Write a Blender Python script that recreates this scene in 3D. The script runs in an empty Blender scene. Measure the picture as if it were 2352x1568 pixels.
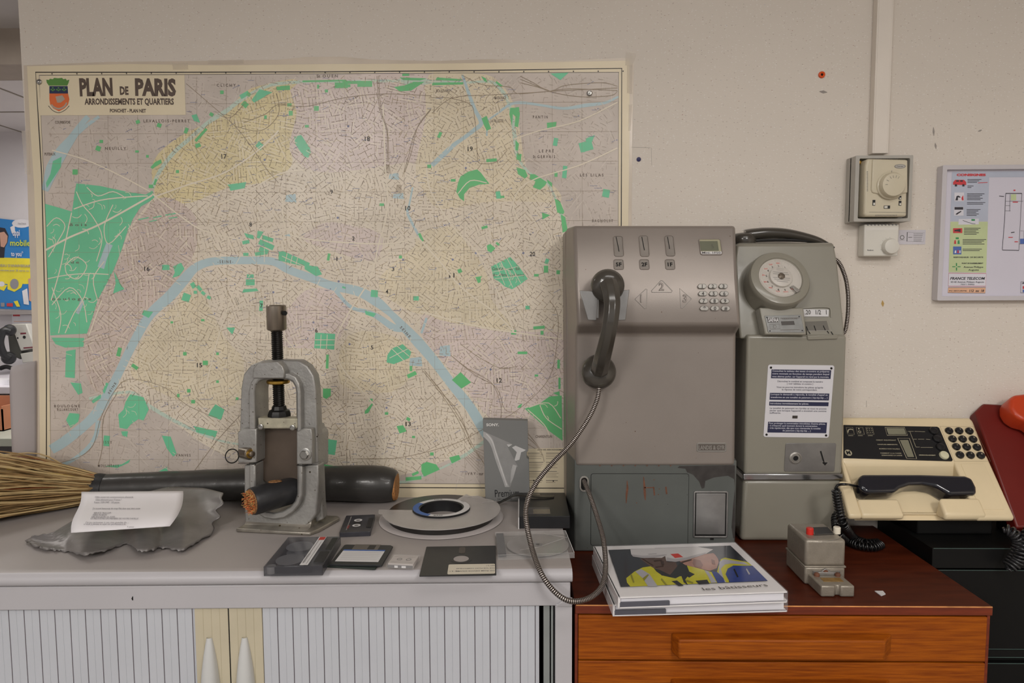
import bpy, math, random
from mathutils import Vector, Matrix, geometry
random.seed(7)
PI = math.pi
SC = bpy.context.scene
COL = SC.collection

# ------------------------------------------------------------------ camera
EYE = Vector((0, -1.62, 1.514))
FPX = 1568.0
ROT = (Matrix.Rotation(math.radians(1.06), 3, 'Z') @ Matrix.Rotation(math.radians(90 - 4.34), 3, 'X')
       @ Matrix.Rotation(-0.004, 3, 'Z'))
cam_data = bpy.data.cameras.new('camera'); cam = bpy.data.objects.new('camera', cam_data)
COL.objects.link(cam); SC.camera = cam
cam.matrix_world = Matrix.Translation(EYE) @ ROT.to_4x4()
cam_data.sensor_width = 36; cam_data.lens = 24; cam_data.clip_start = .05; cam_data.clip_end = 60

# ------------------------------------------------------------------ world, lamps, exposure
def lin(c):
    return tuple(((x / 255) / 12.92 if x / 255 <= .04045 else ((x / 255 + .055) / 1.055) ** 2.4) for x in c)
world = bpy.data.worlds.new('world'); SC.world = world; world.use_nodes = True
wbg = world.node_tree.nodes['Background']
wbg.inputs[0].default_value = (1.0, .975, .955, 1); wbg.inputs[1].default_value = .52
def area(name, loc, rot, sx, sy, power, col=(1, .965, .925)):
    l = bpy.data.lights.new(name, 'AREA'); l.shape = 'RECTANGLE'; l.size = sx; l.size_y = sy
    l.energy = power; l.color = col
    o = bpy.data.objects.new(name, l); COL.objects.link(o); o.location = loc; o.rotation_euler = rot
    return o
area('ceiling_and_fill_light', (-1.3, -3.1, 2.62), (0, 0, 0), .6, 1.2, 88)
area('ceiling_and_fill_light', (1.1, -3.1, 2.62), (0, 0, 0), .6, 1.2, 52)
area('ceiling_and_fill_light', (-1.5, -1.75, 2.62), (0, 0, 0), .3, 1.2, 19)  # added fill lamp, lifts the dim upper left of the wall
area('ceiling_and_fill_light', (-1.9, -4.4, 2.62), (0, 0, 0), .6, 1.2, 95)  # added frontal fill for the left wall and plan, not a known fixture
area('ceiling_and_fill_light', (.5, -1.5, 2.62), (0, 0, 0), 1.2, .3, 8)
area('ceiling_and_fill_light', (-2.2, 1.9, 2.52), (0, 0, 0), 1.2, 1.2, 36)
area('ceiling_and_fill_light', (-2.0, .3, 2.52), (0, 0, 0), .6, .6, 9)
SC.view_settings.view_transform = 'Standard'; SC.view_settings.look = 'None'
SC.view_settings.gamma = 1; SC.view_settings.use_curve_mapping = False
SC.view_settings.exposure = 0.03

# ------------------------------------------------------------------ geometry helpers
def ray(px, py):
    return (ROT @ Vector(((px - 1176) / FPX, -(py - 784) / FPX, -1))).normalized()
def W(px, py, y):                       # point of the upright plane Y=y
    d = ray(px, py); return EYE + d * ((y - EYE.y) / d.y)
def T(px, py, z):                       # point of the level plane Z=z
    d = ray(px, py); return EYE + d * ((z - EYE.z) / d.z)
def frame(o, u, v):
    u = Vector(u).normalized(); n = u.cross(Vector(v)).normalized(); v = n.cross(u)
    m = Matrix.Identity(4)
    for i in range(3): m[i][0] = u[i]; m[i][1] = v[i]; m[i][2] = n[i]; m[i][3] = o[i]
    return m
def upright(y, x=0, z=0):               # u = +X, v = +Z, normal = -Y
    return frame((x, y, z), (1, 0, 0), (0, 0, 1))
def level(z, x=0, y=0):
    return frame((x, y, z), (1, 0, 0), (0, 1, 0))
def turn(x, y, z, deg):
    a = math.radians(deg); return frame((x, y, z), (math.cos(a), math.sin(a), 0), (-math.sin(a), math.cos(a), 0))
def H(px, py, m):                       # where the sight line meets plane m, in its own (u, v)
    n = m.col[2].xyz; o = m.col[3].xyz; d = ray(px, py)
    p = EYE + d * ((o - EYE).dot(n) / d.dot(n)) - o
    return (p.dot(m.col[0].xyz), p.dot(m.col[1].xyz))
def HH(pts, m): return [H(a, b, m) for a, b in pts]

_tc = {}
def glyphs(s, bold=0.0, shear=0.0):
    k = (s, bold, shear)
    if k not in _tc:
        c = bpy.data.curves.new('t', 'FONT'); c.body = s; c.size = 1; c.offset = bold; c.shear = shear
        c.resolution_u = 2
        o = bpy.data.objects.new('t', c)
        me = bpy.data.meshes.new_from_object(o)
        vs = [(v.co.x, v.co.y) for v in me.vertices]; fs = [tuple(p.vertices) for p in me.polygons]
        bpy.data.objects.remove(o); bpy.data.curves.remove(c); bpy.data.meshes.remove(me)
        _tc[k] = (vs, fs)
    return _tc[k]

class MB:
    def __init__(self): self.v = []; self.f = []; self.m = []
    def add(self, vs, fs, mi=0, X=None):
        b = len(self.v)
        self.v += [(X @ Vector(p)) if X else Vector(p) for p in vs]
        self.f += [tuple(i + b for i in f) for f in fs]; self.m += [mi] * len(fs); return self
    def box(self, x0, x1, y0, y1, z0, z1, mi=0, X=None):
        vs = [(x, y, z) for z in (z0, z1) for y in (y0, y1) for x in (x0, x1)]
        return self.add(vs, [(0, 2, 3, 1), (4, 5, 7, 6), (0, 1, 5, 4), (2, 6, 7, 3), (0, 4, 6, 2), (1, 3, 7, 5)], mi, X)
    def poly(self, pts, X, off=0, mi=0):
        a = sum(pts[i - 1][0] * pts[i][1] - pts[i][0] * pts[i - 1][1] for i in range(len(pts)))
        if a < 0: pts = pts[::-1]
        if len(pts) <= 4: return self.add([(p[0], p[1], off) for p in pts], [tuple(range(len(pts)))], mi, X)
        t = geometry.tessellate_polygon([[Vector((p[0], p[1], 0)) for p in pts]])
        out = []
        for q in t:
            A, B, C_ = [pts[i] for i in q]
            cr = (B[0] - A[0]) * (C_[1] - A[1]) - (B[1] - A[1]) * (C_[0] - A[0])
            out.append(tuple(q) if cr > 0 else tuple(q)[::-1])
        return self.add([(p[0], p[1], off) for p in pts], out, mi, X)
    def prism(self, pts, X, h0, h1, mi=0, mtop=None):
        a = sum(pts[i - 1][0] * pts[i][1] - pts[i][0] * pts[i - 1][1] for i in range(len(pts)))
        if a < 0: pts = pts[::-1]
        n = len(pts)
        vs = [(p[0], p[1], h0) for p in pts] + [(p[0], p[1], h1) for p in pts]
        t = geometry.tessellate_polygon([[Vector((p[0], p[1], 0)) for p in pts]]) if n > 4 else None
        top, bot = [], []
        if t:
            for q in t:
                A, B, C_ = [pts[i] for i in q]
                cr = (B[0] - A[0]) * (C_[1] - A[1]) - (B[1] - A[1]) * (C_[0] - A[0])
                q = tuple(q) if cr > 0 else tuple(q)[::-1]
                top.append(tuple(i + n for i in q)); bot.append(q[::-1])
        else: top = [tuple(range(n, 2 * n))]; bot = [tuple(range(n))[::-1]]
        if t:                            # one n-gon cap bevels better when the outline is simple
            top = [tuple(range(n, 2 * n))]; bot = [tuple(range(n))[::-1]]
        sides = [(i, (i + 1) % n, n + (i + 1) % n, n + i) for i in range(n)]
        self.add(vs, sides + bot, mi, X)
        b = len(self.v) - 2 * n
        self.f += [tuple(i + b for i in f) for f in top]; self.m += [mi if mtop is None else mtop] * len(top)
        return self
    def rprism(self, u0, u1, v0, v1, r, X, h0, h1, mi=0, n=5): return self.prism(rrect(u0, u1, v0, v1, r, n), X, h0, h1, mi)
    def rect(self, u0, u1, v0, v1, X, off=0, mi=0): return self.poly([(u0, v0), (u1, v0), (u1, v1), (u0, v1)], X, off, mi)
    def strip(self, pts, w, X, off=0, mi=0, closed=False):
        n = len(pts)
        if not hasattr(w, '__len__'): w = [w] * n
        L, R = [], []
        for i in range(n):
            a = pts[i - 1] if (i > 0 or closed) else pts[i]
            b = pts[(i + 1) % n] if (i < n - 1 or closed) else pts[i]
            dx, dy = b[0] - a[0], b[1] - a[1]; l = math.hypot(dx, dy) or 1; h = w[i] / 2
            L.append((pts[i][0] - dy / l * h, pts[i][1] + dx / l * h, off)); R.append((pts[i][0] + dy / l * h, pts[i][1] - dx / l * h, off))
        k = n if closed else n - 1
        fs = [(n + i, n + (i + 1) % n, (i + 1) % n, i) for i in range(k)]
        return self.add(L + R, fs, mi, X)
    def ring(self, cx, cy, r0, r1, X, off=0, mi=0, n=28, e=1.0):
        o = [(cx + r1 * math.cos(2 * PI * i / n), cy + e * r1 * math.sin(2 * PI * i / n), off) for i in range(n)]
        q = [(cx + r0 * math.cos(2 * PI * i / n), cy + e * r0 * math.sin(2 * PI * i / n), off) for i in range(n)]
        return self.add(o + q, [(i, (i + 1) % n, n + (i + 1) % n, n + i) for i in range(n)], mi, X)
    def disc(self, cx, cy, r, X, off=0, mi=0, n=20, e=1.0):
        return self.add([(cx + r * math.cos(2 * PI * i / n), cy + e * r * math.sin(2 * PI * i / n), off) for i in range(n)], [tuple(range(n))], mi, X)
    def lathe(self, prof, X, n=32, mi=0, cap=True, sx=1, sy=1):
        vs = []; fs = []
        for r, h in prof:
            vs += [(sx * r * math.cos(2 * PI * i / n), sy * r * math.sin(2 * PI * i / n), h) for i in range(n)]
        for j in range(len(prof) - 1):
            fs += [(j * n + i, j * n + (i + 1) % n, (j + 1) * n + (i + 1) % n, (j + 1) * n + i) for i in range(n)]
        if cap:
            fs.append(tuple(range(n))[::-1]); k = (len(prof) - 1) * n; fs.append(tuple(range(k, k + n)))
        return self.add(vs, fs, mi, X)
    def tube(self, path, r, n=10, mi=0, cap=True, sx=1, sy=1, up=None):
        path = [Vector(p) for p in path]; N = len(path)
        if not hasattr(r, '__len__'): r = [r] * N
        t0 = (path[1] - path[0]).normalized()
        ref = Vector(up) if up else (Vector((0, 0, 1)) if abs(t0.z) < .9 else Vector((1, 0, 0)))
        a = (ref - t0 * ref.dot(t0)).normalized(); vs = []
        for i in range(N):
            t = ((path[min(i + 1, N - 1)] - path[max(i - 1, 0)])).normalized()
            a = (a - t * a.dot(t)).normalized(); b = t.cross(a)
            vs += [path[i] + (a * math.cos(2 * PI * k / n) * sx + b * math.sin(2 * PI * k / n) * sy) * r[i] for k in range(n)]
        fs = [(j * n + k, j * n + (k + 1) % n, (j + 1) * n + (k + 1) % n, (j + 1) * n + k) for j in range(N - 1) for k in range(n)]
        if cap: fs += [tuple(range(n))[::-1], tuple(range((N - 1) * n, N * n))]
        return self.add(vs, fs, mi)
    def grid(self, P, mi=0, flip=False):  # P[row][col] of points
        R, C_ = len(P), len(P[0]); vs = [p for row in P for p in row]
        fs = [(i * C_ + j, i * C_ + j + 1, (i + 1) * C_ + j + 1, (i + 1) * C_ + j) for i in range(R - 1) for j in range(C_ - 1)]
        if flip: fs = [f[::-1] for f in fs]
        return self.add(vs, fs, mi)
    def text(self, s, X, u, v, size, off=.0003, mi=0, align='c', bold=0.0, width=None, shear=0.0, rot=0):
        vs, fs = glyphs(s, bold, shear)
        if not vs: return self
        x0 = min(p[0] for p in vs); x1 = max(p[0] for p in vs); w = x1 - x0
        kx = size if width is None else width / w
        sh = {'c': (x0 + x1) / 2, 'l': x0, 'r': x1}[align]
        c, q = math.cos(rot), math.sin(rot)
        o = []
        for a, b in vs:
            a = (a - sh) * kx; b = b * size
            o.append((u + a * c - b * q, v + a * q + b * c, off))
        return self.add(o, fs, mi, X)
    def textpx(self, s, X, pl, pr, cap, mi=0, off=.0003, bold=0.0, shear=0):   # baseline from pl to pr (plane coordinates)
        d = (pr[0] - pl[0], pr[1] - pl[1]); return self.text(s, X, pl[0], pl[1], cap / .7, off, mi, 'l', bold, math.hypot(*d), shear, math.atan2(d[1], d[0]))
    def build(self, name, mats, parent=None, origin=None, bevel=0, seg=2, smooth=True, angle=35, sub=0, solid=0):
        me = bpy.data.meshes.new(name)
        o0 = WL[parent.name] if parent else Vector(origin if origin is not None else (0, 0, 0))
        me.from_pydata([tuple(p - o0) for p in self.v], [], self.f)
        if not isinstance(mats, (list, tuple)): mats = [mats]
        for m in mats: me.materials.append(m)
        if len(mats) > 1: me.polygons.foreach_set('material_index', self.m)
        me.validate()
        if smooth: me.shade_smooth(); me.set_sharp_from_angle(angle=math.radians(angle))
        o = bpy.data.objects.new(name, me); COL.objects.link(o)
        if parent: o.parent = parent
        else: o.location = o0
        WL[o.name] = o0
        if bevel:
            b = o.modifiers.new('bevel', 'BEVEL'); b.width = bevel; b.segments = seg; b.limit_method = 'ANGLE'; b.angle_limit = math.radians(28); b.use_clamp_overlap = True
        if solid:
            b = o.modifiers.new('solid', 'SOLIDIFY'); b.thickness = solid; b.offset = -1
        if sub:
            b = o.modifiers.new('sub', 'SUBSURF'); b.levels = sub; b.render_levels = sub
        return o
WL = {}
def rrect(u0, u1, v0, v1, r, n=5):
    out = []
    for cx, cy, a0 in ((u1 - r, v1 - r, 0), (u0 + r, v1 - r, 90), (u0 + r, v0 + r, 180), (u1 - r, v0 + r, 270)):
        out += [(cx + r * math.cos(math.radians(a0 + 90 * k / n)), cy + r * math.sin(math.radians(a0 + 90 * k / n))) for k in range(n + 1)]
    return out
def thing(name, label, cat, loc, group=None):
    o = bpy.data.objects.new(name, None); COL.objects.link(o); o.empty_display_size = .02
    o.location = loc; WL[o.name] = Vector(loc)
    return tag(o, label, cat, group)
def tag(o, label, cat, group=None):
    o['label'] = label; o['category'] = cat
    if group: o['group'] = group
    return o
def struct(o): o['kind'] = 'structure'; return o
def smoothpath(pts, k=8, closed=False):
    P = [Vector(p) for p in pts]; out = []; n = len(P)
    for i in range(n if closed else n - 1):
        if closed: a, b, c, d = P[i - 1], P[i], P[(i + 1) % n], P[(i + 2) % n]
        else: a, b, c, d = P[max(i - 1, 0)], P[i], P[i + 1], P[min(i + 2, n - 1)]
        for j in range(k):
            t = j / k
            out.append(.5 * ((2 * b) + (c - a) * t + (2 * a - 5 * b + 4 * c - d) * t * t + (3 * b - a - 3 * c + d) * t ** 3))
    if not closed: out.append(P[-1])
    return out
def sp2(pts, k=6, closed=False): return [(p.x, p.y) for p in smoothpath([(a[0], a[1], 0) for a in pts], k, closed)]

# ------------------------------------------------------------------ materials
def MAT(name, c, rough=.5, metal=0, var=.06, vs=12, bump=0, bs=300, spots=None, coat=0, trans=0, ior=1.45, alpha=1, c2=None, spec=.5, vdet=4, aniso=None, coatr=.12):
    m = bpy.data.materials.new(name); m.use_nodes = True; nt = m.node_tree; N = nt.nodes; L = nt.links
    b = N['Principled BSDF']; col = lin(c)
    b.inputs['Roughness'].default_value = rough; b.inputs['Metallic'].default_value = metal
    b.inputs['Coat Weight'].default_value = coat; b.inputs['Coat Roughness'].default_value = coatr
    b.inputs['Transmission Weight'].default_value = trans; b.inputs['IOR'].default_value = ior
    b.inputs['Alpha'].default_value = alpha; b.inputs['Specular IOR Level'].default_value = spec
    tc = N.new('ShaderNodeTexCoord'); mp = N.new('ShaderNodeMapping'); L.new(tc.outputs['Object'], mp.inputs[0])
    if aniso: mp.inputs['Scale'].default_value = aniso
    if var or c2:
        n = N.new('ShaderNodeTexNoise'); n.inputs['Scale'].default_value = vs; n.inputs['Detail'].default_value = vdet
        L.new(mp.outputs[0], n.inputs['Vector'])
        mr = N.new('ShaderNodeMapRange'); mr.inputs[1].default_value = .3; mr.inputs[2].default_value = .7
        L.new(n.outputs[0], mr.inputs[0])
        mx = N.new('ShaderNodeMix'); mx.data_type = 'RGBA'; L.new(mr.outputs[0], mx.inputs[0])
        A = lin(c2) if c2 else tuple(x * (1 + var) for x in col); B = col if c2 else tuple(x * (1 - var) for x in col)
        mx.inputs[6].default_value = (*B, 1); mx.inputs[7].default_value = (*A, 1); out = mx.outputs[2]
    else:
        rgb = N.new('ShaderNodeRGB'); rgb.outputs[0].default_value = (*col, 1); out = rgb.outputs[0]
    for sp in (spots or []):            # (colour, scale, radius, share)
        v = N.new('ShaderNodeTexVoronoi'); v.inputs['Scale'].default_value = sp[1]; L.new(mp.outputs[0], v.inputs['Vector'])
        lt = N.new('ShaderNodeMath'); lt.operation = 'LESS_THAN'; L.new(v.outputs['Distance'], lt.inputs[0]); lt.inputs[1].default_value = sp[2]
        sx = N.new('ShaderNodeSeparateColor'); L.new(v.outputs['Color'], sx.inputs[0])
        l2 = N.new('ShaderNodeMath'); l2.operation = 'LESS_THAN'; L.new(sx.outputs[0], l2.inputs[0]); l2.inputs[1].default_value = sp[3]
        mu = N.new('ShaderNodeMath'); mu.operation = 'MULTIPLY'; L.new(lt.outputs[0], mu.inputs[0]); L.new(l2.outputs[0], mu.inputs[1])
        mx = N.new('ShaderNodeMix'); mx.data_type = 'RGBA'; L.new(mu.outputs[0], mx.inputs[0]); L.new(out, mx.inputs[6])
        mx.inputs[7].default_value = (*lin(sp[0]), 1); out = mx.outputs[2]
    L.new(out, b.inputs['Base Color'])
    if bump:
        n = N.new('ShaderNodeTexNoise'); n.inputs['Scale'].default_value = bs; n.inputs['Detail'].default_value = 3
        L.new(mp.outputs[0], n.inputs['Vector'])
        bp = N.new('ShaderNodeBump'); bp.inputs['Strength'].default_value = 1; bp.inputs['Distance'].default_value = bump
        L.new(n.outputs[0], bp.inputs['Height']); L.new(bp.outputs[0], b.inputs['Normal']); L.new(bp.outputs[0], b.inputs['Coat Normal'])
    return m

# ------------------------------------------------------------------ room shell
m_wall = MAT('speckled_wallpaper', (220, 211, 200), .85, var=.025, vs=3, bump=.0004, bs=220,
             spots=[((230, 224, 217), 210, .22, .45), ((190, 177, 167), 190, .17, .24), ((196, 192, 193), 150, .14, .12), ((188, 160, 146), 150, .13, .09)], aniso=(.62, 1, 1.2))
m_ceil = MAT('ceiling_tile', (205, 200, 198), .9, var=.02, bump=.0003, bs=400)
m_white = MAT('far_wall_paint', (214, 210, 212), .8, var=.02)
m_beam = MAT('beam_paint', (172, 160, 148), .8)
m_floor = MAT('grey_linoleum', (120, 114, 108), .5, var=.1, vs=30)
m_dark = MAT('dark_gap', (18, 17, 16), .8, var=0)
WX = W(43, 30, 0).x
b = MB(); b.box(WX, 2.6, 0, .12, 0, 2.65); struct(b.build('wall_back', m_wall))
b = MB(); b.box(-6, 6, -9, 3.6, -.1, 0); struct(b.build('floor', m_floor))
b = MB(); b.box(WX - .02, 2.6, -3.6, .12, 2.65, 2.72); b.box(-4.2, WX - .02, -3.6, 3.6, 2.56, 2.66)
struct(b.build('ceiling', m_ceil))
b = MB(); b.box(-4.2, .4, 2.9, 3.0, 0, 2.56); struct(b.build('wall_far', m_white))
b = MB(); b.box(-4.3, -4.2, -3.6, 3.0, 0, 2.7); struct(b.build('wall_left', m_white))
b = MB(); b.box(2.6, 2.7, -3.6, .12, 0, 2.7); struct(b.build('wall_right', m_wall))
b = MB(); b.box(-4.2, -1.0, 1.15, 1.35, 2.42, 2.6); struct(b.build('trim_1', m_beam))
m_grid = MAT('ceiling_joint', (130, 122, 110), .7)
b = MB()
for i in range(8): b.box(-4.2, WX - .02, -1.2 + i * .6 - .006, -1.2 + i * .6 + .006, 2.557, 2.561)
for i in range(5): b.box(-1.5 - i * .6 - .006, -1.5 - i * .6 + .006, -3, 2.9, 2.557, 2.561)
struct(b.build('trim_2', m_grid))

# ------------------------------------------------------------------ the big city plan on the wall
MW = upright(-.0012)
for _i in range(3): MW[_i][2] *= .5     # print layers lie within half a millimetre
def mp_(pts): return HH(pts, MW)
k_px = 1.62 / FPX
m_paper = MAT('laminated_paper', (230, 216, 186), .38, var=.05, vs=6, bump=.0030, bs=8, coat=.22, coatr=.22)
m_sub = MAT('print_suburb', (206, 194, 183), .38, var=.085, vs=11, bump=.0030, bs=8, coat=.22, coatr=.22)  # noise in the district tints: faded print plus painted-in whitish glare haze
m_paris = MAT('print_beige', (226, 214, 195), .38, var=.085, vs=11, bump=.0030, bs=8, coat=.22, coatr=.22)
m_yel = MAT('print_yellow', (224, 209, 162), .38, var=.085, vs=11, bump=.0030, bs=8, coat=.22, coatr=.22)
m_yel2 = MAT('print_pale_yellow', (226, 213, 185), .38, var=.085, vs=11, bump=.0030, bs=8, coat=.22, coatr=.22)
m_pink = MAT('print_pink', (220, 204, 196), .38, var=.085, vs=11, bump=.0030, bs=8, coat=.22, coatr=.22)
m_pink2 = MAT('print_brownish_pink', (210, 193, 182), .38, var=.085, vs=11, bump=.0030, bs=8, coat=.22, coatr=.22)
m_riv = MAT('print_water', (182, 204, 208), .38, var=.04, bump=.0030, bs=8, coat=.22, coatr=.22)
m_per = MAT('print_ring_road', (196, 214, 198), .38, var=.04, bump=.0030, bs=8, coat=.22, coatr=.22)
m_grn = MAT('print_green', (108, 196, 128), .38, var=.07, vs=8, bump=.0030, bs=8, coat=.22, coatr=.22)
m_grn2 = MAT('print_sea_green', (114, 204, 158), .38, var=.08, vs=8, bump=.0030, bs=8, coat=.22, coatr=.22)
m_ink = MAT('print_black_ink', (60, 54, 50), .4, var=.1)
m_ink2 = MAT('print_street_names', (158, 142, 120), .4, var=.1)
m_ink3 = MAT('print_metro_blue', (140, 144, 172), .4, var=.1)
m_str = MAT('print_street_white', (232, 221, 200), .38, var=.04, bump=.0030, bs=8, coat=.22, coatr=.22)
m_strb = MAT('print_suburb_street', (216, 205, 192), .38, var=.04, bump=.0030, bs=8, coat=.22, coatr=.22)
m_tape = MAT('old_clear_tape', (210, 196, 178), .25, var=.08, vs=9, coat=.5)

MAP = thing('city_map', 'large laminated street plan titled PLAN DE PARIS with green parks, taped to the wall', 'map', W(750, 650, -.001))
left = [(62, 152), (70, 300), (78, 420), (84, 600), (90, 846), (92, 1060), (92, 1146)]
top = [(300, 147), (500, 150), (760, 147), (1000, 146), (1250, 143), (1446, 139)]
right = [(1446, 300), (1443, 520), (1441, 800), (1438, 1140)]
b = MB(); b.poly(mp_(left[::-1] + top + right + [(900, 1142)]), MW, .0003)
b.build('sheet', m_paper, MAP)
# backing strip of old adhesive that runs round the sheet
b = MB()
X0 = upright(-.0006)
b.poly(HH([(54, 150), (250, 142), (480, 140), (640, 137), (700, 131), (780, 130), (860, 137), (1000, 140), (1120, 136), (1300, 139), (1448, 132), (1456, 150), (1452, 330), (1449, 700), (1446, 1150), (700, 1156), (82, 1150), (80, 960), (72, 700), (66, 520), (60, 320)], X0), X0, 0)
b.build('backing_strip', m_tape, MAP)
b = MB()
lineL = [(82, 166), (90, 300), (96, 400), (101, 600), (107, 846), (107, 1080), (109, 1112)]
loop = [(82, 166), (400, 166), (760, 165), (1100, 162), (1428, 157), (1427, 500), (1424, 900), (1422, 1121), (1100, 1120), (700, 1118), (109, 1112)] + lineL[::-1][1:-1]
b.strip(mp_(loop), 2.2 * k_px, MW, .0014, 0, True)
inn = [(90, 173), (1421, 166), (1418, 1113), (117, 1104), (115, 846), (105, 500)]
b.strip(mp_(inn), 1.0 * k_px, MW, .0014, 0, True)
for i in range(24):
    x = 120 + i * 57.0
    b.rect(*(lambda p: (p[0] - .0012, p[0] + .0012, p[1] - .0015, p[1] + .0015))(mp_([(x, 169.5 - 6 * (i / 23))])[0]), MW, .0014)
b.build('border_line', m_ink, MAP)
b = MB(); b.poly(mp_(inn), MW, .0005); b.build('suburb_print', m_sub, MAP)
paris = [(352, 452), (362, 372), (400, 322), (460, 290), (520, 262), (560, 212), (620, 190), (700, 184), (985, 172), (1095, 169), (1145, 186), (1183, 246), (1200, 340), (1212, 400), (1262, 418), (1292, 470), (1304, 530), (1306, 780), (1300, 930), (1232, 945), (1180, 975), (1120, 1015), (1066, 1042), (960, 1082), (880, 1100), (780, 1090), (740, 1080), (600, 1066), (520, 1050), (440, 1000), (380, 950), (300, 905), (240, 915), (205, 880), (190, 790), (215, 700), (268, 610), (300, 520)]
districts = [
    (2, [(352, 372), (400, 322), (460, 290), (520, 262), (560, 212), (620, 192), (690, 186), (682, 260), (665, 330), (672, 372), (650, 400), (600, 420), (520, 432), (440, 465), (385, 462), (356, 446)]),
    (1, [(690, 186), (985, 172), (978, 270), (955, 370), (935, 372), (850, 386), (760, 396), (700, 385), (668, 350), (668, 320), (682, 260)]),
    (3, [(985, 172), (1095, 169), (1145, 186), (1183, 246), (1200, 340), (1212, 400), (1262, 418), (1288, 462), (1180, 462), (1100, 466), (1010, 480), (968, 430), (955, 380), (978, 270)]),
    (4, [(300, 530), (330, 490), (365, 455), (410, 462), (450, 500), (452, 560), (440, 600), (462, 606), (430, 634), (395, 672), (345, 716), (310, 775), (268, 850), (236, 905), (205, 880), (192, 800), (215, 705), (268, 610)]),
    (1, [(695, 548), (745, 512), (800, 516), (872, 534), (876, 575), (848, 600), (770, 578)]),
    (1, [(640, 790), (648, 730), (700, 668), (742, 662), (772, 670), (800, 702), (800, 742), (768, 790), (728, 800)]),
    (1, [(975, 722), (1040, 742), (1120, 752), (1220, 762), (1304, 778), (1300, 930), (1232, 945), (1180, 975), (1130, 966), (1075, 900), (1035, 850), (975, 780), (966, 748)]),
    (3, [(955, 545), (1040, 520), (1072, 560), (1115, 620), (1130, 690), (1180, 758), (1100, 752), (976, 720), (970, 650)]),
    (3, [(340, 760), (400, 700), (452, 640), (480, 700), (520, 780), (560, 830), (540, 930), (440, 930), (330, 880), (300, 850)]),
    (3, [(960, 560), (985, 545), (980, 700), (960, 720), (900, 690), (870, 640)]),
    (3, [(800, 770), (900, 770), (960, 830), (900, 900), (780, 880)]),
]
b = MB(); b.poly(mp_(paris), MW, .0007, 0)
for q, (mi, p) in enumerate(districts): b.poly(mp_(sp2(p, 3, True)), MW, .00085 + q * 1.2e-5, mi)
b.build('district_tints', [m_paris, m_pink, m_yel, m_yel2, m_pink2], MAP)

rivers = [
    [(118, 1032, 22), (150, 1012, 24), (200, 972, 22), (228, 940, 24), (250, 902, 22), (275, 852, 19), (308, 785, 20), (345, 722, 22), (390, 680, 25), (425, 640, 24), (450, 614, 19), (490, 600, 18), (560, 598, 17), (625, 600, 18), (662, 619, 18), (720, 640, 19), (762, 656, 20), (820, 668, 22), (862, 690, 24), (900, 722, 15), (925, 748, 20), (960, 785, 25), (1000, 832, 23), (1040, 885, 22), (1080, 935, 23), (1110, 985, 24), (1128, 1012, 24)],
    [(768, 662, 10), (790, 690, 8), (812, 708, 8), (845, 716, 9), (872, 730, 14), (905, 752, 16), (930, 755, 14)],
    [(118, 1074, 7), (160, 1060, 8), (200, 1030, 9), (220, 1000, 10), (226, 965, 12)],
    [(104, 438, 14), (120, 390, 30), (140, 352, 28), (165, 318, 18), (188, 285, 13), (203, 268, 12)],
    [(162, 322, 9), (195, 292, 8), (228, 268, 7)],
    [(1062, 172, 5), (1075, 210, 7), (1090, 250, 8), (1105, 282, 10), (1090, 298, 9), (1058, 322, 8), (1046, 330, 9), (1022, 352, 11), (992, 380, 10)],
    [(1108, 284, 5), (1140, 262, 5), (1172, 240, 6), (1200, 236, 6), (1245, 242, 5), (1295, 249, 6), (1345, 242, 8), (1390, 236, 6), (1420, 222, 4)],
    [(948, 430, 4), (940, 470, 4), (936, 488, 6), (948, 515, 6), (964, 545, 5)], [(980, 730, 6), (968, 765, 5)],
    [(1120, 520 - 250, 3), (1118, 312, 4)],
    [(252, 560, 16), (240, 590, 14), (232, 615, 16)], [(190, 690, 10), (178, 720, 8)],
]
b = MB()
for ri, r in enumerate(rivers):
    P = sp2([(q[0], q[1]) for q in r], 5); n = len(r) - 1
    w = [(r[min(i // 5, n)][2] * (1 - (i % 5) / 5) + r[min(i // 5 + 1, n)][2] * ((i % 5) / 5)) * k_px for i in range(len(P))]
    b.strip(mp_(P), w, MW, .0012 + ri * 6e-6)
for x, y, w, h in ((668, 455, 22, 20), (905, 405, 20, 16), (915, 450, 22, 14), (1022, 805, 22, 26), (955, 830, 26, 22), (660, 540, 10, 6)):
    b.poly(mp_([(x - w / 2, y - h / 2 + 3), (x + w / 2, y - h / 2), (x + w / 2 + 2, y + h / 2), (x - w / 2 - 2, y + h / 2 - 2)]), MW, .00129 + x * 1e-8)
b.build('river_print', m_riv, MAP)
per = [[(690, 188, 7), (620, 196, 7), (560, 225, 9), (520, 255, 10), (480, 280, 9), (440, 315, 9), (400, 350, 9), (368, 392, 9), (350, 432, 9)],
       [(690, 188, 5), (850, 186, 6), (930, 186, 14), (990, 188, 8), (1060, 190, 5), (1125, 188, 7), (1150, 205, 8), (1168, 236, 7), (1178, 280, 9), (1184, 330, 8), (1190, 362, 6), (1215, 396, 4), (1256, 420, 5), (1274, 452, 6), (1288, 490, 7), (1300, 530, 7)],
       [(205, 915, 6), (300, 900, 7), (340, 930, 9), (390, 960, 8), (440, 985, 6), (500, 1010, 5), (560, 1022, 4)], [(740, 1092, 5), (900, 1110, 7), (1000, 1080, 5), (1060, 1050, 8), (1125, 1005, 9)]]
b = MB()
for ri, r in enumerate(per):
    P = sp2([(q[0], q[1]) for q in r], 4); n = len(r) - 1
    w = [r[min(i // 4, n)][2] * k_px for i in range(len(P))]
    b.strip(mp_(P), w, MW, .00105 + ri * 8e-6)
b.build('ring_road_print', m_per, MAP)

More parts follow.
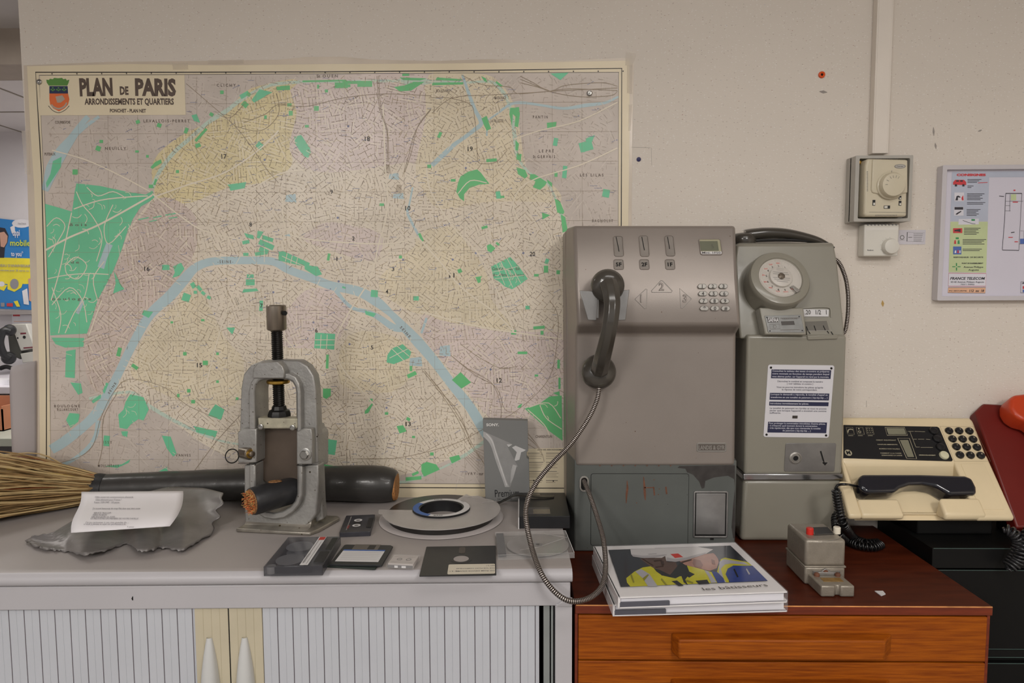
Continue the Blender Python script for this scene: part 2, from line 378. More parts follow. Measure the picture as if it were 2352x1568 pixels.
def R4(cx, cy, w, h, a=0):
    a = math.radians(a); c, s = math.cos(a), math.sin(a)
    return [(cx + x * w / 2 * c - y * h / 2 * s, cy + x * w / 2 * s + y * h / 2 * c) for x, y in ((-1, -1), (1, -1), (1, 1), (-1, 1))]
parks_b = [  # sea green
    [(104, 468), (140, 478), (166, 486), (172, 440), (176, 421), (230, 427), (290, 440), (335, 447), (350, 438), (356, 452), (345, 462), (324, 474), (306, 502), (290, 540), (280, 572), (262, 618), (246, 650), (224, 690), (214, 725), (200, 766), (150, 768), (116, 770), (112, 680), (106, 560)],
    [(118, 775), (194, 776), (192, 796), (150, 798), (128, 790)], [(152, 806), (174, 802), (172, 868), (150, 866)], [(162, 878), (186, 880), (190, 902), (180, 906)],
    [(160, 948), (184, 950), (180, 968), (162, 982), (152, 964)], [(262, 622), (276, 650), (286, 664), (260, 674), (266, 650)],
    [(330, 712), (352, 716), (342, 730), (326, 722)], [(210, 920), (232, 905), (232, 914), (214, 926)], [(244, 878), (250, 880), (240, 904), (236, 898)],
    [(300, 905), (330, 912), (342, 940), (330, 965), (318, 962), (300, 975), (292, 985), (275, 982), (272, 952), (284, 940), (290, 918)], [(278, 990), (294, 990), (292, 1004), (282, 1000)],
    [(122, 370), (142, 360), (140, 384), (108, 432), (106, 420), (116, 400)],
    [(495, 928), (516, 940), (508, 964), (478, 954), (486, 940)], [(445, 978), (500, 990), (495, 1004), (452, 992)], [(372, 1000), (392, 1002), (406, 1042), (398, 1048), (384, 1030)],
    [(350, 1090), (384, 1072), (388, 1092), (370, 1102)], [(240, 1070), (280, 1066), (300, 1054), (296, 1062), (270, 1074)], R4(245, 1012, 14, 24, 5), R4(296, 716, 0.1, .1),
    [(676, 314), (692, 310), (712, 340), (714, 352), (702, 362), (690, 348), (678, 330)], R4(708, 355, 8, 14, 30), R4(597, 335, 16, 14, 40),
    [(523, 424), (566, 418), (562, 432), (530, 438)], [(561, 535), (582, 540), (584, 550), (566, 545)], [(592, 530), (606, 532), (596, 548), (590, 546)], R4(615, 548, 26, 9, 18), R4(612, 562, 36, 12, 24), R4(606, 575, 22, 11, 26), R4(598, 582, 24, 8, -8), R4(565, 556, 16, 8, -10), R4(565, 584, 12, 7, 0),
    [(640, 578), (650, 576), (712, 604), (708, 614), (640, 598)], [(700, 608), (730, 612), (740, 630), (726, 634), (700, 618)], R4(575, 634, 16, 8, 0), R4(575, 648, 20, 14, 0), [(556, 672), (594, 668), (590, 662), (560, 664)],
    R4(746, 783, 46, 36, 4), [(900, 800), (925, 790), (945, 808), (940, 822), (905, 836), (888, 832), (890, 815)],
    [(1128, 612), (1172, 590), (1192, 612), (1212, 640), (1196, 652), (1176, 664), (1160, 658), (1146, 646), (1134, 640)],
    [(126 + 1012, 0 + 440), (1148, 438), (1152, 456), (1140, 456)],
    R4(1346, 336, 30, 22, -15), [(1346, 318), (1366, 310), (1352, 345), (1340, 350)], R4(1297, 395, 10, 28, 5), R4(1392, 444, 16, 18, 10), R4(1276, 326, 10, 18, 10),
    [(1264, 169), (1306, 167), (1287, 184)], [(440, 265), (452, 262), (460, 282), (446, 278)], R4(562, 218, 22, 10, -30), [(596, 205), (626, 212), (584, 236), (578, 230)],
    R4(1298, 600, 10, 20), R4(1256, 600, 8, 12, 20), R4(752, 1025, 40, 34, 8), R4(270, 505, .1, .1), R4(205, 715, .1, .1), R4(1212, 706, 10, 8), R4(380, 590, 0.1, .1),
    R4(381, 614, 17, 12), [(398, 612), (416, 603), (424, 617), (412, 633), (396, 638), (402, 625)], R4(444, 655, 10, 13, -30), R4(458, 662, 14, 8, 50), R4(467, 673, 10, 7, 40), R4(480, 683, 9, 7, 30), R4(449, 671, 8, 7, 0),
    R4(330, 502, 24, 2.6, -12), R4(362, 498, 20, 2.6, -12), R4(392, 492, 24, 2.6, -10), R4(352, 507, 18, 2.2, -12), R4(398, 500, 20, 2.2, -8), R4(428, 683, 18, 18, 20), R4(402, 470, .1, .1), R4(545, 752, .1, .1),
    R4(600, 702, 8, 24, 2), [(520, 752), (540, 752), (534, 768)], R4(790, 660, 8, 4, 20), [(838, 713), (864, 720), (858, 728), (840, 722)], R4(860, 674, 16, 16, 5), R4(956, 685, 12, 10),
]
parks_a = [  # leaf green
    [(785, 186), (852, 186), (854, 192), (790, 193)], R4(655, 202, 22, 10, -3), R4(784, 196, 30, 13, 0), R4(838, 193, 34, 13, 0), R4(745, 186, 100, 4, -1), R4(640, 203, 9, 9), R4(731, 199, 5, 9), R4(802, 197, 6, 6), R4(750, 209, 7, 7),
    [(905, 200), (930, 196), (950, 188), (975, 188), (945, 208), (918, 210)], [(918, 178), (980, 180), (965, 185), (926, 184)], R4(932, 172, 16, 5), [(1004, 178), (1060, 182), (1058, 186), (1000, 184)], [(994, 190), (1064, 189), (1064, 194), (992, 196)],
    R4(563, 240, 14, 12, 40), R4(571, 217, 9, 8, 30), R4(618, 212, 0.1, .1), R4(665, 241, 10, 7), R4(668, 260, 9, 11), R4(727, 249, 11, 11), R4(610, 269, 6, 8), R4(705, 290, 9, 6),
    [(1105, 175), (1116, 180), (1120, 190), (1112, 186)], [(1140, 186), (1156, 198), (1150, 200), (1138, 190)],
    [(1172, 248), (1192, 246), (1194, 262), (1190, 292), (1182, 290), (1184, 268), (1178, 262), (1176, 290), (1170, 262)], [(1106, 272), (1118, 266), (1124, 285), (1128, 296), (1118, 300), (1112, 288)],
    [(1256, 282), (1278, 280), (1277, 292), (1257, 296)], [(1184, 322), (1192, 330), (1190, 346), (1184, 345)], [(1187, 352), (1198, 354), (1196, 370), (1186, 366)],
    [(1052, 420), (1058, 405), (1076, 394), (1096, 389), (1104, 396), (1124, 422), (1100, 424), (1078, 432), (1066, 446), (1066, 462), (1056, 455), (1048, 440)],
    [(1186, 384), (1206, 390), (1212, 404), (1206, 410), (1190, 400)], [(1218, 400), (1228, 400), (1256, 418), (1252, 426), (1240, 436), (1224, 430), (1230, 416), (1216, 412)], [(1256, 412), (1268, 420), (1268, 430), (1258, 420)], R4(1129, 368, 24, 7, -5), [(1274, 456), (1286, 462), (1296, 486), (1294, 492), (1280, 488)],
    [(1288, 492), (1298, 498), (1304, 530), (1292, 534)], R4(1277, 400, 7, 12), R4(1154, 452, 9, 5), R4(1010, 310, 7, 14, 25), R4(986, 382, 9, 8), R4(1041, 414, 11, 6), R4(1300, 576, 12, 18), [(1245, 488), (1264, 494), (1246, 504)],
    [(1118, 564), (1126, 560), (1138, 570), (1128, 580), (1120, 576)], R4(1113, 522, 14, 6, -15), R4(1143, 560, 9, 5, 40), [(1108, 634), (1104, 638), (1104, 648), (1098, 650), (1092, 636)], R4(1056, 622, 9, 9, -20), R4(1254, 618, 10, 16), R4(1282, 625, 8, 9), R4(1232, 632, 11, 6), R4(967, 545, 6, 20, -25), R4(877, 470, 10, 6),
    R4(920, 590, 7, 7), R4(918, 590, .1, .1), R4(755, 590, 6, 16, 10), [(1038, 872), (1058, 854), (1082, 878), (1060, 892)], R4(1238, 752, 26, 7, -5), R4(1245, 764, 7, 9), R4(1180, 763, 12, 10), R4(1200, 810, 22, 6), R4(1232, 862, 8, 5), R4(1283, 836, 6, 20), R4(1285, 880, 5, 26),
    [(1205, 938), (1240, 926), (1262, 910), (1290, 908), (1292, 1012), (1262, 990), (1232, 962)], [(1192, 930), (1200, 926), (1196, 936), (1188, 936)], [(1270, 902), (1285, 898), (1286, 910)],
    [(742, 892), (760, 892), (760, 908), (750, 916), (742, 912)], [(854, 926), (858, 926), (846, 948), (838, 950), (838, 944)], R4(946, 860, 22, 9, -25), R4(944, 846, 6, 12), [(911, 978), (926, 976), (934, 990), (918, 995)], R4(938, 962, 9, 7, 30), R4(852, 918, 8, 6), R4(888, 949, 8, 6), R4(950, 1003, 7, 5), R4(752, 830, 6, 32, 2), R4(730, 668, .1, .1),
    [(968, 1066), (980, 1060), (1002, 1066), (1010, 1078), (974, 1094), (968, 1082)], [(1032, 1050), (1054, 1044), (1058, 1054), (1038, 1064)], R4(992, 1042, 8, 7), R4(954, 1087, 16, 6, -25), R4(950, 1098, 36, 8, -5), R4(868, 1096, 36, 16, 20), R4(900, 1100, 24, 10, 5), R4(770, 1078, 60, 16, 10), R4(836, 1085, 20, 16, 0),
    R4(366, 288, 10, 9, 20), R4(317, 280, 9, 8, -20), R4(455, 334, 12, 9, -20), R4(428, 300, 8, 13, 20), R4(226, 341, 11, 11, 20), R4(233, 325, 8, 7), R4(485, 352, .1, .1), [(357, 372), (370, 366), (372, 374), (350, 388), (346, 384)], R4(173, 395, 12, 12), R4(408, 394, 7, 7), R4(315, 348, 8, 5), R4(339, 359, 6, 6), R4(462, 310, 6, 38, 42), R4(486, 263, 9, 8, 30), R4(510, 212, 8, 8), R4(331, 427, .1, .1),
    R4(347, 428, 10, 8), R4(357, 418, 5, 14, 20), R4(434, 897, 8, 8), R4(410, 908, 6, 8), R4(500, 876, 6, 6), R4(444, 922, 9, 8), R4(545, 915, 6, 6), R4(395, 740, 6, 5), R4(466, 735, 8, 5), R4(500, 812, 6, 6), R4(425, 812, 8, 8), R4(472, 833, 12, 10), R4(310, 842, 16, 8, 35), R4(274, 808, 9, 20, 15), R4(348, 794, .1, .1),
]
b = MB()
for q, p in enumerate(parks_b): b.poly(mp_(p), MW, .00125 + q * 3e-6, 1)
for q, p in enumerate(parks_a): b.poly(mp_(p), MW, .00142 + q * 3e-6, 0)
b.build('park_print', [m_grn, m_grn2], MAP)

def inside(p, poly):
    c = False; x, y = p
    for i in range(len(poly)):
        x1, y1 = poly[i - 1]; x2, y2 = poly[i]
        if (y1 > y) != (y2 > y) and x < (x2 - x1) * (y - y1) / (y2 - y1) + x1: c = not c
    return c
bb = [(min(q[0] for q in p), max(q[0] for q in p), min(q[1] for q in p), max(q[1] for q in p), p) for p in parks_a + parks_b]
def blocked(x, y):
    if x < 428 and y < 268: return True
    for a, c, d, e, p in bb:
        if a <= x <= c and d <= y <= e and inside((x, y), p): return True
    for r in rivers:
        for i in range(len(r) - 1):
            x1, y1, w1 = r[i]; x2, y2, w2 = r[i + 1]
            dx, dy = x2 - x1, y2 - y1; t = max(0, min(1, ((x - x1) * dx + (y - y1) * dy) / (dx * dx + dy * dy)))
            if math.hypot(x - x1 - t * dx, y - y1 - t * dy) < max(w1, w2) / 2 + 2: return True
    return False
rs = random.Random(3)
G = 44
seeds = {(i, j): (i * G + rs.uniform(0, G), j * G + rs.uniform(0, G), rs.uniform(0, PI / 2), rs.uniform(6.0, 8.5)) for i in range(0, 36) for j in range(2, 28)}
def near(x, y):
    i, j = int(x // G), int(y // G); best = None
    for a in (i - 1, i, i + 1):
        for c in (j - 1, j, j + 1):
            s = seeds.get((a, c))
            if s:
                d = (s[0] - x) ** 2 + (s[1] - y) ** 2
                if best is None or d < best[0]: best = (d, s)
    return best[1]
ink = MB(); strt = MB(); blue = MB()
def dash(mb, x, y, a, l, w, off=.0014, mi=0):
    c, s = math.cos(a) * l / 2, math.sin(a) * l / 2; off += rs.uniform(0, .00022)
    mb.strip(mp_([(x - c, y - s), (x + c, y + s)]), w * k_px, MW, off, mi)
y = 178.0
while y < 1108:
    x = 112.0
    while x < 1414:
        px, py = x + rs.uniform(-3, 3), y + rs.uniform(-3, 3)
        if 1335 < px and py > 540: x += 9; continue
        ip = inside((px, py), paris)
        if (ip or rs.random() < .42) and px > 96 + (py - 170) * .018 + 12 and not blocked(px, py):
            s = near(px, py); ca, sa = math.cos(s[2]), math.sin(s[2])
            u, v = (px - s[0]) * ca + (py - s[1]) * sa, -(px - s[0]) * sa + (py - s[1]) * ca
            sp = s[3]; r = rs.random()
            if r < .62:
                v = round(v / sp) * sp; a = s[2]
            else:
                u = round(u / (sp * 1.7)) * sp * 1.7; a = s[2] + PI / 2
            qx, qy = s[0] + u * ca - v * sa, s[1] + u * sa + v * ca
            l = rs.choice((2.5, 3.5, 4.5, 6, 8, 11)) * rs.uniform(.8, 1.2)
            dash(ink, qx, qy, a + rs.uniform(-.12, .12), l, rs.uniform(.7, 1.1) if ip else rs.uniform(.6, .9), .0014, (0, 0, 1, 2, 3)[rs.randrange(5)] if ip else 1)
            if rs.random() < .12:
                o = sp / 2
                dash(strt, qx - sa * o if r < .62 else qx + ca * o, qy + ca * o if r < .62 else qy + sa * o, a, rs.uniform(20, 44), 1.25, .00115, 0 if ip else 1)
            if rs.random() < .030: dash(blue, px, py, rs.choice((0, 0, 0, .1, -.5)), rs.uniform(8, 18), .9, .00145); (rs.random() < .3) and blue.disc(*mp_([(px + 8, py - 3)])[0], 1.5 * k_px, MW, .00145, n=8)
        x += 6.9
    y += 6.9
for pk, nn in ((parks_b[0], 70), ([(1128, 612), (1172, 590), (1212, 640), (1176, 664), (1134, 640)], 16), ([(300, 905), (330, 912), (342, 940), (318, 962), (275, 982), (284, 940)], 6), ([(1205, 938), (1240, 926), (1290, 908), (1290, 1000), (1232, 962)], 16)):
    xs = [p[0] for p in pk]; ys = [p[1] for p in pk]; n_ = 0
    while n_ < nn:
        x, y, a = rs.uniform(min(xs), max(xs)), rs.uniform(min(ys), max(ys)), rs.uniform(0, PI); l = rs.uniform(8, 22)
        q = [(x + l * (t - .5) * math.cos(a) + l * .25 * math.sin(PI * t) * math.sin(a), y + l * (t - .5) * math.sin(a) - l * .25 * math.sin(PI * t) * math.cos(a)) for t in (0, .25, .5, .75, 1)]
        n_ += .25
        if all(inside(p, pk) for p in q): n_ += .75; strt.strip(mp_(q), rs.uniform(.8, 1.6) * k_px, MW, .00160 + n_ * 1e-6, 0)
strt.build('street_print', [m_str, m_strb], MAP)['kind'] = 'stuff'
m_ink2b = MAT('print_faint_names', (176, 162, 148), .4, var=.1)
ink.build('street_name_print', [m_ink2, m_ink2b, MAT('print_dark_names', (132, 114, 96), .4, var=.1), MAT('print_ochre_names', (176, 156, 118), .4, var=.1)], MAP)['kind'] = 'stuff'
for x, y in ((800, 290), (608, 367), (776, 500), (1093, 581), (1040, 596), (1070, 386), (1202, 581), (1056, 652), (628, 671), (720, 740), (803, 790), (888, 936), (498, 844), (320, 600), (1127, 848), (778, 646), (926, 596)):
    blue.disc(*mp_([(x, y)])[0], 2.6 * k_px, MW, .0015, n=10)
blue.build('metro_print', m_ink3, MAP)['kind'] = 'stuff'
# avenues through the wood, boulevards, railways
b = MB()
for av, (w, pts) in enumerate(((4, [(104, 575), (160, 545), (230, 515), (330, 460), (350, 448)]), (2.5, [(165, 488), (150, 560), (138, 620), (118, 690)]), (2.5, [(170, 480), (230, 460), (300, 452), (340, 450)]), (2, [(110, 640), (150, 632), (200, 628), (250, 630)]),
               (2, [(120, 700), (160, 660), (190, 690), (200, 740)]), (2, [(176, 440), (190, 470), (215, 500), (235, 545), (222, 600)]), (2, [(200, 430), (225, 450), (260, 440), (290, 455)]), (2, [(108, 520), (130, 500), (150, 520), (130, 560), (112, 590)]), (2, [(260, 470), (240, 520), (250, 560), (290, 520)]),
               (2, [(150, 610), (175, 590), (200, 610), (180, 640), (155, 630), (150, 610)]), (2, [(205, 630), (195, 680), (170, 720), (150, 765)]), (2, [(240, 600), (215, 640), (225, 690)]), (3, [(234, 690), (205, 770)]), (2, [(120, 660), (140, 720), (135, 765)]),
               (3, [(350, 445), (420, 500), (470, 530), (560, 552)]), (3, [(355, 452), (430, 425), (520, 395), (600, 340), (640, 300)]), (3, [(700, 390), (640, 400), (560, 445), (500, 470)]), (3, [(980, 385), (990, 440), (1040, 520), (1110, 600), (1180, 760)]),
               (3, [(960, 545), (1010, 600), (1060, 660), (1140, 720), (1180, 762)]), (3, [(965, 715), (1080, 745), (1180, 763), (1290, 778)]), (3, [(650, 450), (655, 520), (700, 548), (880, 560), (960, 545)]), (3, [(880, 240), (885, 380), (890, 480), (870, 560), (850, 640), (800, 720), (770, 790), (790, 850), (880, 960), (880, 1060)]),
               (2.5, [(120, 345), (200, 368), (280, 405), (345, 440)]), (2.5, [(560, 700), (640, 760), (700, 830), (760, 880)]), (2.5, [(540, 660), (500, 780), (470, 900)]), (2.5, [(1230, 560), (1180, 480), (1210, 420), (1330, 380), (1418, 340)]), (2.5, [(1180, 320), (1240, 300), (1330, 278), (1418, 235)]),
               (2, [(1212, 940), (1250, 975), (1262, 1000)]), (2, [(1215, 935), (1260, 925), (1288, 960)]), (2, [(1240, 930), (1255, 960), (1290, 985)]), (2.5, [(1288, 560), (1290, 640), (1292, 780)]), (2, [(1052, 445), (1080, 415), (1118, 420)]),
               (1.2, [(1130, 625), (1190, 612)]), (1.2, [(1136, 640), (1204, 632)]), (1.2, [(1150, 600), (1178, 660)]), (1.2, [(1165, 594), (1196, 650)]), (1.2, [(1140, 606), (1160, 655)]), (1.5, [(648, 588), (700, 612)]), (1.5, [(660, 582), (656, 600)]), (1.5, [(672, 586), (668, 604)]), (1.5, [(684, 592), (680, 608)]), (1.5, [(724, 780), (770, 780)]), (1.5, [(724, 792), (768, 792)]), (1.5, [(738, 768), (736, 800)]), (1.5, [(752, 768), (750, 802)]),
               (1.5, [(895, 822), (938, 800)]), (1.5, [(900, 800), (930, 830)]), (1.5, [(912, 794), (940, 818)]))):
    b.strip(mp_(sp2(pts, 4)), w * k_px, MW, .00172 + av * 7e-6, 0)
b.build('avenue_print', m_str, MAP)
b = MB()
rails = [[(428, 192), (470, 228), (540, 290), (580, 340), (610, 385), (640, 420)], [(560, 282), (610, 262), (640, 240), (700, 245), (790, 225), (880, 216), (990, 220)], [(540, 290), (600, 300), (640, 262), (636, 215)], [(500, 262), (530, 270), (560, 240)],
         [(870, 175), (875, 250), (890, 300), (893, 370)], [(866, 175), (872, 250), (888, 300), (890, 370)], [(990, 250), (960, 290), (945, 350), (930, 395)], [(990, 252), (955, 300), (938, 360), (928, 395)], [(985, 225), (1030, 225), (1080, 240), (1090, 270), (1095, 330), (1098, 370), (1110, 376), (1140, 372), (1165, 345)],
         [(1060, 172), (1110, 195), (1170, 200), (1190, 215), (1260, 210), (1418, 202)], [(992, 260), (1040, 225), (1130, 218), (1200, 214), (1265, 209), (1300, 196), (1380, 190), (1418, 198)], [(1195, 175), (1225, 190), (1262, 210), (1330, 222), (1400, 220), (1418, 210)], [(1195, 182), (1230, 196), (1265, 210)], [(1195, 190), (1235, 200), (1265, 210)], [(1265, 210), (1310, 204), (1418, 208)],
         [(112, 1068), (180, 1050), (215, 1020), (232, 960), (262, 900), (300, 870), (380, 890), (430, 930), (500, 960)], [(225, 1070), (235, 1030), (238, 960), (268, 905)], [(440, 1090), (500, 1010), (560, 945)], [(1058, 790), (1100, 820), (1150, 845), (1190, 840)], [(1035, 815), (1080, 850), (1130, 880), (1150, 930), (1150, 960)], [(1038, 818), (1090, 860), (1140, 890), (1160, 940), (1190, 945)],
         [(970, 850), (1010, 900), (1050, 960), (1080, 1020), (1110, 1060)], [(975, 850), (1015, 900), (1056, 960), (1085, 1020), (1115, 1070)], [(990, 870), (1030, 920), (1070, 985), (1078, 1020)], [(1000, 890), (1050, 940), (1072, 990)], [(820, 1053), (920, 1050), (1040, 1020), (1110, 985), (1190, 940), (1260, 870), (1280, 780), (1280, 720), (1262, 690)], [(1180, 1000), (1230, 1030)], [(1205, 985), (1240, 1030), (1250, 1060)], [(1195, 990), (1230, 1020), (1245, 1045)]]
for ri, r in enumerate(rails): b.strip(mp_(sp2(r, 5)), 1.1 * k_px, MW, .00225 + ri * 7e-6)
for i in range(9):
    b.strip(mp_([(887 + i * .9, 378), (880 + i * 2.2, 398)]), .6 * k_px, MW, .0015); b.strip(mp_([(912 + i * 1.2, 424), (908 + i * 1.8, 446)]), .6 * k_px, MW, .0015)
    b.strip(mp_([(1068 + i * 3, 1052 - i * 3), (1098 + i * 2, 1085 - i * 6)]), .7 * k_px, MW, .0015)
for y in range(240, 1110, 68): b.strip(mp_([(112, y), (1418, y - 6)]), .5 * k_px, MW, .0015)
for x in range(180, 1400, 68): b.strip(mp_([(x, 176), (x + 4, 1106)]), .4 * k_px, MW, .0015)
b.build('railway_print', m_ink2, MAP)
# lettering
lab = MB()
def T_(s, x0, x1, y, h, bold=.02, mi=0, off=.0016, y1=None):
    a, c = mp_([(x0, y), (x1, y if y1 is None else y1)]); lab.textpx(s, MW, a, c, h * k_px, mi, off, bold)
for s, x, y in (('17', 515, 364), ('18', 844, 324), ('19', 1080, 347), ('20', 1223, 588), ('16', 338, 622), ('15', 459, 843), ('13', 938, 978), ('12', 1147, 878), ('11', 1038, 637), ('10', 937, 483)):
    T_(s, x - 6, x + 6, y, 10, .02)
for s, x, y in (('8', 576, 520), ('9', 762, 445), ('2', 812, 552), ('1', 774.1, 599), ('3', 903, 622), ('4', 889, 674), ('5', 855, 802), ('6', 727, 763), ('7', 601, 706)):
    T_(s, x - (1.2 if s == '1' else 3), x + (1.2 if s == '1' else 3), y, 9, .02)
for s, x0, x1, y in (('C L I C H Y', 498, 542, 199), ('L E V A L L O I S - P E R R E T', 330, 436, 281), ('N E U I L L Y', 242, 290, 344), ('St  O U E N', 728, 776, 178), ('P A N T I N', 1224, 1258, 272), ('L E  P R É', 1238, 1272, 350), ('St  G E R V A I S', 1224, 1275, 363), ('L E S   L I L A S', 1332, 1386, 405),
                     ('B A G N O L E T', 1360, 1408, 510), ('B O U L O G N E', 125, 184, 935), ('B I L L A N C O U R T', 132, 180, 943), ('I S S Y', 238, 258, 1018), ('M O U L I N E A U X', 226, 274, 1072), ('V A N V E S', 404, 438, 1048), ('M A L A K O F F', 471, 517, 1094), ('CHARENTON', 1230, 1268, 1005), ('I V R Y - sur', 1070, 1110, 1090), ('LA VILLETTE', 1126, 1156, 281), ('B o i s', 160, 200, 519), ('d e', 163, 182, 605), ('b o u l o g n e', 120, 210, 689), ('- S E I N E -', 500, 536, 604), ('MACDONALD', 1136, 1162, 228), ('BOULEVARD', 1002, 1034, 212), ('Cimetière   du   Est', 1130, 1194, 620), ('du  Père  Lachaise', 1132, 1204, 634), ('PUTEAUX', 103, 128, 357), ('COURBEVOIE', 127, 162, 284)):
    T_(s, x0, x1, y, 6.2, .015, 1)
T_('S E I N E', 918, 940, 752, 6, .02, 1, y1=776); T_('S E I N E', 252, 268, 905, 5, .02, 1, y1=880)
T_('Editions  PONCHET - PLAN NET', 144, 226, 1092, 5, .03, 0); T_('38, rue de Sevres - PARIS (7ème)', 146, 232, 1100, 4, .02, 1)
m_ink4 = MAT('print_grey_lettering', (112, 98, 88), .4, var=.1)
lab.build('place_names', [m_ink, m_ink4], MAP)
# title block
b = MB(); b.poly(mp_([(92, 174), (424, 172), (427, 264), (93, 265)]), MW, .0017); TP = b.build('title_panel', m_paper, MAP)
lab = MB()
for s, x0, x1, y, h, y1 in (('PLAN', 184, 260, 219, 36, 218), ('DE', 276, 296, 217, 17, 217), ('PARIS', 311, 405, 218, 35, 219)): T_(s, x0, x1, y, h, .05, 0, .0019, y1)
T_('ARRONDISSEMENTS ET QUARTIERS', 195, 400, 240, 13, .04, 0, .0019); T_('PONCHET - PLAN NET', 253, 336, 258, 7.5, .04, 0, .0019, 258.5)
m_ink5 = MAT('print_title_brown', (92, 76, 66), .45, var=.12, vs=60)
lab.build('title_lettering', m_ink5, TP)
m_or = MAT('print_orange', (226, 112, 58), .45); m_nav = MAT('print_navy', (38, 50, 84), .45); m_dgr = MAT('print_crown_green', (92, 142, 66), .45); m_sil = MAT('print_silver', (176, 164, 150), .45)
b = MB()
crown = [(108, 190), (107, 183), (113, 184), (115, 181), (122, 182), (125, 179), (134, 180), (143, 179), (146, 182), (152, 181), (154, 185), (160, 183), (158, 191), (155, 197), (113, 197)]
b.poly(mp_(crown), MW, .0020, 2)
b.poly(mp_([(114, 198), (156, 198), (157, 215), (114, 215)]), MW, .0020, 1)
shield = [(114, 215), (157, 215), (160, 228), (157, 240), (149, 249), (136, 256), (123, 249), (116, 240), (114, 228)]
b.poly(mp_(shield), MW, .0020, 0)
b.poly(mp_([(128, 222), (144, 219), (150, 228), (140, 236), (132, 236)]), MW, .0022, 3)
b.strip(mp_(sp2([(119, 240), (124, 246), (136, 250), (148, 245), (154, 236)], 4)), 3.5 * k_px, MW, .0022, 3)
for i in range(3):
    for dx, dy in ((0, -4), (-3.5, 0), (3.5, 0), (0, 2)): b.disc(*mp_([(122 + i * 13, 206 + dy)])[0] if dx == 0 else mp_([(122 + i * 13 + dx, 206)])[0], 1.9 * k_px, MW, .0022, 2, 8)
b.strip(mp_(sp2([(112, 243), (122, 254), (136, 259), (150, 253), (160, 243)], 4)), 1.2 * k_px, MW, .0021, 4)
b.build('coat_of_arms', [m_or, m_nav, m_dgr, m_sil, m_ink], TP)
# legend in the lower right corner
b = MB(); b.poly(mp_([(1208, 1030), (1418, 1026), (1418, 1113), (1208, 1116)]), MW, .0017, 0)
b.text('LISTE DES ARRONDISSEMENTS ET', MW, *mp_([(1270, 1034)])[0], .005, .0019, 1, 'c', .02)
for r in range(17):
    y = 1040 + r * 4.2
    for x0, x1 in ((1212, 1240 + (r * 7) % 9), (1254, 1284 - (r * 5) % 9)):
        if r % 5 == 4: continue
        b.strip(mp_([(x0, y), (x1, y)]), 1.1 * k_px, MW, .0019, 1 if r % 5 == 0 else 2)
b.disc(*mp_([(1226, 1103)])[0], 1.8 * k_px, MW, .0019, 1); b.disc(*mp_([(1271, 1104)])[0], 1.8 * k_px, MW, .0019, 1)
b.build('legend_panel', [m_paper, m_ink, m_ink2], MAP)
# clear tape pieces
m_ct = MAT('clear_tape', (225, 215, 200), .15, var=.03, alpha=.35)
for p in ([(1438, 118), (1462, 122), (1452, 152), (1436, 150)], [(1440, 150), (1453, 150), (1452, 215), (1440, 214)], [(1444, 240), (1452, 240), (1448, 300), (1443, 300)], [(396, 146), (432, 145), (433, 160), (398, 160)], [(478, 138), (560, 137), (560, 146), (478, 147)], [(50, 300), (66, 300), (70, 400), (58, 400)]):
    b = MB(); b.poly(mp_(p), MW, .0021); b.build('tape_piece', m_ct, MAP)
m_steel = MAT('bright_steel', (170, 168, 164), .3, 1, var=.1, vs=60)
for (x, y), l in (((90, 188), 'small round steel fixing at the upper left corner of the city plan'), ((1354, 214), 'small round steel fixing near the upper right corner of the city plan')):
    p = W(x, y, -.003); r = thing('screw', l, 'screw', p)
    b = MB(); b.lathe([(.0062, 0), (.0062, .0012), (.0045, .0028), (.0015, .003)], frame(p, (1, 0, 0), (0, 0, 1)), 24); b.build('washer', m_steel, r)
    b = MB(); b.lathe([(.0028, .0028), (.0026, .0046), (.001, .005)], frame(p, (1, 0, 0), (0, 0, 1)), 16); b.box(-.0022, .0022, -.0004, .0004, .0048, .0052, 1, frame(p, (1, 1, 1), (-1, 0, 1))); b.build('screw_head', [m_steel, m_dark], r)
# loose grey sheet of paper taped to the lower left edge of the plan
m_note = MAT('grey_paper', (176, 168, 168), .7, var=.03)
P = []
for i in range(13):
    t = i / 12; y = 842 + t * 214; row = []
    for j in range(9):
        s = j / 8; x0 = 20 + (0 if y > 865 else (865 - y) * .25) + t * 8; x1 = 84
        row.append(W(x0 + (x1 - x0) * s, y - 14 * s + (t * 6 * s), -.004 - .028 * math.sin((1 - s) * 1.7) * (1 - .3 * t)))
    P.append(row)
b = MB(); b.grid(P, 0, True); o = b.build('paper_sheet', m_note, origin=W(80, 950, -.003), solid=.0004)
tag(o, 'loose grey sheet of paper hanging off the lower left edge of the city plan', 'paper')

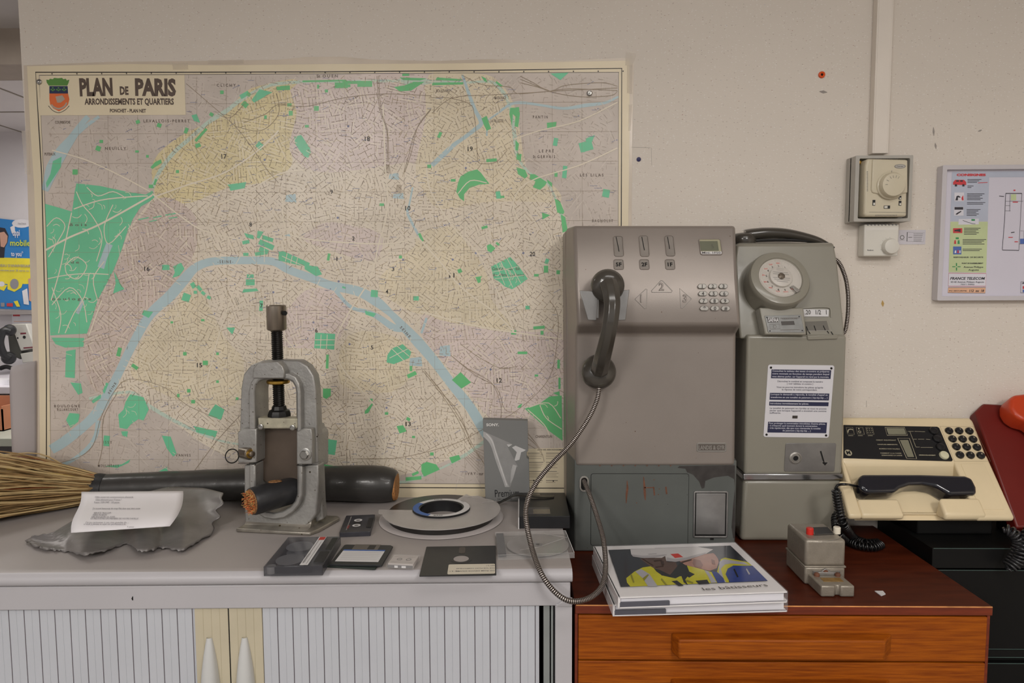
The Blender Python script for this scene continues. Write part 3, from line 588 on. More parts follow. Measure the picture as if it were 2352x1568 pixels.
# ------------------------------------------------------------------ furniture
m_cabw = MAT('white_lacquered_steel', (178, 175, 178), .42, var=.02, vs=5)
m_cabtop = MAT('grey_lacquered_top', (157, 150, 147), .45, var=.04, vs=4, bump=.0001, bs=900)
m_tamb = MAT('tambour_plastic', (187, 189, 195), .5, var=.02)
m_tambs = MAT('tambour_groove', (134, 128, 134), .6, var=.03)
m_yplas = MAT('yellowed_plastic', (190, 180, 156), .5, var=.04)
m_hand = MAT('pale_grey_plastic', (194, 194, 192), .4, var=.02)
CT = 1.02
CBX, CBY = .0838, -.446
CB = turn(CBX, CBY, 0, 1.6)
def cbp(x, y, z): return CB @ Vector((x, y, z))
CAB = thing('tambour_cabinet', 'long low white tambour door cabinet with a grey top, left of the wooden chest', 'cabinet', cbp(-.8, .2, 0))
XL = -1.55
def extr(prof, x0, x1, X, b, mi=0):      # (y, z) profile carried along x
    n = len(prof)
    vs = [(x0, p[0], p[1]) for p in prof] + [(x1, p[0], p[1]) for p in prof]
    return b.add(vs, [tuple(range(n)), tuple(range(n, 2 * n))[::-1]] + [(i, n + i, n + (i + 1) % n, (i + 1) % n) for i in range(n)], mi, X)
b = MB()
prof = [(.43, CT), (.022, CT), (.010, CT - .0015), (.003, CT - .006), (0, CT - .012), (.001, CT - .020), (.006, CT - .0245), (.43, CT - .0245)]
extr(prof[::-1], XL, 0, CB, b); b.build('cabinet_top', [m_cabtop, m_cabw], CAB, smooth=True, angle=50)
for p_ in bpy.data.objects['cabinet_top'].data.polygons:  # front lip recoloured lighter than the top: frontal light on it is painted in
    if p_.index not in (0, 1) and p_.center.y + WL['cabinet_top'].y < -.42 - abs(p_.center.x + WL['cabinet_top'].x - CBX) * .0279 and abs(p_.normal.z) < .97: p_.material_index = 1
b = MB(); b.box(XL, -.003, .008, .43, .9505, .9935, 0, CB); b.build('top_rail', m_cabw, CAB, bevel=.002)
b = MB(); RLF = CB @ frame((0, .0078, 0), (1, 0, 0), (0, 0, 1)); b.strip(HH([(305, 1369), (304, 1374), (305, 1378)], RLF), [.001, .003, .002], RLF, .0002); b.build('paint_chip_mark', m_dark, CAB)
b = MB(); b.box(-.030, 0, .006, .43, 0, .955, 0, CB); b.prism([(-.03, .0), (0, .0), (0, .017), (-.012, .014), (-.024, .006)], CB @ frame((0, .006, .9505), (1, 0, 0), (0, 0, 1)), -.001, .0015); b.build('side_panel', m_cabw, CAB, bevel=.002)
b = MB(); b.box(XL, -.03, .40, .43, 0, .95, 0, CB); b.box(XL, -.03, .03, .42, .0, .08, 0, CB); b.build('back_panel', m_dark, CAB)
b = MB(); b.box(-.0505, -.0395, .016, .03, .05, .9505, 0, CB); b.box(-.037, -.033, .016, .03, .05, .9505, 0, CB); b.build('guide_rail', MAT('grey_rail', (132, 136, 134), .5), CAB, bevel=.0008)
CBF = CB @ frame((0, .016, 0), (1, 0, 0), (0, 0, 1))
xm = H(529, 1500, CBF)[0]; xa = H(452, 1500, CBF)[0]; xb = H(605, 1500, CBF)[0]; xr = -.058
def tambour(name, x0, x1, ya):
    d = thing  # noqa
    b = MB(); x = x1 if ya == 1 else x0
    sl = .0272; xs = []
    k = 0; x = x0
    P0, P1 = [], []
    def col(x, y): P0.append(CB @ Vector((x, y, .10))); P1.append(CB @ Vector((x, y, .9505)))
    mids = []
    while x < x1:
        e = min(x + sl, x1)
        for (a, yy) in ((x, .0178), (x + .0009, .016), ((x + e) / 2 - .0004, .016), ((x + e) / 2, .0166), ((x + e) / 2 + .0004, .016), (e - .0009, .016)): col(a, yy); mids.append(a)
        x = e
    col(x1, .0178); mids.append(x1)
    b.grid([P0, P1], 0)
    for i in range(len(mids) - 1):
        m = (mids[i] + mids[i + 1]) / 2
        r = i % 6
        b.m[i] = 1 if r in (0, 5) else (2 if xa < m < xb else 0)
    b.build(name, [m_tamb, m_tambs, m_yplas], CAB, smooth=False, solid=.002)
    return bpy.data.objects[-1] if False else None
tambour('tambour_door', XL, xa, 0); tambour('tambour_door', xb, xr, 0)
for x0, x1, hx0, hx1 in ((xa, xm - .0012, 465, 507), (xm + .0012, xb, 549, 584)):
    b = MB(); P0 = []; P1 = []; n = 4
    b.box(x0, x1, .014, .018, .10, .9505, 0, CB)
    for k in range(1, 4): b.box(x0 + (x1 - x0) * k / 4 - .0004, x0 + (x1 - x0) * k / 4 + .0004, .0138, .0141, .10, .9505, 1, CB)
    st = b.build('closing_strip', [m_yplas, MAT('strip_groove', (176, 166, 140), .6)], CAB)
    xc = (H(hx0, 1560, CBF)[0] + H(hx1, 1560, CBF)[0]) / 2; zt = H(486, 1462, CBF)[1]
    b = MB(); rows = []
    for i in range(17):
        t = i / 16; z = zt - t * .24; w = .0165 * math.sin(PI * (.06 + .88 * t)) ** .75; dd = .022 * math.sin(PI * (.04 + .92 * t)) ** .8
        rows.append([CB @ Vector((xc + w * math.cos(a), .014 - dd * math.sin(a) ** .7, z)) for a in [PI * k / 12 for k in range(13)]])
    b.grid(rows, 0, False); b.build('handle', m_hand, st, angle=60)
b = MB(); b.box(xm - .0012, xm + .0012, .0155, .02, .1, .95, 0, CB); b.build('door_gap', m_dark, CAB)

m_wood = MAT('orange_oak', (160, 84, 14), .5, var=.2, vs=6, c2=(122, 56, 8), aniso=(2.4, 14, 44), vdet=7, bump=.0002, bs=60, spec=.22)
m_woodt = MAT('dark_red_varnish', (84, 34, 16), .5, var=.2, vs=5, c2=(62, 22, 9), aniso=(2, 12, 20), vdet=6, spec=.2)
m_woode = MAT('red_brown_edge', (118, 44, 14), .5, var=.2, vs=6, c2=(92, 32, 10), aniso=(2, 12, 26), vdet=6, coat=.2)
m_worn = MAT('worn_wood_edge', (206, 140, 84), .5, var=.2, vs=60)
HT = .949; HX0, HX1, HY = .0895, .831, -.431
CHE = thing('chest_of_drawers', 'orange wooden chest of drawers with a dark red varnished top, right of the white cabinet', 'chest of drawers', (.46, -.22, 0))
b = MB(); b.box(HX0, HX1, HY, -.012, HT - .0167, HT); b.f.pop(0) if False else None
o = b.build('chest_top', [m_woodt, m_woode], CHE, bevel=.0012)
for i in (2,): o.data.polygons[i].material_index = 1
b = MB(); b.box(HX0 + .002, HX1 - .001, HY - .0004, HY + .001, HT - .0016, HT + .0002); b.build('worn_edge', m_worn, CHE)
b = MB(); b.box(HX0, HX0 + .005, HY + .002, -.012, 0, HT - .0167); b.build('side_panel', m_woode, CHE)
b = MB(); b.box(HX1 - .008, HX1 - .003, HY + .002, -.012, 0, HT - .0167); b.build('side_panel', m_woode, CHE)
b = MB(); b.box(HX0 + .004, HX1 - .008, HY + .018, -.014, 0.02, HT - .0167); b.build('carcass', m_dark, CHE)
z1 = HT - .0197
for k in range(3):
    zt = z1 - k * .0857; zb = zt - .0829
    b = MB(); b.box(HX0 + .006, HX1 - .008, HY + .001, HY + .02, zb, zt); dr = b.build('drawer_front', m_wood, CHE, bevel=.0015)
    b = MB(); X = frame((0, 0, 0), (1, 0, 0), (0, 1, 0))
    p = [(.262, HY + .001), (.271, HY - .025), (.630, HY - .025), (.655, HY + .001)]
    b.prism(p, X, zt - .0675, zt - .031); b.build('handle', m_wood, dr, bevel=.003)
m_blk = MAT('black_painted_metal', (15, 15, 15), .5, var=.1, spec=.25)
m_blk2 = MAT('black_edge_line', (70, 88, 84), .4)
KT = .978; KX, KY = .842, -.23
BLC = thing('black_cabinet', 'black drawer cabinet behind the right end of the wooden chest', 'cabinet', (1.15, -.12, 0))
b = MB(); b.box(KX, 1.7, KY, -.01, KT - .0425, KT); b.build('cabinet_top', m_blk, BLC, bevel=.001)
b = MB(); b.box(KX, 1.7, KY + .012, -.01, 0, KT - .0425); b.build('carcass', m_blk, BLC)
b = MB(); b.box(KX + .002, 1.7, KY - .0005, KY + .0005, KT - .0010, KT + .0003); b.build('edge_line', m_blk2, BLC)
zt = KT - .046
for k in range(2):
    zb = zt - .170; b = MB(); b.box(KX + .001, 1.7, KY, KY + .014, zb, zt); dr = b.build('drawer_front', m_blk, BLC, bevel=.0008)
    b = MB()
    for z in (zt - .0006, zb + .0006): b.box(KX + .002, 1.7, KY - .0006, KY + .0004, z - .0006, z + .0006)
    b.box(KX + .002, 1.7, KY - .0006, KY + .0004, zb - .0178, zb - .0166)
    b.build('edge_line', m_blk2, dr)
    b = MB(); b.box(KX + .001, 1.7, KY, KY + .012, zb - .016, zb - .0015); b.build('drawer_rail', m_blk, BLC)
    zt = zb - .030
b = MB(); b.box(.855, 1.018, -.15, -.02, KT, 1.0305); o = b.build('black_box', m_blk, origin=(.94, -.1, KT), bevel=.003)
tag(o, 'flat black box under the cream pay phone, on the black cabinet', 'box')

# ------------------------------------------------------------------ things on the white cabinet
def qframe(bl, br, tl, z):
    o = T(*bl, z); a = T(*br, z); c = T(*tl, z)
    X = frame(o, a - o, c - o); return X, (a - o).length, (c - o).dot(X.col[1].xyz)
# thick cable with fanned wires
m_sheath = MAT('lead_sheath', (62, 60, 58), .38, .35, var=.2, vs=12, bump=.0006, bs=60, coat=.2, spots=[((120, 116, 110), 120, .05, .2)])
m_copper = MAT('cable_end_copper', (170, 116, 66), .7, var=.3, vs=200, bump=.002, bs=400)
CBL = thing('telephone_cable', 'thick dark lead sheathed cable along the wall with straw coloured wires fanned out left', 'cable', (-.65, -.06, CT))
b = MB()
cp = [(-1.005, -.075, CT + .036), (-.90, -.07, CT + .038), (-.75, -.065, CT + .041), (-.60, -.062, CT + .0435), (-.47, -.060, CT + .0440), (-.40, -.060, CT + .0440), (-.335, -.060, CT + .042), (-.303, -.060, CT + .038)]
P = smoothpath(cp, 5); n = len(P)
R = [.031 + .0115 * min(1, i / n * 1.35) for i in range(n)]
R[-1] = .033; R[-2] = .036; R[-3] = .038; R[-4] = .0395; R[-5] = .041
for i in range(6, 16): R[i] += .0006 * math.sin(i * 2)
b.tube(P, R, 28); b.build('sheath', m_sheath, CBL)
b = MB(); b.tube([P[-1] - Vector((.002, 0, 0)), P[-1] + Vector((.004, 0, .0))], [.0335, .0315], 28); b.build('cut_end', m_copper, CBL)
b = MB(); b.tube([P[0] - Vector((.006, 0, 0)), P[0] + Vector((.012, 0, 0)), P[0] + Vector((.03, 0, 0))], [.034, .0345, .032], 28); b.build('binding', MAT('black_wrap', (26, 25, 26), .5, bump=.0005, bs=200), CBL)
m_w1 = MAT('straw_paper_insulation', (184, 158, 112), .65, var=.15, vs=40); m_w2 = MAT('tan_paper_insulation', (152, 122, 80), .65, var=.2, vs=40)
m_w3 = MAT('yellow_thread', (206, 176, 40), .6); m_w4 = MAT('brown_paper_insulation', (126, 98, 60), .7, var=.2, vs=40); m_w5 = MAT('orange_thread', (186, 92, 50), .6)
b = MB(); rw = random.Random(11)
for i in range(520):
    a = rw.uniform(0, 2 * PI); q = math.sqrt(rw.random())
    s0 = Vector((-.985 + rw.uniform(-.01, .0), -.075 + q * .030 * math.cos(a), CT + .035 + q * .030 * math.sin(a)))
    a2 = a + rw.uniform(-.4, .4); q2 = min(1, q * rw.uniform(.8, 1.15))
    ez = CT + .074 + q2 * .070 * math.sin(a2); ey = -.190 + q2 * .130 * math.cos(a2)
    e = Vector((-1.36 + rw.uniform(-.03, .03), ey, max(ez, CT + .004)))
    def sprd(fx, fs): q_ = s0.lerp(e, fs); q_.x = s0.x + (e.x - s0.x) * fx; return q_
    mid = sprd(.40, .82) + Vector((0, rw.uniform(-.012, .012), rw.uniform(-.008, .010)))
    q1 = sprd(.18, .36) + Vector((0, rw.uniform(-.005, .005), rw.uniform(-.004, .006))); q3 = sprd(.70, 1.02) + Vector((0, rw.uniform(-.014, .014), rw.uniform(-.010, .010)))
    for v in (q1, mid, q3): v.z = max(v.z, CT + .004)
    yth = i % 17 == 0
    b.tube(smoothpath([s0, q1, mid, q3, e], 4), .0006 if yth else rw.uniform(.0013, .0023), 5, (2 if i % 34 else 4) if yth else rw.choice((0, 0, 1, 1, 3)), False)
o = b.build('fanned_wires', [m_w1, m_w2, m_w3, m_w4, m_w5], CBL, smooth=True, angle=80); o['kind'] = 'stuff'
# torn lead sheet
m_lead = MAT('grey_lead', (128, 124, 122), .42, .35, var=.12, vs=9, bump=.0006, bs=30, aniso=(1, 3, 1))
front = [(57, 1241), (85, 1254), (112, 1259), (140, 1262), (165, 1268), (200, 1271), (240, 1262), (290, 1248), (315, 1262), (345, 1262), (366, 1256), (385, 1256), (415, 1262), (450, 1244), (488, 1224)]
back = [(72, 1233), (90, 1229), (120, 1222), (150, 1205), (180, 1187), (215, 1168), (250, 1152), (290, 1140), (320, 1132), (350, 1126), (380, 1119), (402, 1117), (432, 1119), (470, 1121), (512, 1131)]
fr = sp2(front, 6); bk = sp2(back, 6); nr = 26; rr = random.Random(5)
rows = []
for j in range(nr + 1):
    t = j / nr; row = []
    for i in range(len(fr)):
        s = i / (len(fr) - 1)
        zf = CT + .0055 + .010 * abs(math.sin(s * 13)) * (1 - abs(2 * s - 1)) ; zb = CT + .012 + .042 * min(1, s * 1.6)
        px = fr[i][0] * (1 - t) + bk[i][0] * t; py = fr[i][1] * (1 - t) + bk[i][1] * t
        if j == 0: py += rr.uniform(-2.2, 2.2)
        if s > .93: px += math.sin(t * 19) * 8 * math.sin(PI * t) * (s - .93) / .07
        z = zf + (zb - zf) * (t ** 1.5) + .002 * math.sin(s * 22 + t * 5) + .0003 * rr.uniform(-1, 1)
        if s > .8: z += .010 * (s - .8) / .2 * math.sin(t * 2.5)
        row.append(T(px, py, z))
    rows.append(row)
b = MB(); b.grid(rows, 0, False); o = b.build('lead_sheet', m_lead, origin=T(290, 1200, CT), solid=.0032, angle=70)
tag(o, 'torn wavy sheet of grey lead lying on the white cabinet under a paper note', 'metal sheet')
# note on the sheet
m_pap = MAT('white_paper', (224, 220, 222), .7, var=.02)
pts = []
zs = lambda t: CT + .046 + .030 * t
def note_pt(s, t, up=0):
    A = (163 + 24 * t - 4 * math.sin(2 * PI * t), 1223 - 94 * t); B_ = (390 + 31 * t + 10 * math.sin(PI * t), 1208 - 81 * t)
    return T(A[0] + (B_[0] - A[0]) * s, A[1] + (B_[1] - A[1]) * s, zs(t) + .003 * math.sin(PI * s) + .003 * math.sin(2 * PI * t) + up)
rows = [[note_pt(i / 14, j / 12) for i in range(15)] for j in range(13)]
NOTE = thing('paper_note', 'white typed paper note lying on the grey lead sheet', 'paper', T(290, 1180, CT + .04))
b = MB(); b.grid(rows, 0, False); b.build('sheet', m_pap, NOTE, solid=.0006)
b = MB()
for s, x, y, w, h in (('Câble souterrain communications allemande', 218, 1143, 88, 4), ('câble allemand pour France ?', 219, 1149, 60, 4), ('France 1939-1945 - 100 paires', 216, 1155, 58, 4), ("J'ai trouvé beaucoup de coup filet dans quai dans soute", 212, 1169, 110, 4), ('SERVICE TELECOM', 215, 1179, 40, 3.5), ('PARIS MUSEUM', 213, 1183.5, 32, 3.5), ('DES BULLEURS du XXIE', 210, 1188, 54, 3.5), ('ET PEUT-ETRE UN MEMBRE DE VOTRE FAMILLE', 208, 1192, 110, 3.5), ("J'ai pu cartonner à ces mes gueules du ...", 196, 1201, 100, 4), ('si vous y pensez le sujet est permanent à la', 192, 1205, 96, 4), ('P.-amour', 292, 1211, 16, 3.5)):
    gv, gf = glyphs(s, 0, .2); gx0 = min(p[0] for p in gv); gx1 = max(p[0] for p in gv); k_ = w / (gx1 - gx0); out = []
    for p in gv:
        qx, qy = x + (p[0] - gx0) * k_, y - p[1] / .7 * h
        s_ = .3
        for _ in range(4):
            t_ = (1223 - 15 * s_ - qy) / (94 - 13 * s_); ax = 163 + 24 * t_ - 4 * math.sin(2 * PI * t_); bx = 390 + 31 * t_ + 10 * math.sin(PI * t_); s_ = (qx - ax) / (bx - ax)
        out.append(note_pt(s_, t_, .0011))
    b.add(out, gf, 0)
b.build('typed_text', MAT('typed_grey_ink', (120, 116, 124), .6), NOTE)

# ------------------------------------------------------------------ cable press
m_cast = MAT('cast_aluminium', (158, 156, 152), .42, .6, var=.14, vs=26, bump=.0006, bs=160, spots=[((92, 84, 74), 130, .16, .22), ((70, 62, 52), 60, .12, .12)])
m_rub = MAT('oily_cast_base', (150, 144, 134), .38, .65, var=.25, vs=30, bump=.0005, bs=140, spots=[((80, 68, 52), 90, .2, .25)])
m_spin = MAT('blackened_steel', (42, 40, 38), .35, .7, var=.2, vs=80)
m_cap = MAT('turned_steel', (140, 130, 118), .32, .9, var=.2, vs=40, aniso=(1, 1, .1))
m_brass = MAT('brass', (176, 140, 66), .35, .9, var=.15, vs=60)
m_blade = MAT('oiled_brown_steel', (92, 80, 70), .4, .4, var=.2, vs=14, spots=[((120, 108, 96), 40, .2, .2)])
m_bar = MAT('worn_cream_bar', (172, 166, 146), .5, .3, var=.2, vs=60, spots=[((80, 74, 62), 120, .2, .3)])
pl = T(542, 1222, CT); pr = T(712, 1231, CT)
ang = math.degrees(math.atan2(pr.y - pl.y, pr.x - pl.x))
PB = turn(pl.x, pl.y, CT, ang)
PRS = thing('cable_press', 'grey cast metal screw press with a tall threaded spindle, clamping a cable stub', 'press', PB @ Vector((.08, .05, 0)))
def PF(d): return frame(PB @ Vector((0, d, 0)), PB.col[0].xyz, (0, 0, 1))      # upright plane at depth d, normal to the front
F0, F1 = PF(.012), PF(.030)
def outl(F, pts): return HH(pts, F)
b = MB(); bw = (pr - pl).length
b.prism([(0, 0), (bw, 0), (bw + .010, .02), (bw + .024, .095), (bw + .015, .105), (.03, .105), (.004, .04)], PB, 0, .008)
b.build('base_plate', m_rub, PRS, bevel=.0025)
def holed(b, outer, inner, X, h0, h1, mi=0):   # both outlines share point count
    n = len(outer)
    vs = [(p[0], p[1], h) for h in (h0, h1) for q in (outer, inner) for p in q]
    O0, I0, O1, I1 = 0, n, 2 * n, 3 * n; fs = []
    for i in range(n):
        j = (i + 1) % n
        fs += [(O1 + i, O1 + j, I1 + j, I1 + i), (O0 + j, O0 + i, I0 + i, I0 + j), (O0 + i, O0 + j, O1 + j, O1 + i), (I0 + j, I0 + i, I1 + i, I1 + j)]
    return b.add(vs, fs, mi, X)
def open_u(b, outer, inner, X, h0, h1, mi=0):  # open band (arch) with closed ends
    n = len(outer)
    vs = [(p[0], p[1], h) for h in (h0, h1) for q in (outer, inner) for p in q]
    O0, I0, O1, I1 = 0, n, 2 * n, 3 * n; fs = []
    for i in range(n - 1):
        j = i + 1
        fs += [(O1 + i, O1 + j, I1 + j, I1 + i), (O0 + j, O0 + i, I0 + i, I0 + j), (O0 + i, O0 + j, O1 + j, O1 + i), (I0 + j, I0 + i, I1 + i, I1 + j)]
    fs += [(O0, O1, I1, I0), (O0 + n - 1, I0 + n - 1, I1 + n - 1, O1 + n - 1)]
    return b.add(vs, fs, mi, X)
# upper yoke, an I-section arch: inner rib in front and behind, web between
ribO = [(572, 1062), (571, 985), (570, 900), (575, 878), (586, 862), (605, 857), (636, 856), (664, 857), (678, 864), (687, 880), (690, 900), (691, 985), (692, 1062)]
ribI = [(586, 1062), (585, 985), (584, 900), (586, 886), (594, 874), (608, 871), (636, 870), (660, 871), (672, 876), (679, 888), (681, 900), (682, 985), (684, 1062)]
webO = [(552, 1062), (553, 985), (556, 890), (562, 858), (578, 838), (604, 828), (640, 826), (688, 827), (708, 840), (722, 862), (727, 895), (730, 985), (732, 1062)]
b = MB()
z0, z1 = -.060, 0.0
open_u(b, outl(F0, ribO)[::-1], outl(F0, ribI)[::-1], F0, z0, z1)
open_u(b, outl(F1, webO)[::-1], outl(F1, ribI)[::-1], F1, -.024, .004)
# rim of the outer flange
rimI = [(562, 985), (561, 985), (564, 895), (569, 866), (583, 846), (606, 836), (640, 834), (684, 835), (702, 847), (714, 867), (719, 897), (722, 985), (722, 985)]
b.build('upper_yoke', m_cast, PRS, bevel=.003)
b = MB(); o_ = outl(F0, [(583, 868), (585, 845), (596, 832), (640, 829), (652, 840), (656, 852), (655, 868)])
b.prism(o_, F0, -.05, .006); b.build('spindle_boss', m_cast, PRS, bevel=.002)
for q, dz in (([(548, 1062), (547, 992), (556, 984), (590, 984), (590, 1062)], 0), ([(682, 1066), (682, 990), (700, 982), (716, 984), (718, 1000), (718, 1066)], .0), ([(552, 1066), (551, 985), (560, 975), (736, 975), (740, 985), (740, 1066)], -.03)):
    if dz: continue
    b = MB(); b.prism(outl(F0, q), F0, -.062, .002); b.build('hinge_lug', m_cast, PRS, bevel=.0022)
b = MB(); b.prism(outl(PF(.05), [(716, 1070), (716, 990), (734, 984), (741, 994), (741, 1070)]), PF(.05), -.03, .02); b.build('side_lug', m_cast, PRS, bevel=.002)
# lower casting
b = MB()
lO = [(572, 1066), (572, 1110), (573, 1140), (576, 1160), (588, 1178), (606, 1190), (628, 1194), (652, 1190), (674, 1176), (688, 1158), (694, 1136), (694, 1110), (694, 1066)]
lI = [(586, 1066), (586, 1110), (586, 1136), (589, 1152), (598, 1166), (612, 1175), (630, 1178), (648, 1175), (666, 1164), (678, 1150), (684, 1132), (684, 1110), (684, 1066)]
open_u(b, outl(F0, lO), outl(F0, lI), F0, -.060, .0)
lW = [(563, 1066), (563, 1110), (563, 1150), (564, 1180), (565, 1204), (590, 1206), (628, 1208), (665, 1210), (700, 1212), (716, 1196), (728, 1180), (733, 1110), (733, 1066)]
open_u(b, outl(F1, lW), outl(F1, lI), F1, -.024, .004)
b.prism(outl(PF(.06), [(726, 1070), (741, 1070), (744, 1150), (748, 1188), (730, 1196)]), PF(.06), -.012, .012)
b.build('lower_casting', m_cast, PRS, bevel=.003)
# foot fillet between casting and base
b = MB(); pr_ = [(.012, .008), (.022, .0095), (.028, .016), (.030, .028), (.040, .028), (.040, .008)]
n = len(pr_); x0_, x1_ = H(566, 1200, F1)[0], H(716, 1200, F1)[0]
b.add([(x0_, p[0], p[1]) for p in pr_] + [(x1_, p[0], p[1]) for p in pr_], [tuple(range(n))[::-1], tuple(range(n, 2 * n))] + [(i, (i + 1) % n, n + (i + 1) % n, n + i) for i in range(n)], 0, PB)
b.build('foot_fillet', m_rub, PRS, bevel=.001)
b = MB()
blade = outl(PF(.045), [(590, 985), (684, 985), (684, 1120), (680, 1152), (668, 1140), (592, 1095)])
b.prism(blade, PF(.045), -.010, 0); b.build('blade', m_blade, PRS, bevel=.001)
b = MB(); b.prism(outl(F0, [(590, 960), (683, 962), (683, 984), (591, 985)]), F0, -.030, -.004); cb = b.build('cross_bar', m_bar, PRS, bevel=.0015)
for x, y in ((598, 980), (671, 982)):
    u, v = H(x, y, F0); X = F0 @ Matrix.Translation((u, v, -.004)); b = MB(); b.lathe([(.0055, 0), (.0055, .004), (.004, .0046), (.0038, .0046), (.0034, .003), (.0001, .003)], X, 18); b.build('cap_screw', m_steel, cb)
# spindle with a real thread
axx = H(637, 800, PF(.040)); AX = PB @ Vector((axx[0], .040, 0))
def zpx(py): return (PB @ Vector((0, 0, 0))).z * 0 + W(637, py, AX.y).z
zt_, zb_ = zpx(752), zpx(940)
b = MB(); path = []; rad = []
N_ = int((zt_ - zb_) / .0042); k = 10
vs = []; fs = []; seg = 20; turns = N_; rows_ = []
tot = turns * 4
for i in range(tot + 1):
    row = []
    for a in range(seg + 1):
        ph = (i / 4 - a / seg) % 1
        r = .0098 + .0027 * (1 - abs(2 * ph - 1))
        z = zb_ + (zt_ - zb_) * i / tot
        t = 2 * PI * a / seg; row.append(Vector((AX.x + r * math.cos(t), AX.y + r * math.sin(t), z)))
    rows_.append(row)
b.grid(rows_, 0, False); b.build('threaded_spindle', m_spin, PRS, angle=80)
b = MB(); X = frame((AX.x, AX.y, zpx(757)), (1, 0, 0), (0, 1, 0)); h = zpx(700) - zpx(757)
b.lathe([(.0102, -.004), (.0185, 0), (.0195, .0015), (.0195, h - .002), (.018, h), (.0001, h + .0002)], X, 36); cp_ = b.build('spindle_head', m_cap, PRS)
b = MB(); q = W(655, 719, AX.y - .013); b.lathe([(.0048, 0), (.0048, .004)], frame(q + Vector((-.003, .003, 0)), (.75, .66, 0), (0, 0, 1)), 18); b.build('cross_hole', m_dark, cp_)
b = MB(); b.lathe([(.0215, 0), (.023, .002), (.023, .006), (.0215, .007)], frame((AX.x, AX.y, zpx(880)), (1, 0, 0), (0, 1, 0)), 32); b.build('brass_collar', m_brass, PRS)
b = MB(); X = frame((AX.x, AX.y, zpx(962)), (1, 0, 0), (0, 1, 0)); h = zpx(936) - zpx(962)
b.lathe([(.0235, 0), (.0235, h * .45), (.021, h * .75), (.016, h * .85), (.014, h + .004)], X, 10); b.build('spindle_nut', MAT('black_nut', (34, 33, 32), .4, .5), PRS, angle=25)
# hinge pin with its ring, bolt opposite
u, v = H(566, 1040, F0); X = F0 @ Matrix.Translation((u, v, .0))
X2 = frame(X.col[3].xyz, Vector((.55, .84, 0)), (0, 0, 1))
b = MB(); b.lathe([(.0125, -.012), (.0125, .012), (.011, .013), (.006, .013), (.006, .020), (.0045, .021)], X2, 26); hp = b.build('hinge_pin', m_cap, PRS)
b = MB(); b.lathe([(.0095, .0128), (.0088, .0142)], X2, 26); b.build('brass_face', m_brass, hp)
b = MB(); c0 = W(533, 1047, X2.col[3].xyz.y - .018); b.tube([c0 + Vector((.0135 * math.cos(t), .003 * math.sin(t), .0135 * math.sin(t))) for t in [2 * PI * i / 28 for i in range(29)]], .0012, 8)
b.build('split_ring', m_spin, hp)
u, v = H(703, 1042, F0); X = F0 @ Matrix.Translation((u, v, .002))
b = MB(); b.lathe([(.0125, 0), (.0125, .0022), (.0105, .0028)], X, 26); b.lathe([(.009, .0028), (.009, .008), (.0078, .009)], X, 6); b.build('hex_bolt', m_steel, PRS, angle=25)
b = MB(); b.strip(outl(F0, [(548, 1063), (572, 1064), (590, 1065)]), .0012, F0, .0026); b.strip(outl(F0, [(682, 1067), (700, 1069), (718, 1066)]), .0018, F0, .0026); b.build('joint_line', m_dark, PRS)
# cable stub clamped in the press
m_cop = MAT('cut_copper_strands', (178, 132, 84), .6, .1, var=.5, vs=260, c2=(96, 58, 34), bump=.002, bs=500)
m_cop2 = MAT('orange_wire', (204, 112, 62), .6, var=.1); m_cop3 = MAT('straw_wire', (196, 160, 96), .6, var=.1)
B0 = PB @ Vector((H(600, 1152, F0)[0], -.026, 0)); B0.z = W(604, 1152, B0.y).z
B1 = PB @ Vector((H(650, 1140, F0)[0] + .005, .052, 0)); B1.z = B0.z + .004
STB = thing('cable_stub', 'short cut stub of black cable with orange copper wires, clamped in the press', 'cable', B0.lerp(B1, .5))
dr_ = (B1 - B0).normalized()
b = MB(); b.tube([B0, B0 + dr_ * .004, B0.lerp(B1, .5), B1], [.0268, .0285, .0285, .028], 36, 0, True, .98, 1.0); b.build('sheath', MAT('black_sheath', (46, 46, 48), .4, .2, var=.15, vs=40, bump=.0004, bs=90), STB)
b = MB(); b.tube([B0 - dr_ * .0022, B0 + dr_ * .001], [.0242, .0256], 32); b.build('cut_face', m_cop, STB)
b = MB(); s1 = dr_.cross(Vector((0, 0, 1))).normalized(); s2 = s1.cross(dr_); rq = random.Random(4)
for i in range(260):
    a = rq.uniform(0, 2 * PI); r = .0235 * math.sqrt(rq.random()); c0 = B0 - dr_ * .002 + s1 * r * math.cos(a) + s2 * r * math.sin(a)
    e = c0 - dr_ * rq.uniform(.001, .006) + Vector((rq.uniform(-.005, .005), rq.uniform(-.003, .003), rq.uniform(-.005, .005)))
    b.tube([c0, e], .0006, 4, rq.choice((0, 0, 1, 2)))
b.build('wire_ends', [m_cop2, m_cop3, m_cop], STB)['kind'] = 'stuff'
nh = B0.lerp(B1, .55) + Vector((0, 0, .0275)); b = MB(); b.lathe([(.010, 0), (.009, .0016), (.004, .0005)], frame(nh, (1, .3, 0), (-.3, 1, 0)), 14, 0, True, 1.4, .8); b.build('sheath_hole', m_cop, STB)

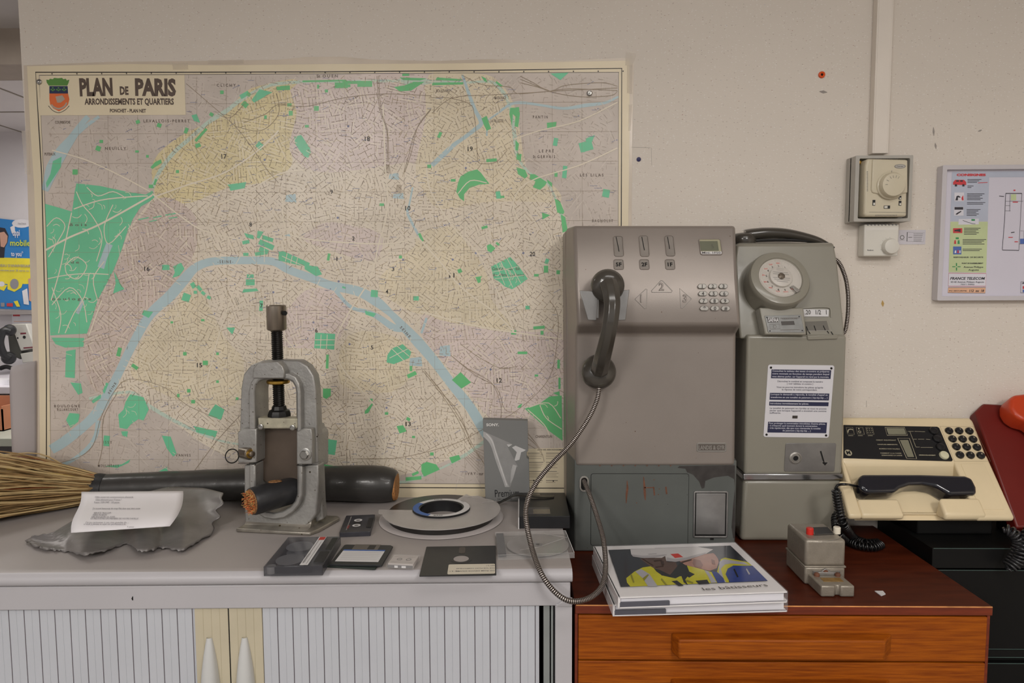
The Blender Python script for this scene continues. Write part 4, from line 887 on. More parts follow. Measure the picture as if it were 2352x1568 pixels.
# ------------------------------------------------------------------ recording media on the cabinet
m_smoke = MAT('smoked_clear_plastic', (78, 78, 84), .18, var=.05, alpha=.38, coat=.5)
m_bplas = MAT('black_plastic', (32, 32, 34), .38, var=.1, vs=60)
m_dplas = MAT('dark_grey_plastic', (52, 52, 58), .35, var=.15, vs=60, coat=.3)
m_clear = MAT('clear_plastic', (218, 216, 214), .10, var=0, alpha=.10, coat=.6)
m_lab = MAT('white_label', (206, 204, 204), .5, var=.03)
m_labc = MAT('cream_label', (206, 198, 180), .5, var=.03)
m_gry = MAT('mid_grey_print', (120, 118, 118), .5)
m_red = MAT('red_print', (178, 60, 50), .5); m_blue = MAT('blue_print', (58, 96, 164), .5); m_metal = MAT('brushed_shutter', (120, 116, 112), .35, .7, var=.1)
def slab(name, label, cat, bl, br, tl, h, zb=CT, group=None):
    X, w, d = qframe(bl, br, tl, zb + h)
    r = thing(name, label, cat, X @ Vector((w / 2, d / 2, -h)), group)
    return X, w, d, r
# compact cassette
X, w, d, r = slab('audio_cassette', 'small black compact audio cassette between the press and the clear tape reel', 'cassette', (779, 1223), (851, 1220), (803, 1183), .010)
b = MB(); b.rprism(0, w, 0, d, .003, X, -.0098, 0); b.build('shell', m_dplas, r, bevel=.0008)
b = MB()
for v in (.36, .66): b.ring(w * .48, d * v, .0045, .0085, X, .0006, 0, 18); b.disc(w * .48, d * v, .0045, X, .0005, 1)
b.build('hub', [m_lab, m_gry], r)
b = MB(); b.rect(w * .36, w * .60, d * .46, d * .56, X, .0006, 0); b.rect(w * .18, w * .22, d * .1, d * .9, X, .0006, 1); b.rect(w * .82, w * .98, d * .22, d * .78, X, .0008, 0)
b.text('MAXELL', X, w * .26, d * .3, .006, .0007, 2, 'c', 0, None, 0, PI / 2)
b.build('window_print', [m_bplas, m_gry, m_red], r)
# large transparent video cassette
X, w, d, r = slab('video_cassette', 'large smoked clear tape cassette with white reels and a grey label strip, front left', 'cassette', (605, 1301), (741, 1299), (659, 1233), .0175)
b = MB(); b.box(0, w, 0, d, -.0172, -.0155, 0, X); b.box(.001, w - .001, .001, d - .001, -.0016, 0, 0, X); b.box(0, .0016, 0, d, -.0172, 0, 0, X); b.box(w - .0016, w, 0, d, -.0172, 0, 0, X); b.box(0, w, d - .0016, d, -.0172, 0, 0, X); b.box(0, w, 0, .0012, -.0172, 0, 0, X)
b.build('shell', m_smoke, r, bevel=.0006)
for u, v in ((.34, .26), (.34, .70)):
    b = MB(); b.lathe([(.024, -.0150), (.024, -.013), (.010, -.013), (.010, -.003), (.0245, -.003), (.0245, -.0022)], X @ Matrix.Translation((w * u, d * v, 0)), 32); b.build('reel', MAT('white_reel', (190, 190, 194), .5), r)
b = MB(); b.lathe([(.008, -.0150), (.008, -.003)], X @ Matrix.Translation((w * .10, .010, 0)), 20); b.build('guide_roller', m_lab, r)
b = MB(); b.box(w * .12, w * .8, .006, .0066, -.015, -.004, 0, X); b.build('magnetic_tape', m_bplas, r)
b = MB(); b.rect(w * .60, w * .74, d * .02, d * .98, X, .0006, 0)
b.strip([(w * .635, d * .08), (w * .635, d * .9)], .0012, X, .0008, 1); b.strip([(w * .70, d * .06), (w * .70, d * .8)], .0008, X, .0008, 1); b.rect(w * .62, w * .73, d * .86, d * .97, X, .0009, 2)
b.text('HD 90 METAL', X, w * .66, d * .10, .007, .0009, 1, 'l', 0, None, 0, PI / 2); b.build('label_strip', [m_lab, m_gry, m_red], r)
b = MB(); b.rprism(w * .80, w * .97, d * .1, d * .46, .002, X, -.0005, .0006); b.rprism(w * .86, w * .97, d * .52, d * .94, .002, X, -.0005, .0006); b.build('tape_door', m_bplas, r, bevel=.0004)
# two floppies
m_f1 = MAT('black_floppy', (38, 40, 42), .42, var=.06); m_f2 = MAT('dark_green_floppy', (34, 42, 38), .42, var=.06)
X, w, d, r = slab('floppy_disk', 'dark floppy disk peeking out underneath the labelled floppy disk', 'floppy disk', (750, 1299), (862, 1305), (790, 1258), .0033, CT, )
b = MB(); b.rprism(0, w, 0, d, .003, X, -.0031, 0); b.build('case', m_f2, r, bevel=.0005)
b = MB(); b.box(w * .3, w * .75, d - .028, d + .0005, -.0033, .0004, 0, X); b.build('shutter', m_metal, r)
X, w, d, r = slab('floppy_disk', 'black floppy disk with a white and blue label, lying on another floppy disk', 'floppy disk', (756, 1295), (877, 1297), (803, 1250), .0068, CT)
b = MB(); b.prism([(0, 0), (w, 0), (w, d - .006), (w - .006, d), (0.003, d), (0, d - .003)], X, -.0032, 0); b.build('case', m_f1, r, bevel=.0005)
b = MB(); b.rect(w * .07, w * .90, d * .12, d * .66, X, .0005, 0); b.rect(w * .07, w * .90, d * .66, d * .72, X, .0005, 1)
for i in range(5): b.strip([(w * .12, d * (.22 + .09 * i)), (w * .85, d * (.22 + .09 * i))], .0005, X, .0007, 2)
b.build('label', [m_lab, m_blue, m_gry], r)
b = MB(); b.box(w * .22, w * .74, d - .027, d + .0004, -.0034, .0006, 0, X); b.box(w * .52, w * .66, d - .024, d - .004, .0004, .0009, 1, X); b.build('shutter', [m_metal, m_bplas], r, bevel=.0003)
# mini cassette
X, w, d, r = slab('mini_cassette', 'tiny mini cassette in a clear case between the floppy disks', 'cassette', (886, 1293), (952, 1296), (896, 1271), .0105)
b = MB(); b.rprism(0, w, 0, d, .002, X, -.0103, 0); b.build('clear_case', m_clear, r, bevel=.0008)
b = MB(); b.rprism(.003, w - .003, .002, d - .003, .0015, X, -.009, -.0008); b.build('cassette', MAT('pale_cassette', (186, 178, 174), .5, var=.05), r, bevel=.0005)
b = MB(); b.ring(w * .36, d * .5, .0035, .005, X, -.0004, 0, 16); b.ring(w * .68, d * .5, .0035, .005, X, -.0004, 0, 16)
b.strip([(w * .12, d * .75), (w * .9, d * .75)], .0006, X, -.0004, 0); b.strip([(w * .12, d * .2), (w * .9, d * .2)], .0006, X, -.0004, 0)
FX = frame(X @ Vector((0, -.0003, -.0103)), X.col[0].xyz, X.col[2].xyz)
b.rect(w * .06, w * .94, .003, .0078, FX, 0, 0); b.rect(w * .3, w * .42, .003, .007, FX, .0002, 1); b.rect(w * .55, w * .7, .003, .007, FX, .0002, 1)
b.build('case_print', [m_gry, m_lab], r)
# 5.25 inch floppy
X, w, d, r = slab('floppy_disk', 'large square black flexible floppy disk with a cream label at its front right', 'floppy disk', (963, 1322), (1140, 1319), (978, 1255), .0018)
b = MB(); b.rprism(0, w, 0, d, .0015, X, -.0016, 0); b.build('sleeve', m_bplas, r)
b = MB(); cu, cv = w * .52, d * .53
b.ring(cu, cv, .014, .020, X, .0003, 1, 32); b.disc(cu, cv, .0140, X, .0004, 0, 32); b.rprism(cu - .006, cu + .006, d * .72, d * .96, .0058, X, .0001, .0004, 2)
b.build('hub_hole', [m_cabtop, m_bplas, MAT('magnetic_brown', (58, 50, 46), .3)], r)
b = MB(); b.rprism(w * .36, w * .985, d * .03, d * .34, .003, X, .0001, .0006, 0)
for i, (s, yy) in enumerate((('CD ROM DEVICE DRIVER', .09), ('FOR THE PC/AT COMPATIBLES', .17), ('REV 2.1', .25))):
    b.text(s, X, w * (.40 + .58) , d * yy + .005, .0062 if i == 0 else .005, .0009, 1, 'l', .01, None, 0, PI)
b.text('Ver 2.1', X, w * .52, d * .09 + .005, .0062, .0009, 1, 'l', .01, None, 0, PI)
b.build('label', [m_labc, m_gry], r)
# CD in its case
X, w, d, r = slab('compact_disc_case', 'clear compact disc case holding a disc, at the right end of the white cabinet', 'disc case', (1143, 1275), (1320, 1270), (1137, 1222), .0095)
b = MB(); b.box(0, w, 0, d, -.0093, -.0080, 0, X); b.box(0, w, 0, d, -.0011, 0, 0, X); b.box(0, w, 0, .001, -.0093, 0, 0, X); b.box(w - .001, w, 0, d, -.0093, 0, 0, X); b.box(0, w, d - .001, d, -.0093, 0, 0, X); b.box(0, .001, 0, d, -.0093, 0, 0, X)
b.build('clear_case', m_clear, r, bevel=.0003)
b = MB(); b.box(.002, w * .115, .012, d - .002, -.0078, -.0014, 0, X); b.build('spine', m_dplas, r)
b = MB(); e_ = (d * .47) / (w * .42)
b.lathe([(.0075, -.006), (w * .42, -.006), (w * .42, -.0048), (.0075, -.0048)], X @ Matrix.Translation((w * .56, d * .5, 0)), 40, 0, False, 1, e_); dsc = b.build('disc', MAT('silver_disc', (178, 172, 170), .25, .45, var=.12, vs=20, alpha=.8), r)
b = MB(); b.ring(w * .56, d * .5, .004, .009, X, -.0044, 0, 20); b.build('disc_hub', m_gry, r)
b = MB(); b.strip([(w * .30, d * .18), (w * .55, d * .28), (w * .92, d * .62)], .0012, X, .0005, 0); b.strip([(w * .68, d * .86), (w * .98, d * .66)], .0012, X, .0005, 0)  # white strips paint the glints on the clear case
b.strip([(0, .0006), (w, .0006)], .0012, X, .0005, 0); b.strip([(w - .0006, 0), (w - .0006, d)], .0012, X, .0005, 0); b.strip([(0, d - .0006), (w, d - .0006)], .001, X, .0005, 0)
b.build('painted_edge_glint', m_lab, r)
# tape reel
RC = T(1010, 1198, CT); RC = Vector((-.1815, -1.62 + 1.447, CT)); m_flg = MAT('clear_reel_flange', (196, 190, 186), .22, var=.06, vs=14, alpha=.62, coat=.4)
RL = thing('tape_reel', 'large open tape reel with clear cracked flanges, half filled with dark tape', 'tape reel', RC)
RX = frame(RC, (1, 0, 0), (0, 1, 0))
b = MB(); b.lathe([(.05, .001), (.131, .001), (.134, .0022), (.131, .0034), (.05, .0034)], RX, 72, 0, False); b.build('lower_flange', MAT('white_clear_flange', (216, 208, 206), .2, var=.04, vs=14, alpha=.7, coat=.4), RL)
b = MB(); b.lathe([(.062, .0035), (.114, .0035), (.114, .0172), (.062, .0172)], RX, 72, 0, False); b.build('tape_pack', MAT('brown_black_tape', (38, 35, 33), .3, var=.1), RL)
b = MB(); b.lathe([(.046, .0), (.046, .022), (.048, .0235), (.060, .0235), (.062, .022), (.062, .0035)], RX, 60, 0, False); b.build('hub', MAT('black_hub', (30, 30, 32), .35), RL)
b = MB()
def rsec(a0, a1, r0, r1, off, mi, n=24):
    P = [(r1 * math.cos(math.radians(a0 + (a1 - a0) * i / n)), r1 * math.sin(math.radians(a0 + (a1 - a0) * i / n))) for i in range(n + 1)]
    Q = [(r0 * math.cos(math.radians(a0 + (a1 - a0) * i / n)), r0 * math.sin(math.radians(a0 + (a1 - a0) * i / n))) for i in range(n + 1)]
    b.add([(p[0], p[1], off) for p in P + Q], [(n + 1 + i, i, i + 1, n + 2 + i) for i in range(n)], mi, RX)
rsec(0, 359.9, .049, .0615, .0240, 0, 60); rsec(150, 250, .049, .0615, .0243, 1)
b.text('BASF', RX, 0, -.058, .009, .0244, 2, 'c', .02); b.text('NCR', RX, -.012, .0505, .009, .0244, 2, 'c', .02, None, 0, 0.2); b.text('TRUE', RX, .040, .041, .006, .0244, 2, 'c', 0, None, 0, -.8)
b.build('hub_label', [m_lab, m_blue, m_gry], RL)
# cracked upper flange: from the left tip round the front to the back right
b = MB(); top = []; bot = []; n = 80
angs = [186 + (428 - 186) * i / n for i in range(n + 1)]
def rad(i):
    t = i / n; r = .128 + .0005 * math.sin(i * 2.3) * (t < .2) + .0003 * math.sin(i * 1.1)
    if t > .80: r -= .016 * (t - .80) / .20 * (1 + .4 * math.sin(i))
    if t < .04: r = .134
    return r
for z_, o in ((.0185, bot), (.0200, top)):
    P = [(rad(i) * math.cos(math.radians(a)), rad(i) * math.sin(math.radians(a)), z_ + .003 * max(0, 1 - i / n * 6)) for i, a in enumerate(angs)]
    Q = [(.0625 * math.cos(math.radians(a)), .0625 * math.sin(math.radians(a)), z_) for a in angs]
    o += P + Q
m_ = n + 1
vs = bot + top; fs = []
for i in range(n): fs += [(2 * m_ + m_ + i, 2 * m_ + i, 2 * m_ + i + 1, 2 * m_ + m_ + i + 1), (i, m_ + i, m_ + i + 1, i + 1), (i, i + 1, 2 * m_ + i + 1, 2 * m_ + i)]
b.add(vs, fs, 0, RX); b.strip([(.045, .085), (.075, .098)], .0016, RX, .0206, 1); b.strip([(.085, .045), (.118, .055)], .0016, RX, .0206, 1); b.build('upper_flange', [m_flg, m_lab], RL)
# cardboard tape sleeve
SY = -.055; SX = upright(SY)
SV = thing('tape_sleeve', 'grey cardboard video tape sleeve standing upright against the city plan', 'tape sleeve', W(1163, 1150, SY))
q = HH([(1109, 963), (1212, 966), (1213, 1035), (1210, 1038), (1210, 1051), (1215, 1055), (1217, 1143), (1115, 1152)], SX)
zb_ = CT; q = [(x, max(z, CT + .0004)) for x, z in q]; q[-1] = (q[-1][0], CT + .0004); q[-2] = (q[-2][0], CT + .0004)
m_slv = MAT('grey_card', (120, 120, 118), .55, var=.04, vs=8)
b = MB(); b.prism(q, SX, -.025, 0); b.build('card_box', m_slv, SV, bevel=.0008)
m_v1 = MAT('silver_print', (168, 166, 164), .45, var=.12, vs=30); m_v2 = MAT('light_silver_print', (196, 194, 192), .45, var=.08, vs=30); m_v3 = MAT('mid_silver_print', (140, 139, 137), .5, var=.08, vs=40); m_ps = MAT('sleeve_white_print', (222, 220, 216), .5)
b = MB()
b.poly(HH([(1111, 990), (1126, 997), (1176, 1019), (1166, 1026), (1164, 1022), (1190, 1072), (1186, 1071), (1180, 1095), (1172, 1118), (1160, 1118), (1150, 1090), (1140, 1055), (1133, 1020), (1124, 1003)], SX), SX, .0004, 2)
b.poly(HH(sp2([(1110, 990), (1122, 997), (1132, 1010), (1140, 1035), (1152, 1070), (1162, 1100), (1170, 1118)], 4) + sp2([(1160, 1118), (1152, 1094), (1140, 1062), (1130, 1030), (1122, 1014), (1110, 1002)], 4), SX), SX, .0007, 0)
b.strip(HH(sp2([(1117, 996), (1130, 1012), (1140, 1042), (1152, 1078), (1164, 1114)], 4), SX), .0025, SX, .0009, 1)
b.poly(HH([(1164, 1020), (1177, 1020), (1168, 1026)], SX), SX, .0009, 1)
b.poly(HH([(1176, 1027), (1184, 1023), (1208, 1033), (1203, 1036), (1197, 1038), (1193, 1055), (1184, 1058), (1182, 1055), (1187, 1038)], SX), SX, .0007, 1)
b.poly(HH([(1178, 1066), (1187, 1069), (1178, 1100), (1172, 1110), (1174, 1080)], SX), SX, .0009, 0)
b.textpx('SONY.', SX, H(1117, 978, SX), H(1146, 978, SX), .0062, 3, .0009, .03)
b.build('sleeve_art', [m_v1, m_v2, m_v3, m_ps], SV)
b = MB(); b.textpx('Premium', SX, H(1137, 1141, SX), H(1193, 1139, SX), .0175, 0, .0006, 0); b.textpx('Video tape cassette', SX, H(1142, 1147, SX), H(1176, 1146, SX), .003, 0, .0006, 0)
b.build('lettering', m_bplas, SV)
# black cassette with its pulled tape
X, w, d, r = slab('video_cassette', 'black video cassette with windows, lying between the grey sleeve and the steel pay phone', 'cassette', (1193, 1185), (1309, 1185), (1180, 1131), .0265)
w = min(w, (.0995 - X.col[3].x)); 
b = MB(); b.rprism(0, w, 0, d, .0015, X, -.0262, 0); b.build('shell', m_bplas, r, bevel=.0006)
b = MB(); b.rprism(w * .12, w * .62, d * .06, d * .34, .001, X, -.0003, .0005, 0); b.rprism(w * .28, w * .62, d * .08, d * .26, .001, X, .0004, .0008, 1); b.rprism(w * .12, w * .45, d * .72, d * .95, .001, X, .0, .0005, 1)
b.build('window', [m_dplas, MAT('cassette_window', (86, 80, 70), .25, coat=.4)], r)
b = MB(); b.box(-.0025, -.0004, -.004, d * .8, -.026, -.002, 0, X); b.build('white_insert', m_lab, r)
b = MB(); A = [T(1120, 1162, CT + .004), T(1140, 1159, CT + .006), T(1163, 1149, CT + .016), T(1182, 1140, CT + .031), T(1210, 1141, CT + .0315), T(1250, 1144, CT + .029), T(1272, 1143, CT + .028)]
A = smoothpath(A, 6); n = len(A); b.grid([[p + Vector((0, 0, 0)) for p in A], [p + Vector((.002, .020 * (.3 + .7 * min(1, i / n * 2)), .004 * (1 - i / n))) for i, p in enumerate(A)]], 0, False)
b.build('loose_tape', MAT('glossy_tape', (40, 37, 34), .25, var=.1), r, solid=.0003)

# ------------------------------------------------------------------ steel coin pay phone
m_stl = MAT('grey_beige_painted_steel', (146, 137, 130), .38, .35, var=.06, vs=7, bump=.0001, bs=700, spots=[((92, 62, 48), 46, .05, .22), ((110, 98, 88), 90, .06, .08)])
m_stld = MAT('dark_grey_base_paint', (92, 95, 92), .45, .15, var=.10, vs=9, spots=[((60, 56, 52), 70, .06, .15), ((130, 132, 128), 90, .035, .10)])
m_plate = MAT('scratched_steel_plate', (150, 148, 146), .34, .75, var=.16, vs=24, bump=.0002, bs=60)
m_hs = MAT('brown_grey_handset', (66, 62, 56), .22, 0, var=.05, coat=.5)
m_slp = MAT('warm_steel_plate', (152, 145, 138), .38, .45, var=.08, vs=40)
m_key = MAT('chrome_key', (158, 154, 148), .42, .6, var=.06)
m_eng = MAT('engraved_line', (92, 84, 78), .5)
m_rust = MAT('rust_streak', (104, 66, 48), .7, var=.3, vs=120)
PY = -.183
def bezel(b, u0, u1, v0, v1, r, w, X, h0, h1, mi=0, n=4):
    return holed(b, rrect(u0 - w, u1 + w, v0 - w, v1 + w, r + w, n), rrect(u0, u1, v0, v1, r, n), X, h0, h1, mi)
PAY = thing('pay_phone', 'tall grey steel coin pay phone with a hanging dark handset and metal keypad', 'pay phone', (W(1500, 1276, PY).x, -.10, HT))
prof = [(518, -.158, 1317, 1689), (636, -.218, 1321, 1694), (738, -.226, 1326, 1701), (748, -.224, 1326, 1701), (766, -.186, 1322, 1691), (1070, PY, 1322, 1688)]
pts = [(W(xl, py, Y), W(xr_, py, Y)) for py, Y, xl, xr_ in prof]
ztop = pts[0][0].z
def body(b, pts, yb, ext, mi=0):     # pts: [(left, right)...] from top to bottom; sides run back to y=yb, widening by ext
    n = len(pts); vs = []
    for l, r in pts: vs += [l, r, Vector((r.x + ext, yb, r.z)), Vector((l.x - ext, yb, l.z))]
    fs = [(0, 3, 2, 1), tuple(4 * (n - 1) + k for k in (0, 1, 2, 3))]
    for i in range(n - 1):
        a, c = 4 * i, 4 * i + 4
        for k in range(4): fs.append((a + k, a + (k + 1) % 4, c + (k + 1) % 4, c + k))
    return b.add(vs, [f[::-1] for f in fs], mi)
b = MB(); body(b, pts, -.096, .013); HOU = b.build('front_cover', m_stl, PAY, bevel=.007, seg=4)
zb = pts[-1][0].z
b = MB(); q = [(Vector((p[0].x - .0135, -.094, z)), Vector((p[1].x + .003, -.094, z))) for p, z in ((pts[0], ztop - .004), (pts[-1], HT))]
body(b, q, -.012, .001); b.build('back_box', m_stl, PAY, bevel=.006, seg=3)
b = MB(); l, r = W(1319, 1276, PY + .003), W(1688, 1260, PY + .003)
body(b, [(Vector((l.x, PY + .003, zb + .012)), Vector((r.x, PY + .003, zb + .012))), (Vector((l.x, PY + .003, HT + .0002)), Vector((r.x, PY + .003, HT + .0002)))], -.096, .012); BAS = b.build('lower_box', m_stld, PAY, bevel=.003)
LF = upright(PY + .003); CF_ = upright(PY)
# door of the cash box, coin return, grommet
u0, v1 = H(1358, 1088, LF); u1, v0 = H(1579, 1252, LF)
b = MB(); b.rprism(u0, u1, v0, v1, .004, LF, -.002, .0012, 0); bezel(b, u0, u1, v0, v1, .004, .0010, LF, 0, .0004, 1); dr = b.build('cash_door', [m_stld, m_dark], BAS, bevel=.0005)
b = MB()
for pts_, w in (([(1440, 1103), (1441, 1120), (1439, 1135), (1438, 1155)], .0045), ([(1478, 1094), (1480, 1118), (1481, 1135), (1482, 1148)], .005), ([(1480, 1119), (1500, 1119)], .0022), ([(1501, 1117), (1503, 1137)], .003), ([(1529, 1117), (1531, 1134)], .0034)):
    b.strip(HH(pts_, LF), [w * .3] + [w] * (len(pts_) - 2) + [w * .3] if len(pts_) > 2 else w, LF, .0015)
for x, y in ((1462, 1154), (1512, 1135), (1514, 1122), (1502, 1101)): b.disc(*H(x, y, LF), .0012, LF, .0015, 0, 8)
b.build('rust_marks', m_rust, dr)
m_bare = MAT('bare_worn_metal', (62, 58, 56), .5, .2, var=.2, vs=60)
b = MB(); b.poly(HH([(1560, 1070), (1688, 1068), (1688, 1120), (1686, 1100), (1672, 1092), (1640, 1096), (1620, 1104), (1618, 1120), (1612, 1122), (1606, 1106), (1592, 1090), (1578, 1084), (1574, 1076), (1556, 1074)], LF), LF, .0003)
b.poly(HH([(1688, 1120), (1684, 1160), (1680, 1210), (1684, 1235), (1688, 1235)], LF), LF, .0003); b.build('worn_paint', m_bare, BAS)
u0, v1 = H(1594, 1128, LF); u1, v0 = H(1669, 1233, LF)
b = MB(); bezel(b, u0 + .0025, u1 - .0025, v0 + .0025, v1 - .0025, .001, .0035, LF, 0, .003); cr = b.build('coin_return', m_plate, BAS, bevel=.0006)
b = MB(); b.rprism(u0 + .0045, u1 - .0045, v0 + .0065, v1 - .004, .001, LF, .0003, .0022, 0); b.rect(u0 + .0025, u1 - .0025, v0 + .0025, v1 - .0025, LF, .0005, 1); b.rprism(u0 + .036, u0 + .044, v0 - .0065, v0 - .002, .001, LF, 0, .001, 1); b.build('flap', [m_plate, m_dark], cr, bevel=.0006)
u0, v1 = H(1333, 1094, LF); u1, v0 = H(1350, 1126, LF)
b = MB(); bezel(b, u0 + .0015, u1 - .0015, v0 + .0015, v1 - .0015, (u1 - u0) / 2 - .0016, .0035, LF, 0, .004); b.rprism(u0, u1, v0, v1, (u1 - u0) / 2 - .0002, LF, 0, .0008, 1); b.build('cord_grommet', [m_key, m_dark], BAS, bevel=.0006)
# badge
u0, v1 = H(1600, 1016, CF_); u1, v0 = H(1668, 1037, CF_)
b = MB(); b.rprism(u0, u1, v0, v1, .004, CF_, 0, .0016, 0); bezel(b, u0 + .0018, u1 - .0018, v0 + .0018, v1 - .0018, .003, .0012, CF_, .0014, .0024, 0); b.rect(u0 + .003, u1 - .003, v0 + .003, v1 - .003, CF_, .0018, 1)
b.text('LANDIS & GYR', CF_, (u0 + u1) / 2, v0 + .0052, .0125, .0021, 0, 'c', .02, u1 - u0 - .008); b.build('badge', [m_key, m_eng], HOU, bevel=.0003)
b = MB(); a = HH([(1450, 840), (1463, 840), (1464, 890), (1451, 891)], CF_); b.poly(a, CF_, .0004); b.build('tape_residue', MAT('pale_tape_residue', (156, 148, 136), .3), HOU)
b = MB()
for i, (x, y) in enumerate(((1478, 815), (1541, 828), (1402, 876), (1634, 916), (1634, 936), (1634, 954), (1674, 877), (1602, 883), (1358, 996), (1610, 947), (1611, 931), (1590, 990))): b.disc(*H(x, y, CF_), .0011 + .0005 * (i % 3), CF_, .0003, 0, 7)
for x in range(1378, 1560, 27): b.disc(*H(x, 1069, CF_), .0016, CF_, .0003, 0, 7)
b.build('rust_spots', m_rust, HOU)
b = MB(); b.strip(HH([(1325, 760), (1690, 756)], CF_), .001, CF_, .0003)
# top panel
c0 = pts[1][0]; c1 = pts[1][1]; t0 = pts[0][0]
FU = frame(Vector((c0.x, c0.y, c0.z)), (1, 0, 0), (0, t0.y - c0.y, t0.z - c0.z)); FK = frame(pts[2][0], (1, 0, 0), (0, c0.y - pts[2][0].y, c0.z - pts[2][0].z))
for (x0, x1, y0, y1, s, sl) in ((1409, 1432, 543, 588, '5F', (1415, 544, 1422, 578)), (1468, 1491, 542, 588, '2F', (1474, 544, 1480, 575)), (1527, 1550, 542, 587, '1F', (1533, 544, 1538, 572))):
    u0, v1 = H(x0, y0, FU); u1, v0 = H(x1, y1, FU)
    b = MB(); bezel(b, u0, u1, v0, v1, .004, .0014, FU, -.0005, .0016, 0); b.rprism(u0, u1, v0, v1, .004, FU, -.0005, .0003, 1)
    b.strip([H(sl[0], sl[1], FU), H(sl[2], sl[3], FU)], .0016, FU, .0006, 2); slt = b.build('coin_slot', [m_stl, m_slp, m_dark], HOU, bevel=.0004)
    a0, b1 = H(x0 + 1, 597, FU); a1, b0 = H(x1, 618, FU)
    b = MB(); bezel(b, a0, a1, b0, b1, .003, .0012, FU, -.0005, .0016, 0); b.rprism(a0, a1, b0, b1, .003, FU, -.0005, .0004, 1); b.text(s, FU, (a0 + a1) / 2, (b0 + b1) / 2 - .0042, .0125, .0008, 2, 'c', .03); b.build('value_plate', [m_stl, m_slp, m_dark], HOU, bevel=.0003)
u0, v1 = H(1606, 550, FU); u1, v0 = H(1658, 584, FU)
b = MB(); bezel(b, u0, u1, v0, v1, .003, .0016, FU, -.0005, .0016, 0); b.rect(u0, u1, v0, v1, FU, .0003, 1); lw = b.build('display_window', [m_stl, MAT('aged_bezel', (164, 160, 134), .4)], HOU, bevel=.0004)
b = MB(); u2, v3 = H(1607, 554, FU); u3, v2 = H(1651, 576, FU); b.rect(u2, u3, v2, v3, FU, .0006, 0); b.text('5', FU, u3 - .012, v2 + .006, .014, .0008, 1, 'c'); b.build('lcd', [MAT('lcd_glass', (112, 114, 98), .15), MAT('lcd_digit', (92, 94, 84), .3)], lw)
b = MB(); b.rect(u0, u1, v0 + .0002, v0 + .0068, FU, .0007, 0); b.text('Mini. 1F50', FU, (u0 + u1) / 2, v0 + .0014, .0068, .0009, 1, 'c', .01, (u1 - u0) * .88); b.build('price_label', [m_lab, m_ink], lw)
for tri, s, c in (([(1458, 687), (1484, 663), (1486, 665), (1484, 708), (1481, 709)], '1', (1472, 686)), ([(1496, 668), (1518, 644), (1522, 645), (1544, 668), (1542, 671), (1497, 671)], '2', (1519, 659)), ([(1561, 662), (1588, 686), (1567, 708), (1564, 708)], '3', (1573, 686))):
    q = HH(tri, FK); b = MB(); b.strip(q, .0011, FK, .0004, 0, True); cu = sum(p[0] for p in q) / len(q); cv = sum(p[1] for p in q) / len(q)
    b.strip([(cu + (p[0] - cu) * .955, cv + (p[1] - cv) * .955) for p in q], .0006, FK, .0005, 1, True)
    u, v = H(*c, FK); b.text(s, FK, u, v - .0068, .0215, .0004, 0, 'c', .035); b.text(s, FK, u + .0004, v - .0068, .0215, .0007, 2, 'c', -.005); b.build('engraved_arrow', [m_eng, m_key, m_stl], HOU)
keys = ['1', '2', '3', '4', '5', '6', '7', '8', '9', '*', '0', '#']
kc = [(1611.7, 657.5), (1636, 657.5), (1660.3, 657.5), (1613.3, 674.3), (1638, 674.3), (1662.2, 674.3), (1615.3, 691.2), (1640, 691.2), (1664, 691.2), (1616.8, 708.2), (1641, 708.2), (1665.7, 708.2)]
for s, (x, y) in zip(keys, kc):
    u, v = H(x, y, FK); X = FK @ Matrix.Translation((u, v, 0))
    b = MB(); b.prism([(-.0095, 0), (-.0068, -.0046), (.0052, -.0050), (.0082, -.003), (.0092, .0003), (.0070, .0042), (.004, .0050), (-.0058, .0050)], X, 0, .0042, 0); kk = b.build('key', m_key, HOU, bevel=.0011, seg=3)
    b = MB(); b.text(s, X, 0, -.0034 if s != '*' else -.0062, .0098 if s != '*' else .014, .0044, 0, 'c', .03); b.build('key_legend', m_ink, kk)
# cradle plates
HP = upright(-.262)
for q in ([(1331, 667), (1366, 669), (1374, 676), (1370, 736), (1350, 735)], [(1446, 665), (1437, 735), (1420, 736), (1418, 676), (1430, 667)]):
    b = MB(); o2 = HH(q, HP); b.prism(o2, HP, -.002, .0005)
    cx = sum(p[0] for p in o2) / 5
    inn_ = [p for p in o2 if abs(p[0] - HH([(1396, 700)], HP)[0][0]) < .032]
    b.box(min(p[0] for p in inn_) - .002, max(p[0] for p in inn_) + .002, -.262, -.215, HP.col[3].z + min(p[1] for p in o2) + .004, HP.col[3].z + max(p[1] for p in o2) - .006)
    b.build('cradle_plate', m_plate, PAY, bevel=.0015)
# handset
def handset_cup(b, c, ax, r, h, up=(0, 0, 1), n=40):
    X = frame(c, Vector(ax).cross(Vector(up)) * -1 if False else Vector(up).cross(Vector(ax)), up) if False else frame_n(c, ax, up)
    b.lathe([(r * .5, -h), (r * .86, -h), (r * .93, -h * .86), (r, -h * .35), (r, -h * .05), (r * .96, h * .22), (r * .84, h * .5), (r * .62, h * .75), (r * .3, h * .9), (.0005, h * .93)], X, n)
def frame_n(c, n, up):
    n = Vector(n).normalized(); u = Vector(up).cross(n).normalized(); v = n.cross(u); m = Matrix.Identity(4)
    for i in range(3): m[i][0] = u[i]; m[i][1] = v[i]; m[i][2] = n[i]; m[i][3] = c[i]
    return m
m_hsr = MAT('handset_highlight_ring', (70, 66, 60), .3)
e0 = W(1396, 657, -.262); e1 = W(1375, 853, -.212)
b = MB(); handset_cup(b, e0, (0, -1, -.12), .0335, .020)
handset_cup(b, e1, (0, -1, .25), .0365, .021)
